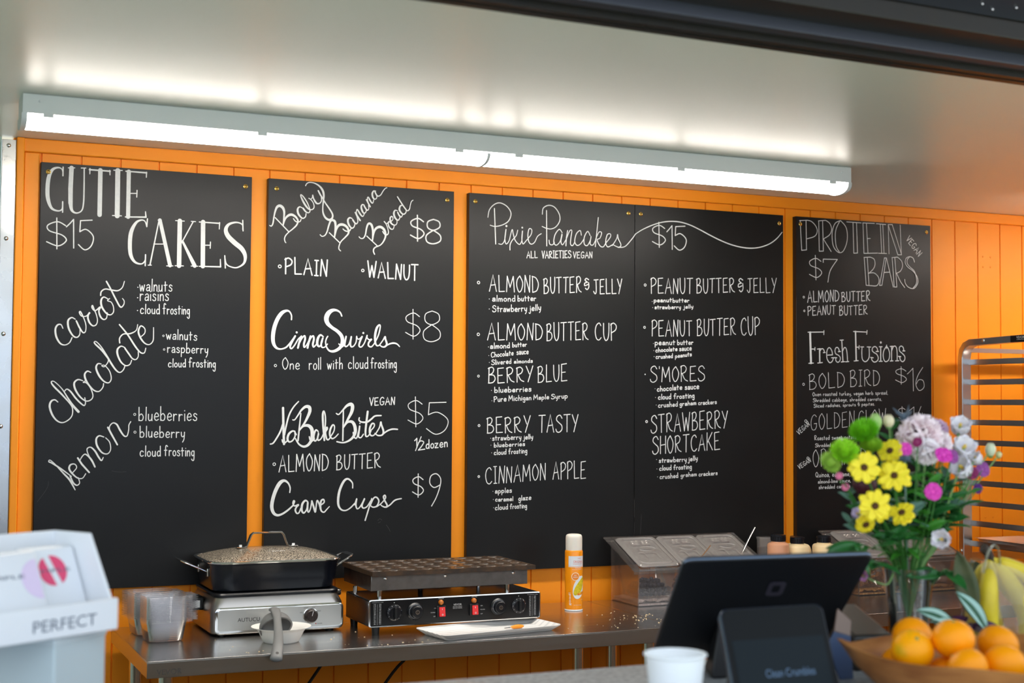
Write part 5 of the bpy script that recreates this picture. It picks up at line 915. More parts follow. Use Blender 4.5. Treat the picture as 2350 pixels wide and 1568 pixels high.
# ------------------------------------------------------------------ clear topping bins with sloping lids
PC = clear_mat('clear_polycarbonate', (0.985, 0.97, 0.965, 1), rough=0.08, milk=0.03, refl=0.8, milkcol=(0.85, 0.78, 0.76, 1))
PCL = clear_mat('frosted_lid_plastic', (0.95, 0.93, 0.92, 1), rough=0.18, milk=0.26, refl=1.6, milkcol=(0.86, 0.80, 0.77, 1))
def topping_bin(base, label, x, y, w, where, fills, berries):
    D = 0.190; zf, zb = 0.122, 0.2025; th = 0.003
    t = thing('topping_bin', label, 'topping bin', (x + w / 2, y, TZ), 0, 'clear topping bins on the work table')
    g = G(); h = w / 2
    for sx in (-1, 1):
        xa = sx * h; g.poly([(xa, 0.004, 0), (xa, D - 0.004, 0), (xa, D, zb - 0.004), (xa, 0, zf - 0.004)], (-sx * th, 0, 0))
    g.box(-h, h, 0.003, 0.006, 0, zf - 0.004); g.box(-h, h, D - 0.006, D - 0.003, 0, zb - 0.004); g.box(-h + 0.003, h - 0.003, 0.006, D - 0.006, 0.0, 0.003)
    obj('bin_body', g, PC, t)
    sl = math.atan2(zb - zf, D); Ls = math.hypot(D, zb - zf)
    MX = Matrix.Translation((0, 0, zf)) @ Matrix.Rotation(sl, 4, 'X')
    cw = (w - 0.012) / 3; og = 0.003
    g = G(); g.x = MX
    fr0, fr1 = -0.012, Ls + 0.012
    g.box(-h - 0.022, h + 0.012, fr0, 0.004, -0.004, 0.001); g.box(-h - 0.022, h + 0.012, Ls - 0.010, fr1, -0.004, 0.001); g.box(-h - 0.022, -h + 0.006, 0.004, Ls - 0.010, -0.004, 0.001)
    for k in (1, 2): g.box(-h + 0.006 + k * cw - 0.0025, -h + 0.006 + k * cw + 0.0025, 0.004, Ls - 0.010, -0.004, 0.001)
    g.box(h - 0.006, h + 0.012, 0.004, Ls - 0.010, -0.004, 0.001); g.box(-h - 0.022, h + 0.012, fr0 - 0.0025, fr0, -0.012, 0.001)
    obj('rim_frame', g, PC, t, bevel=0.001)
    pans = []
    for k in range(3):
        cx = -h + 0.006 + cw * (k + 0.5)
        g = G(); g.rr([(0.022, cw - 0.040, 0.115, 0.014), (0.0245, cw - 0.034, 0.121, 0.016), (zf - 0.008, cw - 0.012, 0.160, 0.018)], cx, D / 2 + 0.0, 5, True, False)
        obj('insert_pan', g, PC, t, angle=45)
        g = G(); g.x = MX; cy = Ls / 2
        g.rr([(0.0012, cw - 0.004, Ls - 0.012, 0.016), (0.0045, cw - 0.005, Ls - 0.013, 0.016), (0.0075, cw - 0.012, Ls - 0.020, 0.014), (0.0078, cw - 0.030, Ls - 0.040, 0.014), (0.0035, cw - 0.036, Ls - 0.046, 0.014)], cx, cy, 6)
        ld = obj('lid', g, PCL, t, angle=30)
        g = G(); g.x = MX
        g.tube(rrect(cw - 0.034, Ls - 0.044, 0.018, 0.0078, cx, cy, 6), 0.0022, 8, closed=True)
        g.tube([(cx + 0.031 * math.cos(2 * PI * q / 20), cy + 0.002 + 0.014 * math.sin(2 * PI * q / 20), 0.013) for q in range(20)], 0.0020, 8, closed=True)
        for qx in (-0.022, 0.022):
            g.tube([(cx + qx - 0.006, cy - 0.010, 0.006), (cx + qx, cy - 0.020, 0.010), (cx + qx + 0.004, cy - 0.050, 0.006)], 0.0016, 8)
        g.tube([(cx - 0.040, cy - 0.012, 0.006), (cx - 0.030, cy - 0.014, 0.011), (cx - 0.020, cy - 0.016, 0.006)], 0.0014, 8)
        obj('grip_ribs', g, PCL, ld)
        for qx in (-0.030, -0.016, 0.008, 0.022):
            g = G(); g.x = MX; g.tube([(cx + qx + 0.006 * math.cos(2 * PI * q / 12), cy + 0.052 + 0.007 * math.sin(2 * PI * q / 12), 0.011) for q in range(12)], 0.0016, 6, closed=True)
            g.box(cx + qx - 0.006, cx + qx + 0.008, cy + 0.036, cy + 0.046, 0.004, 0.010); obj('hinge_loop', g, PCL, ld)
        pans.append((x + w / 2 + cx, y + D / 2))
    rnd = random.Random(11)
    # crushed ice in the bottom
    g = G(); nu, nv = 40, 18
    hts = [[base[4] + 0.012 * rnd.random() * (1 if abs(i / nu - .5) < .47 else .6) for i in range(nu + 1)] for j in range(nv + 1)]
    g.grid(lambda u, v: (-h + 0.006 + (w - 0.012) * u, 0.0085 + (D - 0.017) * v, hts[round(v * nv)][round(u * nu)]), nu, nv)
    n0 = len(g.v)
    g.box(-h + 0.006, h - 0.006, 0.0085, D - 0.0085, 0.0035, 0.009)
    ic = obj(base[0], g, mat(base[0], base[2], rough=0.4, noise=0.8, nscale=160, col2=base[3]), angle=15)
    ic.location = (x + w / 2, y, TZ); ic['kind'] = 'stuff'; tag(ic, base[1] + ' lying in the bottom of the ' + where, base[5])
    for k, (fname, flabel, fcat, c1, c2, top) in enumerate(fills):
        if fname is None: continue
        px_, py_ = pans[k]; g = G(); ww, dd = cw - 0.042, 0.112
        for q in range(46 if fname != 'chopped_nuts' else 130):
            a = rnd.uniform(-1, 1); b = rnd.uniform(-1, 1); zz = rnd.uniform(0.03, top); k2 = 1 + zz * 2.2
            g.x = Matrix.Translation((a * ww / 2.5 * k2 * 0.9, b * dd / 2.5 * k2 * 0.9, zz)) @ Matrix.Rotation(rnd.uniform(0, 6), 4, Vector((rnd.random(), rnd.random(), 1)).normalized())
            s_ = rnd.uniform(0.006, 0.011); g.sph((0, 0, 0), (s_ * 1.5, s_ * 0.8, s_ * 0.6), 7, 5)
        f = obj(fname, g, mat(fname + '_flesh', c1, rough=0.4, noise=0.7, nscale=60, col2=c2), angle=60); f.location = (px_, py_, TZ); f['kind'] = 'stuff'; tag(f, flabel, fcat)
    if berries:
        px_, py_ = pans[0]; bm = mat('blueberry_skin', rgb(26, 28, 42), rough=0.5, noise=0.8, nscale=80, col2=rgb(52, 56, 78))
        g = G(); g.sph((0, 0, 0), (0.0076, 0.0076, 0.0068), 14, 10); b0 = obj('blueberry', g, bm)
        g = G(); g.lathe([(0.0026, 0.0064), (0.0030, 0.0078), (0.0018, 0.0066), (0.0001, 0.0060)], seg=7); obj('crown', g, bm, b0)
        tag(b0, 'blueberry in the heap in the first pan of the left topping bin', 'blueberry', 'blueberries in the topping bin')
        spots = []
        lay = 0
        for zz, nx_, ny_ in ((0.0335, 6, 7), (0.0470, 6, 7), (0.0605, 6, 6), (0.0735, 4, 5)):
            for i in range(nx_):
                for j in range(ny_):
                    if lay == 3 and rnd.random() < 0.55: continue
                    if lay == 2 and rnd.random() < 0.15: continue
                    off = 0.5 * (lay % 2)
                    spots.append((px_ + (i - (nx_ - 1) / 2 + off * 0.6 - 0.15) * 0.0158 + rnd.uniform(-.0006, .0006), py_ + (j - (ny_ - 1) / 2) * 0.0156 + rnd.uniform(-.0006, .0006), TZ + zz + rnd.uniform(-.0008, .0008)))
            lay += 1
        for k, s_ in enumerate(spots):
            if k == 0: b0.location = s_; continue
            c = b0.copy(); COL.objects.link(c); c.location = s_; c.rotation_euler = (rnd.uniform(-1.3, 1.3), rnd.uniform(-1.3, 1.3), rnd.uniform(0, 6))
            for ch in list(b0.children):
                d = ch.copy(); COL.objects.link(d); d.parent = c
    return pans
pans = topping_bin(('crushed_ice', 'crushed ice', rgb(222, 208, 202), rgb(190, 170, 162), 0.010, 'ice'), 'clear topping bin with three sloping lids, blueberries in its first pan', 1.824, -0.232, 0.475, 'topping bin that holds the blueberries',
    [(None, '', '', None, None, 0), ('cut_fruit', 'rusty orange cut fruit in the second pan beside the blueberries', 'fruit', rgb(170, 82, 34), rgb(110, 50, 24), 0.075), ('strawberry_pieces', 'pinkish red strawberry pieces in the third pan of the left topping bin', 'fruit', rgb(206, 74, 66), rgb(226, 140, 120), 0.11)], True)
pans2 = topping_bin(('nut_crumbs', 'golden nut crumbs', rgb(236, 190, 120), rgb(170, 104, 50), 0.010, 'crumbs'), 'clear topping bin of chopped nuts behind the flowers and tablet', 2.66, -0.272, 0.44, 'topping bin behind the flowers',
    [('chopped_nuts', 'golden chopped nuts in the first pan of the topping bin behind the flowers', 'nuts', rgb(214, 160, 92), rgb(160, 96, 44), 0.095), ('biscuit_crumbs', 'pale crumbs in the second pan of the topping bin behind the flowers', 'crumbs', rgb(226, 196, 150), rgb(190, 140, 90), 0.08), (None, '', '', None, None, 0)], False)
# long spoons sticking out of the first bin
for P, m_, lab in (([(2.232, -0.150, 0.965), (2.262, -0.165, 1.045), (2.305, -0.17, 1.1215)], M['chrome'], 'thin silver spoon handle rising from the strawberry pan'),
                   ([(2.02, -0.16, 0.97), (2.075, -0.19, 1.025), (2.118, -0.19, 1.068)], mat('amber_plastic', rgb(170, 128, 92), rough=0.25, trans=0.4), 'short brownish spoon handle leaning between two bin lids')):
    o0 = Vector(P[0]); t = thing('spoon', lab, 'spoon', o0, 0, 'spoons in the topping bin')
    g = G(); g.tube([Vector(q) - o0 for q in smooth_path(P, 6)], 0.0042, 10, flat=(0.45, 1.0)); obj('handle', g, m_, t)
    g = G(); g.sph((-0.008, 0.004, -0.012), (0.016, 0.011, 0.006), 14, 8); obj('spoon_bowl', g, m_, t)

# ------------------------------------------------------------------ sauce bottles and cups behind the tablet
def bottle(x, y, r, ztop, cr, capm, bodym, label, caph=0.021):
    t = thing('squeeze_bottle', label, 'bottle', (x, y, TZ), 0, 'sauce bottles behind the tablet'); h = ztop - TZ
    g = G(); g.lathe([(0.0001, 0.0), (r - 0.004, 0.0), (r, 0.004), (r, h - 0.008), (r - 0.002, h - 0.003), (r - 0.006, h), (cr + 0.002, h + 0.001), (cr - 0.001, h + 0.004), (cr - 0.001, h + 0.008)], seg=40, cap1=True); obj('bottle_body', g, bodym, t, angle=50)
    g = G(); g.lathe([(cr, h + 0.006), (cr, h + 0.006 + caph * 0.7), (cr + 0.001, h + 0.006 + caph * 0.75), (cr + 0.001, h + 0.006 + caph), (cr - 0.003, h + 0.007 + caph), (0.0001, h + 0.007 + caph)], seg=36)
    for k in range(20):
        a = 2 * PI * k / 20; g.box(cr * math.cos(a) - 0.0008, cr * math.cos(a) + 0.0008, cr * math.sin(a) - 0.0008, cr * math.sin(a) + 0.0008, h + 0.008, h + 0.004 + caph)
    obj('cap', g, capm, t, angle=40); return t
TAN = mat('tan_sauce', rgb(206, 150, 116), rough=0.4, sss=0.3); CRM = mat('cream_sauce', rgb(236, 212, 166), rough=0.4, sss=0.3)
bottle(2.376, -0.205, 0.0365, 1.070, 0.0245, M['black'], TAN, 'tan sauce bottle with a black cap, left end of the bottle row')
bottle(2.4535, -0.205, 0.0395, 1.060, 0.0235, M['black'], CRM, 'cream sauce bottle with a black cap, next to the tan bottle')
bottle(2.562, -0.205, 0.0385, 1.060, 0.0235, M['black'], CRM, 'cream sauce bottle with a black cap, right end of the bottle row')
t = bottle(2.508, -0.110, 0.030, 1.054, 0.0130, M['black_matte'], CRM, 'cream sauce jug with a loop handle between the two cream bottles', 0.020)
g = G(); g.tube(smooth_path([(0.020, -0.022, 0.166), (0.034, -0.034, 0.160), (0.038, -0.038, 0.135), (0.030, -0.030, 0.112)], 6), 0.006, 10); obj('loop_handle', g, CRM, t)
t = thing('deli_cup', 'clear deli cup half full of dark crumbs, left of the tan bottle', 'cup', (2.415, -0.078, TZ))
g = G(); g.lathe([(0.0001, 0.0), (0.030, 0.0), (0.034, 0.185), (0.036, 0.188), (0.036, 0.194), (0.0001, 0.195)], seg=36); obj('cup_wall', g, PCL, t, angle=50)
g = G(); g.lathe([(0.0001, 0.002), (0.0285, 0.002), (0.0318, 0.155), (0.0001, 0.160)], seg=30); obj('contents', g, mat('dark_crumbs', rgb(52, 38, 34), rough=0.8, noise=0.8, nscale=120), t, angle=50)
t = thing('paper_cup_stack', 'pale ribbed paper cup standing behind the tan bottle cap', 'cup', (2.480, -0.058, TZ))
g = G(); g.lathe([(0.0001, 0.0), (0.018, 0.0), (0.0225, 0.188), (0.0240, 0.192), (0.0240, 0.196), (0.0205, 0.194), (0.0001, 0.186)], seg=36); obj('cup_wall', g, mat('pale_paper', rgb(224, 196, 172), rough=0.6), t, angle=50)
# crumbs strewn on the table
g = G(); rnd = random.Random(5)
for k in range(150):
    u = rnd.random(); cx, cy = (0.44 + rnd.random() * 1.25, -0.600 + rnd.random() ** 1.5 * 0.30)
    if k % 3 == 0: cx, cy = 1.72 + rnd.gauss(0, 0.05), -0.42 + rnd.gauss(0, 0.05)
    if 0.52 < cx < 0.69 and -0.54 < cy < -0.36: continue
    if 0.98 < cx < 1.40 and -0.63 < cy < -0.38: continue
    if 0.44 < cx < 0.83 and cy > -0.34: continue
    if 0.84 < cx < 1.39 and cy > -0.45: continue
    s_ = rnd.uniform(0.0006, 0.0022); g.x = Matrix.Translation((cx, cy, s_ * 0.4)) @ Matrix.Rotation(rnd.uniform(0, 6), 4, 'Z'); g.sph((0, 0, 0), (s_ * rnd.uniform(1, 2.4), s_, s_ * 0.5), 6, 4)
cr = obj('crumbs', g, mat('pale_crumbs', rgb(240, 214, 172), rough=0.7)); cr.location = (0, 0, TZ); cr['kind'] = 'stuff'; tag(cr, 'pale crumbs scattered over the steel table', 'crumbs')

# ------------------------------------------------------------------ aluminium bun pan rack
def rack():
    xs = 3.299; ya, yb = -0.075, -0.745; X2 = xs + 0.52
    t = thing('sheet_pan_rack', 'tall aluminium sheet pan rack with rounded top at the right edge', 'rack', (xs, ya, 0))
    b = yb - ya
    for x in (0.0, X2 - xs):
        g = G(); w = 0.0125
        P = [(x, 0, 0.10), (x, 0, 1.715), (x, -0.006, 1.742), (x, -0.022, 1.762), (x, -0.048, 1.772), (x, -0.35, 1.778), (x, b + 0.048, 1.772), (x, b + 0.022, 1.762), (x, b + 0.006, 1.742), (x, b, 1.715), (x, b, 0.10)]
        rings = []
        n = len(P)
        for i in range(n):
            a = Vector(P[max(0, i - 1)]); c = Vector(P[min(n - 1, i + 1)]); T_ = (c - a).normalized(); N_ = Vector((1, 0, 0)); B_ = T_.cross(N_); p = Vector(P[i]); k = w * 1.5
            rings.append([p + N_ * sx * 0.021 + B_ * sy * w for sx, sy in ((-1, -1), (1, -1), (1, 1), (-1, 1))])
        g.loft(rings); obj('upright_frame', g, M['alu'], t, bevel=0.002)
    for k in range(10):
        z = 1.700 - k * 0.0747
        for x, sx in ((0.012, 1), (X2 - xs - 0.012, -1)):
            g = G(); g.box(min(x, x + sx * 0.0025), max(x, x + sx * 0.0025), b - 0.01, 0.01, z - 0.0095, z + 0.0095); g.box(min(x, x + sx * 0.035), max(x, x + sx * 0.035), b - 0.01, 0.01, z - 0.0105, z - 0.0085)
            r = obj('tray_runner', g, M['alu'], t)
    for z in (1.745, 0.98):
        for y in (0.0, b):
            g = G(); g.box(0.021, X2 - xs - 0.021, y - 0.011, y + 0.011, z - 0.02, z + 0.012) if z < 1 else g.box(0.021, X2 - xs - 0.021, y - 0.011, y + 0.011, z - 0.008, z + 0.008)
            obj('cross_bar', g, M['alu'], t)
    g = G(); g.box(-0.0222, -0.0212, -0.56, -0.262, 1.7635, 1.788); pl = obj('name_plate', g, M['black_matte'], t)
    g = G(); put_text(g, 'VEVOR', (-0.0226, -0.292, 1.7765), (0, -1, 0), (0, 0, 1), h=0.0085); put_text(g, 'COMMERCIAL RACK', (-0.0226, -0.292, 1.7715), (0, -1, 0), (0, 0, 1), w=0.05, h=0.0026); obj('plate_lettering', g, M['white_plastic'], pl)
    for y, z in ((-0.125, 1.776), (0.0, 1.0), (0.0, 0.55)):
        g = G(); g.sph((-0.0215, y, z), (0.004, 0.0065, 0.0065), 12, 8); obj('bolt', g, M['chrome'], t)
    for x in (0.0, X2 - xs):
        for y in (0.0, b):
            g = G(); g.x = Matrix.Translation((x, y, 0.05)) @ Matrix.Rotation(PI / 2, 4, 'Y'); g.lathe([(0.0001, -0.014), (0.05, -0.014), (0.05, 0.014), (0.0001, 0.014)], seg=28); g.x = Matrix.Translation((x, y, 0)); g.box(-0.02, 0.02, -0.015, 0.015, 0.055, 0.105); obj('caster', g, M['black_matte'], t)
    return t
rack()
t = thing('sheet_pan', 'shallow aluminium sheet pan on the lowest visible rack runner', 'sheet pan', (3.557, -0.40, 1.0212))
g = G(); g.rr([(0.0, 0.435, 0.600, 0.02), (0.0006, 0.437, 0.602, 0.02), (0.024, 0.455, 0.625, 0.025), (0.0255, 0.470, 0.640, 0.028), (0.025, 0.455, 0.625, 0.025), (0.002, 0.432, 0.598, 0.02)]); obj('pan', g, M['alu'], t, angle=40)
t = thing('foam_tub', 'white foam tub standing on the sheet pan in the rack', 'tub', (3.475, -0.27, 1.0240))
g = G(); g.lathe([(0.0001, 0.0), (0.045, 0.0), (0.055, 0.056), (0.058, 0.058), (0.058, 0.061), (0.052, 0.059), (0.043, 0.004), (0.0001, 0.003)], seg=40)
for k in range(40):
    a = 2 * PI * k / 40; g.cyl((0.0455 * math.cos(a), 0.0455 * math.sin(a), 0.004), (0.0545 * math.cos(a), 0.0545 * math.sin(a), 0.052), 0.0012, seg=5)
obj('tub_wall', g, M['white_plastic'], t, angle=50)
# ------------------------------------------------------------------ on the serving counter
CZ = 1.067
# paper cup
t = thing('paper_cup', 'white paper cup on the grey counter in front of the tablet', 'cup', (0.637, -2.469, CZ))
pc = mat('white_paper', rgb(242, 244, 246), rough=0.5)
g = G(); g.lathe([(0.0001, 0.006), (0.029, 0.006), (0.0295, 0.0), (0.031, 0.0), (0.0425, 0.106), (0.0414, 0.106), (0.0295, 0.008), (0.0001, 0.008)], seg=56); obj('cup_wall', g, pc, t, angle=50)
g = G(); g.tube([(0.0433 * math.cos(2 * PI * k / 48), 0.0433 * math.sin(2 * PI * k / 48), 0.1068) for k in range(48)], 0.0021, 10, closed=True); obj('rolled_rim', g, pc, t)

# point of sale tablet leaning back on its wedge stand, facing the kiosk
def slab(a, b, c, d, n, r=0.014, seg=6):
    """rounded slab whose face is the quad a,b,c,d (a,b bottom; c,d top), thickened along n"""
    a, b, c, d = map(Vector, (a, b, c, d)); W = (b - a).length; H = (d - a).length
    ring = [((x + W / 2) / W, (y + H / 2) / H) for x, y, _ in rrect(W, H, r, 0, seg=seg)]
    f = lambda p: a * (1 - p[0]) * (1 - p[1]) + b * p[0] * (1 - p[1]) + c * p[0] * p[1] + d * (1 - p[0]) * p[1]
    return [f(p) for p in ring], (lambda u, v: f((u, v)))
def tablet():
    o = Vector((0.98, -2.13, CZ))
    BL, BR, TR, TL = [Vector(q) - o for q in ((0.838, -2.045, 1.086), (1.148, -2.108, 1.086), (1.1195, -2.302, 1.284), (0.784, -2.247, 1.281))]
    et = mat('edge_sky_tint', (0.16, 0.20, 0.27, 1), rough=0.28, metal=0.9)  # blue tint stands in for sky light on the rim
    t = thing('register_tablet', 'large black tablet register seen from behind, leaning back above the counter', 'tablet', o)
    n = (BR - BL).cross(TL - BL).normalized()
    if n.z < 0: n = -n
    bm_ = mat('tablet_black', rgb(13, 15, 20), rough=0.45, spec=0.4)
    back = -n      # the back of the casing faces down towards the customer
    R0, f = slab(BL, BR, TR, TL, n)
    g = G(); c0 = sum(R0, Vector()) / len(R0)
    sh = lambda k, off: [c0 + (p - c0) * k + n * off for p in R0]
    g.loft([sh(0.965, -0.0055), sh(0.99, -0.0045), sh(1.0, -0.002), sh(1.0, 0.004), sh(0.992, 0.0055)])
    obj('casing', g, bm_, t, angle=40)
    g = G(); g.loft([sh(1.0005, -0.0022), sh(1.004, -0.001), sh(1.004, 0.003), sh(1.0005, 0.0042)], False, False); obj('sky_edge_band', g, et, t, angle=40)  # added band carrying the painted sky glint along the casing
    g = G(); g.loft([sh(0.985, 0.0056), sh(0.985, 0.0062)]); obj('screen', g, mat('screen_glass', rgb(10, 10, 12), rough=0.08, coat=0.6), t)
    # maker's mark: a rounded square with a rounded square hole
    ux = (BR - BL).normalized(); uy = (TL - BL).normalized(); mc = f(0.545, 0.71) - n * 0.0058
    g = G(); s1 = [mc + ux * x * 1.0 + uy * y * 1.0 for x, y, _ in rrect(0.031, 0.040, 0.008, 0)]; s2 = [mc + ux * x + uy * y for x, y, _ in rrect(0.014, 0.019, 0.003, 0)]
    g.loft([s1, s2], False, False); obj('maker_mark', g, mat('mark_grey', rgb(58, 54, 66), rough=0.35), t)
    # hinge arm and wedge stand under it
    m1, m2 = f(0.30, 0.42), f(0.72, 0.42)
    g = G(); q1, q2 = f(0.30, 0.10), f(0.72, 0.10)
    z0 = 0.0
    g.loft([[m1 - n * 0.006, m2 - n * 0.006, q2 - n * 0.006, q1 - n * 0.006], [Vector((m1.x - 0.02, m1.y - 0.015, z0 + 0.028)), Vector((m2.x + 0.01, m2.y - 0.015, z0 + 0.028)), Vector((q2.x, q2.y - 0.01, z0 + 0.028)), Vector((q1.x, q1.y - 0.01, z0 + 0.028))],
            [Vector((m1.x - 0.025, m1.y - 0.02, z0 + 0.0005)), Vector((m2.x + 0.015, m2.y - 0.02, z0 + 0.0005)), Vector((q2.x + 0.005, q2.y, z0 + 0.0005)), Vector((q1.x - 0.005, q1.y, z0 + 0.0005))]])
    obj('stand', g, M['black_matte'], t, bevel=0.004)
tablet()
def customer_display():
    o = Vector((0.865, -2.44, CZ))
    TL, TR = Vector((0.767, -2.380, 1.2185)) - o, Vector((0.9415, -2.400, 1.2215)) - o
    d = Vector((-0.10, -0.52, -1.0)); d = d * (0.1495 / 1.0)
    BL, BR = TL + d, TR + d
    t = thing('customer_display', 'small dark payment screen facing the customer in front of the tablet', 'display', o)
    n = (BR - BL).cross(TL - BL).normalized()
    if n.y > 0: n = -n                       # towards the customer
    R0, f = slab(BL, BR, TR, TL, n, 0.013)
    c0 = sum(R0, Vector()) / len(R0)
    sh = lambda k, off: [c0 + (p - c0) * k + n * off for p in R0]
    g = G(); g.loft([sh(0.93, -0.020), sh(0.99, -0.014), sh(1.0, -0.006), sh(1.0, -0.001), sh(0.985, 0.0)])
    obj('casing', g, mat('display_casing', rgb(24, 32, 48), rough=0.32, spec=0.5), t, angle=35)
    g = G(); g.loft([sh(1.0005, -0.0075), sh(1.006, -0.006), sh(1.006, -0.0025), sh(1.0005, -0.0008)], False, False); obj('sky_edge_band', g, mat('display_sky_tint', (0.20, 0.27, 0.38, 1), rough=0.25, metal=0.9), t, angle=40)  # edge band is added, its blue imitates reflected sky
    g = G(); g.loft([sh(0.982, 0.0001), sh(0.978, 0.0010)]); obj('bezel', g, mat('bezel_black', rgb(10, 12, 14), rough=0.5, spec=0.18), t)
    q = [f(u, v) + n * 0.0012 for u, v in ((0.06, 0.03), (0.94, 0.03), (0.94, 0.70), (0.06, 0.70))]
    g = G(); g.poly(q, n * 0.0004); sc = obj('screen', g, mat('dim_screen', rgb(8, 14, 18), rough=0.5, spec=0.18, emit=rgb(26, 42, 52), estr=0.25), t)
    ux = (BR - BL).normalized(); uy = (TL - BL).normalized()
    g = G(); put_text(g, 'Clean Crumbles', f(0.32, 0.345) + n * 0.0018, ux, uy, w=0.083, h=0.0125); obj('screen_lettering', g, mat('screen_text', rgb(70, 92, 118), rough=0.5, emit=rgb(74, 98, 124), estr=0.35), sc, angle=180)
    # body behind, down to the counter
    g = G(); b = [f(u, v) - n * 0.0205 for u, v in ((0.05, 0.05), (0.95, 0.05), (0.95, 0.62), (0.05, 0.62))]
    g.loft([b, [Vector((p.x * 0.85 + 0.0, p.y * 0.4 + 0.055, 0.012)) if i > 1 else Vector((p.x, p.y + 0.01, 0.003)) for i, p in enumerate(b)]]); obj('stand', g, M['black_matte'], t, bevel=0.004)
customer_display()
# bent bracket between the display and the fruit bowl
t = thing('folded_bracket', 'angled grey bracket with painted warm light on top, right of the payment screen', 'bracket', (1.090, -2.25, CZ))
bk = mat('bracket_warm_light', rgb(120, 98, 86), rough=0.45)  # tan is warm light painted on the upper face
g = G(); g.poly([(-0.012, 0.0, 0.082), (0.021, 0.0, 0.072), (0.037, 0.018, 0.094), (0.008, 0.018, 0.117)], (0.0, 0.004, -0.003)); obj('upper_face', g, bk, t, bevel=0.0008)
g = G(); g.poly([(-0.026, -0.001, 0.060), (-0.012, -0.001, 0.081), (0.021, -0.001, 0.0715), (0.021, -0.008, 0.0005), (-0.006, -0.008, 0.0005)], (0.0, 0.004, 0.0)); obj('lower_face', g, mat('bracket_sky_light', rgb(62, 78, 108), rough=0.35), t, bevel=0.0008)  # blue here is sky light put into the colour
t = thing('receipt_printer', 'low black receipt printer behind the fruit bowl, left of the vase', 'printer', (1.218, -2.140, CZ), -0.20)
g = G(); g.loft([[(-0.050, -0.075, 0.0005), (0.026, -0.075, 0.0005), (0.026, 0.075, 0.0005), (-0.050, 0.075, 0.0005)], [(-0.050, -0.075, 0.062), (0.026, -0.075, 0.062), (0.026, 0.075, 0.098), (-0.050, 0.075, 0.098)]]); obj('printer_body', g, mat('printer_brown', rgb(30, 26, 22), rough=0.4), t, bevel=0.006)
g = G(); g.box(-0.046, 0.022, -0.0765, -0.0752, 0.006, 0.052); obj('front_cover', g, M['black_matte'], t)

# ------------------------------------------------------------------ wooden bowl of oranges
BC = (1.150, -2.492)
def fruit_bowl():
    wd = mat('carved_wood', rgb(186, 124, 66), rough=0.5, noise=0.9, nscale=9, col2=rgb(140, 84, 40), stretch=(1, 1, 4), bump=0.2, bscale=30)
    t = thing('fruit_bowl', 'carved wooden bowl with a wavy rim, filled with oranges', 'bowl', (BC[0], BC[1], CZ))
    def rad(a): return 1.0 + 0.035 * math.cos(2 * a + 0.6) + 0.03 * math.cos(3 * a - 1.0) + 0.05 * math.exp(-((a - 2.52) / 0.22) ** 2)
    def hz(a): return 0.083 + 0.004 * math.cos(2 * a) + 0.003 * math.sin(5 * a) + 0.010 * math.exp(-((a - 2.52) / 0.22) ** 2)
    S_ = [(0.0, 0.0005, 0), (0.070, 0.0005, 0), (0.080, 0.004, 0), (0.136, 0.026, 0.2), (0.163, 0.056, 0.5), (0.180, None, 1), (0.1745, None, 1), (0.156, 0.058, 0.5), (0.128, 0.030, 0.2), (0.074, 0.012, 0), (0.0, 0.011, 0)]
    rings = []
    for r, z, k in S_:
        ring = []
        for i in range(72):
            a = 2 * PI * i / 72; aa = a if a < PI * 1.9 else a
            kk = 1 + (rad(aa) - 1) * k
            zz = hz(aa) if z is None else z
            ring.append((max(r, 1e-4) * kk * math.cos(a), max(r, 1e-4) * kk * math.sin(a), zz))
        rings.append(ring)
    g = G(); g.loft(rings, True, True); obj('bowl_wall', g, wd, t, angle=60)
fruit_bowl()
om = mat('orange_peel', rgb(255, 156, 0), rough=0.40, spec=0.3, bump=0.2, nscale=260)
om2 = mat('orange_peel_greenish', rgb(255, 160, 0), rough=0.40, spec=0.3, bump=0.2, nscale=260)
if True:   # the greenish patch on one fruit
    nt = om2.node_tree; b = nt.nodes['Principled BSDF']; tc = nt.nodes.new('ShaderNodeTexCoord'); nz = nt.nodes.new('ShaderNodeTexNoise'); nz.inputs['Scale'].default_value = 22; nz.inputs['Detail'].default_value = 1
    rp = nt.nodes.new('ShaderNodeValToRGB'); rp.color_ramp.elements[0].position = 0.52; rp.color_ramp.elements[1].position = 0.68; rp.color_ramp.elements[0].color = rgb(255, 166, 0); rp.color_ramp.elements[1].color = rgb(206, 164, 10)
    nt.links.new(tc.outputs['Object'], nz.inputs['Vector']); nt.links.new(nz.outputs[0], rp.inputs[0]); nt.links.new(rp.outputs[0], b.inputs['Base Color'])
ORANGES = [((1.102, -2.514, 1.174), 'topmost orange in the middle of the wooden bowl'), ((1.227, -2.475, 1.152), 'high orange at the right of the wooden bowl'),
           ((1.048, -2.485, 1.156), 'orange with a greenish patch at the left of the wooden bowl'), ((1.064, -2.434, 1.120), 'leftmost orange, half hidden beside the greenish one'),
           ((1.107, -2.414, 1.161), 'orange at the back of the bowl behind the greenish one'), ((1.082, -2.567, 1.138), 'small low orange at the front of the bowl below the topmost one'),
           ((1.147, -2.575, 1.141), 'large orange at the front right of the wooden bowl'), ((1.110, -2.493, 1.1125), 'orange buried at the bottom of the pile in the wooden bowl')]
o0 = None
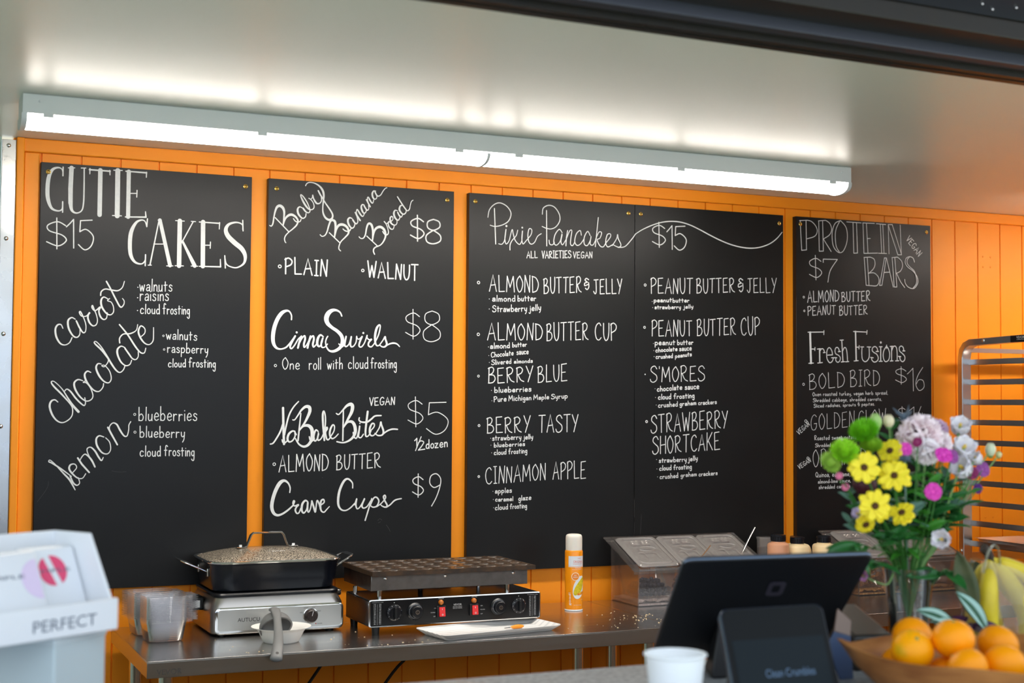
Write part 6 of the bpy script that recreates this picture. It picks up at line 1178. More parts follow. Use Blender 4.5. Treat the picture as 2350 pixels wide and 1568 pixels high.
for k, (p_, lab) in enumerate(ORANGES):
    if o0 is None:
        g = G(); g.lathe([(0.0001, -0.0295)] + [(0.0325 * math.cos(a), 0.0295 * math.sin(a) * (1 - 0.03 * max(0, math.sin(a)) ** 8)) for a in [(-0.47 + 0.94 * q / 22) * PI for q in range(23)]] + [(0.0001, 0.0284)], seg=36)
        o0 = obj('orange', g, om); g = G(); g.lathe([(0.0001, 0.0300), (0.002, 0.0299), (0.0034, 0.0290), (0.0036, 0.0282)], seg=7); obj('stem_button', g, mat('stem_green', rgb(150, 140, 70), rough=0.7), o0)
        o = o0
    else:
        o = o0.copy(); COL.objects.link(o); c = o0.children[0].copy(); COL.objects.link(c); c.parent = o
        if k == 2: o.data = o0.data.copy(); o.data.materials[0] = om2
    o.location = p_; o.rotation_euler = [(0.2, -0.15, 0), (0.5, 0.3, 1), (-0.5, -0.6, 2), (0.9, 1, 0), (1.2, 0, 2), (-0.8, 0.4, 1), (0.6, -0.7, 3), (2, 1, 0)][k]
    tag(o, lab, 'orange', 'oranges in the wooden bowl')

# ------------------------------------------------------------------ bouquet in a glass vase
VX, VY = 1.301, -2.170
t = thing('glass_vase', 'clear tapered glass vase holding the bouquet', 'vase', (VX, VY, CZ))
gl = clear_mat('vase_glass', (0.93, 0.95, 0.95, 1), rough=0.03, milk=0.02, refl=2.2)
g = G(); g.lathe([(0.0001, 0.0005), (0.030, 0.0005), (0.033, 0.004), (0.0365, 0.09), (0.0455, 0.172), (0.0437, 0.172), (0.0345, 0.09), (0.030, 0.014), (0.0001, 0.012)], seg=56); obj('vase_wall', g, gl, t, angle=60)
rf = random.Random(21)
STEM = mat('stem_green', rgb(58, 118, 44), rough=0.5); STEM2 = mat('stem_pale', rgb(120, 160, 90), rough=0.5)
LEAF = [mat('leaf_green', rgb(40, 112, 44), rough=0.42, noise=0.5, nscale=30, col2=rgb(30, 84, 36)), mat('leaf_bright', rgb(74, 150, 40), rough=0.45, noise=0.5, nscale=30, col2=rgb(50, 120, 36)), mat('leaf_grey', rgb(104, 140, 122), rough=0.55, noise=0.4, nscale=30, col2=rgb(80, 118, 100))]
YEL = mat('daisy_yellow', rgb(250, 226, 40), rough=0.5, sss=0.2); BRN = mat('daisy_center', rgb(96, 58, 14), rough=0.8, noise=0.8, nscale=400, col2=rgb(60, 34, 10), bump=0.6)
def leaf(g, base, d, up, L, w, curl=0.25, n=6):
    """one pointed leaf: base point, direction, face normal"""
    d = Vector(d).normalized(); up = Vector(up); up = (up - d * up.dot(d)).normalized(); s = d.cross(up)
    def f(u, v):
        a = v; wd = w * (math.sin(PI * min(1, a * 0.94 + 0.06)) ** 0.8) * 0.5; x = (u - 0.5) * 2
        return Vector(base) + d * (L * a) + s * (x * wd) + up * (-curl * L * a * a + 0.18 * w * abs(x))
    g.grid(f, 4, n)
def stem_to(p, g, r=0.0016, r2=0.0019, sway=0.0):
    """curved stem from the head at p (local origin) down into the vase"""
    bx, by = VX + rf.uniform(-0.022, 0.022), VY + rf.uniform(-0.022, 0.022)
    nx, ny = VX + (p[0] - VX) * 0.22, VY + (p[1] - VY) * 0.22
    d = Vector((nx - VX, ny - VY, 0)); 
    if d.length > 0.030: d = d * (0.030 / d.length)
    P = [Vector((0, 0, 0)), Vector((VX + d.x * 2.2, VY + d.y * 2.2, min(p[2] - 0.02, CZ + 0.215))) - Vector(p), Vector((VX + d.x, VY + d.y, CZ + 0.165)) - Vector(p), Vector((VX - d.x * 0.5, VY - d.y * 0.5, CZ + 0.022)) - Vector(p)]
    g.tube(smooth_path([tuple(q) for q in P], 7), r, 7)
    return P
def facing(p, tilt=0.0, turn=0.0):
    d = (Vector((-0.413, -4.245, 1.527)) - Vector(p)).normalized()
    e = Vector((math.cos(turn) * d.x - math.sin(turn) * d.y, math.sin(turn) * d.x + math.cos(turn) * d.y, d.z + tilt)).normalized()
    return e.to_track_quat('Z', 'Y').to_matrix().to_4x4()
def flower(name, p, label, cat, group):
    return thing(name, label, cat, p, 0, group)
def petal_ring(g, X, n, r0, r1, w, lift, cup, a0=0, jit=0.12, tip=0.8, nv=5):
    for k in range(n):
        a = 2 * PI * k / n + a0 + rf.uniform(-jit, jit); l = (r1 - r0) * rf.uniform(0.9, 1.08)
        g.x = X @ Matrix.Rotation(a, 4, 'Z')
        def f(u, v, l=l):
            x = (u - 0.5) * 2; ww = w * 0.5 * (0.35 + 0.65 * math.sin(PI * min(1.0, 0.12 + v * tip)) ** 0.7) * (1 if v < 0.85 else 1 - (v - 0.85) * 3.0)
            return (r0 + l * v, x * ww, lift + cup * l * v * v + 0.10 * w * x * x)
        g.grid(f, 4, nv)
    g.x = Matrix.Identity(4)
DAISY = [((1.149, -2.240, 1.424), 0.029, 'yellow daisy facing forward, upper left of the four open ones'), ((1.198, -2.260, 1.410), 0.030, 'yellow daisy in the middle of the bouquet, right of the upper left one'),
         ((1.148, -2.270, 1.360), 0.029, 'yellow daisy facing forward at the lower left of the bouquet'), ((1.222, -2.250, 1.344), 0.024, 'yellow daisy turned away at the lower middle of the bouquet'),
         ((1.238, -2.200, 1.450), 0.024, 'yellow daisy behind the others, highest of the daisies'), ((1.151, -2.240, 1.327), 0.018, 'small drooping yellow daisy, lowest of the daisies')]
for k, (p, R_, lab) in enumerate(DAISY):
    t = flower('yellow_daisy', p, lab, 'daisy', 'yellow daisies in the bouquet')
    X = facing(p, [0.1, 0.25, -0.05, 0.75, 0.5, -0.6][k], [0.1, -0.15, 0.15, -0.3, -0.4, 0.4][k])
    g = G(); petal_ring(g, X, 9, 0.004, R_, 0.0150, 0.0, -0.15, 0, 0.25); petal_ring(g, X, 8, 0.004, R_ * 0.92, 0.0140, 0.002, 0.06, 0.35, 0.25); obj('petals', g, YEL, t, angle=180, solid=0.0005)
    g = G(); g.x = X; g.lathe([(0.0068, 0.0005), (0.0066, 0.003), (0.0045, 0.0052), (0.0001, 0.0056)], seg=20); obj('flower_center', g, BRN, t)
    g = G(); g.x = X; g.lathe([(0.0001, -0.006), (0.004, -0.004), (0.0065, 0.0)], seg=12); g.x = Matrix.Identity(4); P = stem_to(p, g)
    obj('stem', g, STEM, t)
MUM = [((1.198, -2.180, 1.482), 0.027, 'bright green button chrysanthemum, highest of the green ones'), ((1.130, -2.210, 1.447), 0.026, 'light green chrysanthemum left of the yellow daisies'),
       ((1.112, -2.190, 1.429), 0.020, 'pale green chrysanthemum at the far left edge of the bouquet'), ((1.204, -2.190, 1.456), 0.020, 'flat green chrysanthemum between the two round green ones')]
for k, (p, R_, lab) in enumerate(MUM):
    c = [rgb(120, 205, 16), rgb(168, 232, 40), rgb(190, 228, 96), rgb(146, 196, 36)][k]
    t = flower('green_chrysanthemum', p, lab, 'chrysanthemum', 'green chrysanthemums in the bouquet')
    X = facing(p, [0.9, 0.8, 0.5, 1.6][k], [-0.3, 0.2, 0.6, 0][k]); g = G()
    for q in range(9):
        th = q / 8; el = PI / 2 * th; n = max(5, int(26 * math.cos(el * 0.93)))
        for j in range(n):
            a = 2 * PI * (j + 0.5 * (q % 2)) / n + rf.uniform(-.08, .08); dd = Vector((math.cos(a) * math.cos(el), math.sin(a) * math.cos(el), math.sin(el) * 0.75))
            g.x = X; leaf(g, dd * R_ * 0.45, dd + Vector((0, 0, 0.15)), Vector((0, 0, 1)) if el < 1.2 else Vector((math.cos(a), math.sin(a), 0)), R_ * 0.66, R_ * 0.17, -0.35, 3)
    g.x = Matrix.Identity(4)
    obj('petals', g, mat('mum_green', c, rough=0.55, sss=0.2), t, angle=180, solid=0.0004)
    g = G(); g.x = X; g.sph((0, 0, -R_ * 0.05), (R_ * 0.42, R_ * 0.42, R_ * 0.32), 14, 8); obj('flower_center', g, mat('mum_core', c, rough=0.6), t)
    g = G(); stem_to(p, g); obj('stem', g, STEM, t)
CARN = [((1.330, -2.170, 1.474), 0.040, 'large pale pink carnation at the top of the bouquet', rgb(252, 236, 238)), ((1.396, -2.140, 1.487), 0.019, 'small lilac flower touching the pink carnation at its upper right', rgb(226, 196, 222)),
        ((1.318, -2.200, 1.450), 0.024, 'white carnation below the large pink one', rgb(250, 244, 246)), ((1.366, -2.175, 1.460), 0.026, 'white ruffled carnation right of the large pink one', rgb(252, 242, 244))]
for k, (p, R_, lab, c) in enumerate(CARN):
    t = flower('carnation', p, lab, 'carnation', 'pale carnations in the bouquet'); X = facing(p, 0.35 if k != 2 else -0.3, rf.uniform(-.3, .3)); g = G()
    for q in range(5):
        n = 11 - q * 2 + (1 if q == 4 else 0); el = 0.15 + q * 0.30
        for j in range(n):
            a = 2 * PI * j / n + q * 0.5 + rf.uniform(-.15, .15); g.x = X @ Matrix.Rotation(a, 4, 'Z')
            ph = rf.uniform(0, 6)
            def f(u, v, el=el, ph=ph):
                x = (u - .5) * 2; r = R_ * (0.15 + 0.85 * v); e = el * (0.5 + 0.6 * v)
                wob = R_ * 0.10 * v * v * math.sin(x * 5.5 + ph)
                return (r * math.cos(e), x * R_ * 0.55 * (0.25 + v * 0.75), r * math.sin(e) * 0.8 + wob)
            g.grid(f, 8, 4)
    g.x = Matrix.Identity(4)
    obj('petals', g, mat('carnation_petal', c, rough=0.6, noise=0.4, nscale=25, col2=tuple([c[0], c[1] * 0.92, c[2] * 0.94, 1])), t, angle=180, solid=0.0004)
    g = G(); g.x = X; g.lathe([(0.0001, -0.022), (0.006, -0.018), (0.008, -0.004), (0.006, 0.004)], seg=12); g.x = Matrix.Identity(4); stem_to(p, g); obj('stem', g, STEM2, t)
LISI = [((1.424, -2.170, 1.497), 0.024, 'white bellflower with lilac edges, highest on the right side', 0.5), ((1.407, -2.200, 1.458), 0.027, 'large white bellflower below the highest one on the right', 0.2), ((1.388, -2.210, 1.422), 0.026, 'white bellflower facing right, third down on the right side', -0.1),
        ((1.450, -2.180, 1.437), 0.015, 'small white bellflower with a lilac rim beside the striped rack', 0.3), ((1.282, -2.280, 1.300), 0.021, 'white open flower hanging low above the vase on its right', -0.5), ((1.150, -2.220, 1.344), 0.013, 'pale lilac bud at the left edge between two daisies', 0.2), ((1.176, -2.200, 1.232), 0.011, 'pink lilac bud drooping left of the vase rim', -0.8)]
for k, (p, R_, lab, ti) in enumerate(LISI):
    t = flower('bellflower', p, lab, 'flower', 'white and lilac bellflowers in the bouquet'); c = rgb(240, 238, 240) if k < 5 else (rgb(206, 190, 222) if k == 5 else rgb(222, 160, 206))
    X = facing(p, ti + 0.6, [0.2, 0.5, -0.6, -0.9, -0.4, 0.5, 0.3][k]); g = G()
    for q in range(2):
        for j in range(5):
            g.x = X @ Matrix.Rotation(2 * PI * j / 5 + q * 0.63, 4, 'Z'); ph = rf.uniform(0, 6)
            def f(u, v, q=q, ph=ph):
                x = (u - .5) * 2; r = R_ * (0.12 + 0.75 * v ** 0.8) * (1 - 0.15 * q); z = R_ * (-1.0 + 1.5 * v) - R_ * 0.25 * v ** 4
                w_ = R_ * 0.62 * math.sin(PI * min(1, 0.15 + 0.72 * v))
                return (r * (1 - 0.25 * x * x), x * w_, z + R_ * 0.05 * math.sin(6 * x + ph) * v)
            g.grid(f, 6, 6)
    g.x = Matrix.Identity(4)
    obj('petals', g, mat('bell_petal', c, rough=0.5, sss=0.3, noise=0.5, nscale=30, col2=tuple([c[0] * 0.93, c[1] * 0.88, c[2] * 0.96, 1])), t, angle=180, solid=0.0004)
    g = G(); g.x = X; g.sph((0, 0, -R_ * 0.1), (R_ * 0.14, R_ * 0.14, R_ * 0.3), 10, 6); obj('flower_center', g, mat('pollen', rgb(226, 190, 80), rough=0.7), t)
    g = G(); g.x = X; g.lathe([(0.0001, -R_ * 1.25), (R_ * 0.22, -R_ * 1.1), (R_ * 0.3, -R_ * 0.8)], seg=10); g.x = Matrix.Identity(4); stem_to(p, g); obj('stem', g, STEM2, t)
DIAN = [((1.255, -2.220, 1.455), 0.012, 'magenta pink below the left of the pink carnation', 0), ((1.265, -2.280, 1.382), 0.0150, 'bright pink open flower alone in the middle of the greenery', 0), ((1.324, -2.240, 1.444), 0.0165, 'magenta flower right of centre under the white carnations', 0),
        ((1.423, -2.200, 1.408), 0.012, 'dark magenta flower at the right under the bellflowers', 1), ((1.480, -2.165, 1.413), 0.014, 'purple flower at the far right edge of the bouquet', 2), ((1.464, -2.170, 1.378), 0.009, 'small violet flower, lowest at the right edge', 3),
        ((1.278, -2.225, 1.467), 0.009, 'dark crimson flower tucked under the pink carnation', 1), ((1.372, -2.205, 1.440), 0.013, 'dark purple flower between the magenta one and the bellflowers', 2), ((1.127, -2.200, 1.408), 0.007, 'tiny pink flower at the left edge beside the daisy', 4), ((1.144, -2.195, 1.388), 0.007, 'tiny pink flower at the left edge under the dark tulip', 4)]
DC = [rgb(222, 60, 178), rgb(140, 20, 90), rgb(150, 70, 150), rgb(110, 50, 150), rgb(226, 120, 160)]
for k, (p, R_, lab, ci) in enumerate(DIAN):
    t = flower('pink_dianthus', p, lab, 'flower', 'pink and purple dianthus in the bouquet'); X = facing(p, 0.15 if k != 2 else 0.7, rf.uniform(-.4, .4))
    g = G(); petal_ring(g, X, 5, 0.0012, R_, R_ * 1.15, 0.0, 0.05, 0.2, 0.05, 0.62); obj('petals', g, mat('dianthus_petal', DC[ci], rough=0.5, sss=0.2), t, angle=180, solid=0.0004)
    g = G(); g.x = X; g.lathe([(0.0026, 0.0006), (0.002, 0.0016), (0.0001, 0.0018)], seg=10); obj('flower_center', g, mat('dianthus_eye', tuple([min(1, v * 1.25 + 0.05) for v in DC[ci][:3]] + [1]), rough=0.6), t)
    g = G(); g.x = X; g.lathe([(0.0001, -0.014), (0.0026, -0.012), (0.003, -0.001)], seg=8); g.x = Matrix.Identity(4); stem_to(p, g, 0.0012); obj('stem', g, STEM, t)
for k, (p, R_, L_, lab, c) in enumerate([((1.523, -2.140, 1.449), 0.010, 0.026, 'greenish white bud at the far right tip of the bouquet', rgb(216, 222, 190)), ((1.534, -2.150, 1.440), 0.006, 0.012, 'tiny cream bud farthest right of all the flowers', rgb(214, 206, 150)),
        ((1.246, -2.150, 1.502), 0.011, 0.030, 'pale green bud standing at the top left of the bouquet', rgb(170, 206, 120)), ((1.267, -2.160, 1.503), 0.010, 0.024, 'cream bud at the top, right of the pale green one', rgb(232, 218, 180)), ((1.145, -2.180, 1.461), 0.010, 0.026, 'whitish bud at the left, over the light green chrysanthemum', rgb(222, 222, 190)),
        ((1.182, -2.200, 1.392), 0.022, 0.040, 'dark maroon closed tulip below the upper left daisy', rgb(70, 18, 36))]):
    t = flower('flower_bud', p, lab, 'bud', 'closed buds in the bouquet'); g = G(); X = Matrix.Rotation(rf.uniform(-0.3, 0.3), 4, 'Y')
    for j in range(5):
        g.x = X @ Matrix.Rotation(2 * PI * j / 5, 4, 'Z')
        def f(u, v): 
            x = (u - .5) * 2; r = R_ * math.sin(PI * (0.08 + 0.80 * v)) ** 0.8; a = x * 0.75
            return (r * math.cos(a), r * math.sin(a) * (1 - 0.2 * v), L_ * (v - 0.5))
        g.grid(f, 5, 6)
    obj('petals', g, mat('bud_petal', c, rough=0.5, sss=0.2), t, angle=180, solid=0.0004)
    g = G(); g.sph((0, 0, -L_ * 0.45), (R_ * 0.5, R_ * 0.5, L_ * 0.18), 10, 6); p2 = Vector(p); stem_to(p, g, 0.0013); obj('stem', g, STEM2, t)
SPRIG = [((1.127, -2.235, 1.290), 'broad green leaf spray hanging at the lower left over the tablet', 0, 0.062, 6), ((1.150, -2.245, 1.262), 'dark green leaf spray left of the vase rim', 0, 0.060, 5), ((1.345, -2.225, 1.236), 'green leaf spray hanging right of the vase rim', 0, 0.066, 5),
         ((1.295, -2.225, 1.312), 'bright green leaf spray in the middle above the vase', 1, 0.050, 9), ((1.205, -2.235, 1.300), 'green leaf spray below the lower daisies', 0, 0.052, 8), ((1.277, -2.190, 1.276), 'leaf spray just over the middle of the vase mouth', 1, 0.046, 8),
         ((1.360, -2.130, 1.490), 'round dark green leaf behind the top of the pink carnation', 0, 0.040, 4), ((1.290, -2.140, 1.486), 'dark green leaf spray between the green and pink heads', 0, 0.044, 6), ((1.402, -2.150, 1.470), 'green leaf spray behind the right bellflowers', 0, 0.040, 6),
         ((1.280, -2.190, 1.400), 'fine bright leaf spray around the single pink flower', 1, 0.040, 10), ((1.325, -2.200, 1.400), 'leaf spray right of the single pink flower', 1, 0.044, 10), ((1.374, -2.190, 1.375), 'dark leaf spray under the right bellflowers', 0, 0.048, 10),
         ((1.392, -2.190, 1.340), 'leaf spray at the lower right of the bouquet', 0, 0.050, 9), ((1.154, -2.190, 1.372), 'grey green leaf spray at the left edge', 2, 0.036, 7), ((1.140, -2.210, 1.325), 'grey green leaf spray low on the left edge', 2, 0.044, 5),
         ((1.430, -2.180, 1.372), 'bright leaf spray at the right edge under the purple flowers', 1, 0.034, 9), ((1.255, -2.215, 1.345), 'grey green leaf spray in the heart of the bouquet', 2, 0.055, 8), ((1.330, -2.195, 1.345), 'dark green leaf spray in the heart of the bouquet, right half', 0, 0.055, 10),
         ((1.235, -2.180, 1.420), 'dark green leaf spray behind the daisies', 0, 0.048, 10), ((1.350, -2.160, 1.420), 'dark green leaf spray behind the magenta flower', 0, 0.050, 11), ((1.395, -2.165, 1.395), 'grey green leaf spray behind the right hand flowers', 2, 0.048, 10),
         ((1.300, -2.150, 1.430), 'deep green leaf spray under the pale carnations', 0, 0.050, 11), ((1.360, -2.160, 1.330), 'bright leaf spray low on the right half', 1, 0.050, 11), ((1.305, -2.150, 1.360), 'deep green leaf spray behind the single pink flower', 0, 0.056, 12), ((1.260, -2.160, 1.380), 'deep green leaf spray behind the middle daisies', 0, 0.052, 11), ((1.340, -2.170, 1.300), 'leaf spray low on the right above the vase', 0, 0.055, 9), ((1.200, -2.180, 1.330), 'dark green leaf spray behind the lower daisies', 0, 0.055, 10)]
for k, (p, lab, mi, L_, n) in enumerate(SPRIG):
    t = flower('leaf_spray', p, lab, 'leaves', 'leaf sprays in the bouquet'); g = G(); gs = G()
    P = stem_to(p, gs, 0.0014); dn = (P[1]).normalized()
    for j in range(n):
        s_ = j / max(1, n - 1); b = P[1] * (0.55 * s_); a = j * 2.4 + k; out = Vector((math.cos(a), math.sin(a) - 0.25, 0.35 + 0.5 * (1 - s_)))
        if p[2] < 1.30: out = Vector((math.cos(a) + (p[0] - VX) * 5, math.sin(a) * 0.6 - 0.2, -0.25 + 0.5 * s_))
        leaf(g, b, out, Vector((-0.3, -0.8, 0.8)) if j % 2 else Vector((0, -0.3, 1)), L_ * rf.uniform(0.7, 1.1), L_ * 0.36 * rf.uniform(0.8, 1.2), 0.3)
    obj('leaves', g, LEAF[mi], t, angle=180, solid=0.0004); obj('stem', gs, STEM, t)
for k, (p, lab) in enumerate([((1.318, -2.140, 1.505), 'spiky grey blue thistle sprig at the very top of the bouquet'), ((1.245, -2.230, 1.434), 'small grey blue thistle head among the daisies')]):
    t = flower('thistle_sprig', p, lab, 'thistle', 'grey blue thistles in the bouquet'); g = G(); s_ = 1.0 if k == 0 else 0.5
    for j in range(26):
        a = rf.uniform(0, 2 * PI); d = Vector((math.cos(a), math.sin(a), rf.uniform(-0.1, 1.6))); leaf(g, (0, 0, 0), d, Vector((0, 0, 1)) if d.z < 1 else Vector((1, 0, 0)), 0.034 * s_ * rf.uniform(0.6, 1), 0.004, 0.1, 3)
    g.sph((0, 0, 0.004), (0.007 * s_, 0.007 * s_, 0.010 * s_), 10, 8); obj('spikes', g, mat('thistle_grey', rgb(104, 120, 136), rough=0.6), t, angle=180, solid=0.0004)
    g = G(); stem_to(p, g, 0.0013); obj('stem', g, mat('thistle_stem', rgb(110, 132, 128), rough=0.6), t)

# ------------------------------------------------------------------ striped trailing plant
t = thing('striped_leaf_plant', 'small plant with silver striped leaves between the oranges and the bananas', 'plant', (1.325, -2.262, CZ))
g = G(); g.lathe([(0.0001, 0.0005), (0.026, 0.0005), (0.032, 0.052), (0.034, 0.054), (0.031, 0.054), (0.027, 0.046), (0.0001, 0.046)], seg=32); obj('pot', g, mat('dark_pot', rgb(44, 34, 40), rough=0.5), t, angle=50)
sg = [mat('stripe_dark', rgb(44, 92, 62), rough=0.4), mat('stripe_silver', rgb(170, 208, 196), rough=0.38), mat('leaf_purple', rgb(70, 26, 62), rough=0.45)]
def striped_leaf(a, b, w, up):
    a, b = Vector(a), Vector(b); d = b - a; L_ = d.length; d.normalize(); up = Vector(up); up = (up - d * up.dot(d)).normalized(); s = d.cross(up); g = G()
    prof = [-1, -0.88, -0.60, -0.30, 0.30, 0.60, 0.88, 1]; cols = [0, 1, 1, 0, 1, 1, 0]; n = 10
    for q in range(7):
        g.cur = cols[q]
        def f(u, v, q=q):
            x = prof[q] + (prof[q + 1] - prof[q]) * u; wd = w * 0.5 * math.sin(PI * (0.10 + 0.895 * v)) ** 0.75
            return a + d * (L_ * v) + s * (x * wd) + up * (0.10 * L_ * math.sin(PI * v) + 0.15 * w * abs(x))
        g.grid(f, 1, n)
    return g
for a, b, w in (((0.005, -0.070, 0.085), (-0.032, -0.040, 0.143), 0.030), ((-0.060, -0.062, 0.094), (-0.117, -0.040, 0.116), 0.026), ((-0.045, -0.070, 0.088), (-0.100, -0.055, 0.098), 0.020)):
    obj('leaf', striped_leaf(a, b, w, (-0.2, -0.8, 0.6)), sg[:2], t, angle=180, solid=0.0005)
for a, b, w in (((-0.050, -0.040, 0.085), (-0.010, -0.048, 0.104), 0.022), ((-0.020, -0.055, 0.082), (0.030, -0.05, 0.078), 0.022), ((0.0, -0.05, 0.085), (0.05, -0.06, 0.088), 0.02)):
    g = G(); leaf(g, a, Vector(b) - Vector(a), (-.3, -.6, .8), (Vector(b) - Vector(a)).length, w, 0.2); obj('leaf', g, sg[2], t, angle=180, solid=0.0005)
g = G()
for P in ([(0.0, 0.0, 0.045), (0.004, -0.030, 0.085), (0.005, -0.070, 0.085)], [(-0.005, 0.0, 0.045), (-0.030, -0.035, 0.090), (-0.060, -0.062, 0.094)], [(-0.005, -0.005, 0.045), (-0.025, -0.045, 0.086), (-0.045, -0.070, 0.088)], [(0, -0.01, 0.045), (-0.02, -0.03, 0.08), (-0.05, -0.04, 0.085)], [(0, -0.01, 0.045), (-0.005, -0.03, 0.08), (0.0, -0.055, 0.083)]):
    g.tube(smooth_path(P, 5), 0.0016, 7)
obj('stem', g, sg[2], t)

# ------------------------------------------------------------------ bananas in a clear bag
bo = Vector((1.480, -2.215, CZ))
t = thing('banana_bunch', 'bunch of ripe yellow bananas in a clear bag at the right edge', 'bananas', bo)
bmz = mat('banana_skin', rgb(232, 206, 44), rough=0.45, noise=0.9, nscale=16, col2=rgb(206, 180, 40), sss=0.1); bd = mat('banana_tip', rgb(50, 38, 30), rough=0.7)
S0 = Vector((-0.030, 0.0, 0.188))
for k, P in enumerate([[(-0.026, 0, 0.186), (-0.006, -0.010, 0.176), (0.030, -0.022, 0.158), (0.062, -0.030, 0.128), (0.078, -0.032, 0.090), (0.076, -0.030, 0.052)],
                       [(-0.030, 0, 0.182), (-0.028, -0.014, 0.160), (-0.008, -0.036, 0.128), (0.018, -0.050, 0.092), (0.030, -0.052, 0.052), (0.026, -0.044, 0.024)],
                       [(-0.034, 0, 0.184), (-0.044, -0.010, 0.162), (-0.058, -0.026, 0.126), (-0.056, -0.034, 0.086), (-0.040, -0.034, 0.046), (-0.024, -0.028, 0.022)],
                       [(-0.030, 0.004, 0.184), (-0.030, 0.018, 0.160), (-0.024, 0.034, 0.122), (-0.004, 0.044, 0.082), (0.020, 0.044, 0.046), (0.040, 0.038, 0.024)],
                       [(-0.036, -0.008, 0.183), (-0.054, -0.024, 0.158), (-0.066, -0.036, 0.120), (-0.066, -0.040, 0.080), (-0.052, -0.040, 0.040)],
                       [(-0.030, -0.010, 0.182), (-0.022, -0.032, 0.155), (-0.010, -0.056, 0.115), (-0.004, -0.062, 0.075), (-0.010, -0.056, 0.035)]]):
    Q = smooth_path(P, 6); n = len(Q); R_ = []
    for i in range(n):
        s_ = i / (n - 1); R_.append(0.0062 + 0.0140 * max(0, math.sin(PI * min(1, max(0, (s_ - 0.10) / 0.90)) ** 0.75)) ** 0.6 if s_ > 0.12 else 0.0062)
    R_[-1] = 0.004
    g = G(); g.tube(Q, R_, 6, flat=None); bn = obj('banana', g, bmz, t, angle=70, sub=1)
    g = G(); g.sph(Q[-1], 0.0045, 8, 6); obj('banana_tip', g, bd, bn)
g = G(); g.tube(smooth_path([(-0.046, 0.0, 0.207), (-0.036, 0, 0.199), (-0.030, 0, 0.186), (-0.026, -0.004, 0.172)], 5), [0.009] * 11 + [0.008] * 5, 9, flat=(1, 0.8)); obj('crown_stem', g, bd, t)
bag = thing('produce_bag', 'crumpled clear plastic bag with twisted handles around the bananas', 'bag', bo)
bgm = clear_mat('bag_film', (0.93, 0.93, 0.86, 1), rough=0.10, milk=0.10, refl=1.6, milkcol=(0.80, 0.76, 0.42, 1)); rb = random.Random(4); g = G(); rings = []
for z, rx, ry in ((0.001, 0.066, 0.050), (0.012, 0.084, 0.062), (0.05, 0.094, 0.074), (0.10, 0.092, 0.072), (0.14, 0.083, 0.062), (0.165, 0.079, 0.052)):
    ring = []
    for i in range(48):
        a = 2 * PI * i / 48; k_ = 1 + 0.04 * math.sin(5 * a + z * 40) + 0.03 * math.sin(11 * a - z * 70)
        zz = z + (0.024 * math.cos(a - PI) - 0.028 * math.exp(-((a - 5.2) / 0.5) ** 2) if z > 0.16 else 0)
        ring.append((0.012 + rx * k_ * math.cos(a), -0.004 + ry * k_ * math.sin(a), zz))
    rings.append(ring)
g.loft(rings, True, False); obj('bag_body', g, bgm, bag, angle=180)
g = G(); g.tube(smooth_path([(-0.072, -0.030, 0.165), (-0.066, -0.032, 0.195), (-0.050, -0.03, 0.214), (-0.034, -0.026, 0.206), (-0.028, -0.024, 0.175)], 6), 0.0022, 8); obj('bag_handle', g, bgm, bag)
g = G(); g.box(0.046, 0.078, -0.0792, -0.0786, 0.098, 0.116); obj('sticker', g, mat('sticker_blue', rgb(120, 150, 180), rough=0.5), bag)
g = G(); leaf(g, (-0.096, -0.030, 0.090), (-0.034, 0.0, 0.108), (-0.5, -0.8, 0.2), 0.125, 0.042, 0.0, 8)
lf = obj('olive_leaf', g, mat('olive_leaf_skin', rgb(98, 98, 66), rough=0.4, noise=0.5, nscale=40, col2=rgb(70, 84, 54)), angle=180, solid=0.0006)
lf.location = bo; tag(lf, 'long olive leaf leaning against the left of the banana bag', 'leaf')

# ------------------------------------------------------------------ white display carton on a white box at the far left
CR = math.radians(31); CO = (-0.083, -2.050, 1.19)
wp = mat('white_card', rgb(242, 244, 247), rough=0.45); gm2 = mat('grey_print', rgb(92, 104, 122), rough=0.6)
st = thing('storage_box', 'tall pale box standing cornerwise on the counter under the display carton', 'box', (-0.172, -2.098, CZ), math.radians(45))
g = G(); g.box(0.0, 0.118, 0.0, 0.118, 0.0005, 0.1225); obj('box_body', g, mat('pale_box', rgb(196, 210, 214), rough=0.5), st, bevel=0.003)
g = G(); g.box(-0.0015, 0.1195, -0.0015, 0.1195, 0.110, 0.1225); obj('box_lid', g, mat('pale_box_lid', rgb(206, 218, 222), rough=0.5), st, bevel=0.003)
ct = thing('display_carton', 'open white display carton of snack packs at the left edge', 'carton', CO, CR)
th = 0.004; Dp = 0.140; Zt = 0.140
g = G(); g.box(-0.340, 0.0, 0.0, Dp, 0.0004, th); obj('carton_base', g, wp, ct)
g = G(); g.box(-0.340, 0.004, -0.006, 0.002, 0.0004, 0.047); lp = obj('front_lip', g, wp, ct, bevel=0.002)
g = G(); g.box(-0.340, 0.0, Dp - th, Dp, th, Zt); obj('back_panel', g, wp, ct, bevel=0.0015)
for x in (0.0, -0.340):
    g = G(); g.poly([(x, -0.004, 0.0004), (x, 0.003, 0.046), (x, 0.054, Zt), (x, Dp, Zt), (x, Dp, 0.0004)], (-0.005 if x == 0 else 0.005, 0, 0)); obj('side_panel', g, wp, ct, bevel=0.001)
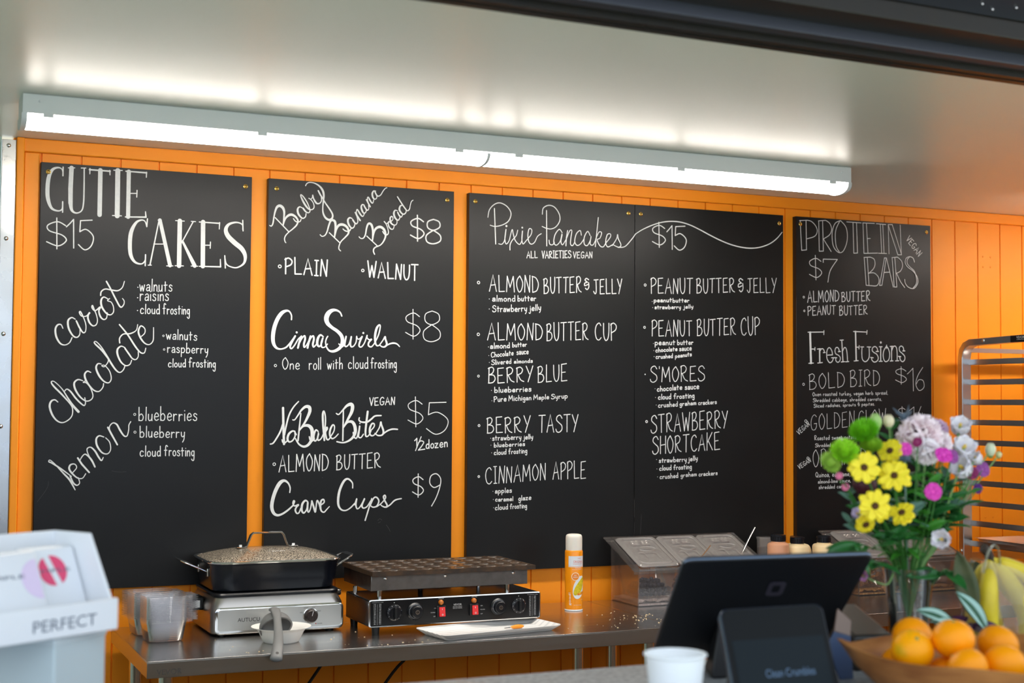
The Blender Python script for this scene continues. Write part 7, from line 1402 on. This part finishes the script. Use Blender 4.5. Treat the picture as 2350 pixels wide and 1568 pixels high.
g = G(); put_text(g, 'PERFECT', (-0.146, -0.0064, 0.012), (1, 0, 0), (0, 0, 1), w=0.110, h=0.017); obj('lip_lettering', g, gm2, lp, angle=180)
def snack(x, y, label, disc, w=0.105):
    p = thing('snack_pack', label, 'snack pack', tuple(Vector(CO) + Matrix.Rotation(CR, 3, 'Z') @ Vector((x, y, 0.0045))), CR, 'snack packs in the display carton')
    X = Matrix.Rotation(math.radians(-24), 4, 'X'); h = 0.130
    g = G(); g.x = X; g.rr([(0.003, w, 0.004, 0.0015), (0.010, w, 0.020, 0.006), (h - 0.010, w, 0.020, 0.006), (h - 0.003, w, 0.004, 0.0015)]); bd_ = obj('pack_body', g, mat('pack_white', rgb(236, 238, 242), rough=0.4), p, angle=40)
    fy = -0.0104; cz = 0.086; cx = -0.001
    g = G(); g.x = X; r = 0.0235
    if disc == 'split':
        for s_, (a0, a1) in ((1, (-62, 96)), (-1, (118, 276))):
            a = [math.radians(a0 + (a1 - a0) * q / 24) for q in range(25)]
            pts = [(cx + r * math.cos(q) + 0.0010 * s_, fy, cz + r * math.sin(q)) for q in a]; g.poly(pts, (0, -0.0003, 0))
    else:
        g.poly([(0.050 + 0.030 * math.cos(2 * PI * q / 40), fy, cz - 0.006 + 0.030 * math.sin(2 * PI * q / 40)) for q in range(40) if 0.050 + 0.030 * math.cos(2 * PI * q / 40) < w / 2 - 0.004], (0, -0.0003, 0))
    obj('pack_emblem', g, mat('emblem_' + disc, rgb(236, 78, 120) if disc == 'split' else rgb(232, 212, 240), rough=0.5), bd_, angle=20)
    g = G(); g.x = X; put_text(g, 'SIMPLE' if disc == 'split' else 'SIMPLE', (-0.040 if disc == 'split' else -0.044, fy - 0.0005, cz - 0.003), (1, 0, 0), (0, 0, 1), w=0.070, h=0.0055); obj('pack_lettering', g, gm2, bd_, angle=180)
snack(-0.055, 0.046, 'white snack pack with a split pink disc in the display carton', 'split', 0.096)
snack(-0.150, 0.020, 'white snack pack with a pale lilac disc, left of the pink disc one', 'plain', 0.112)
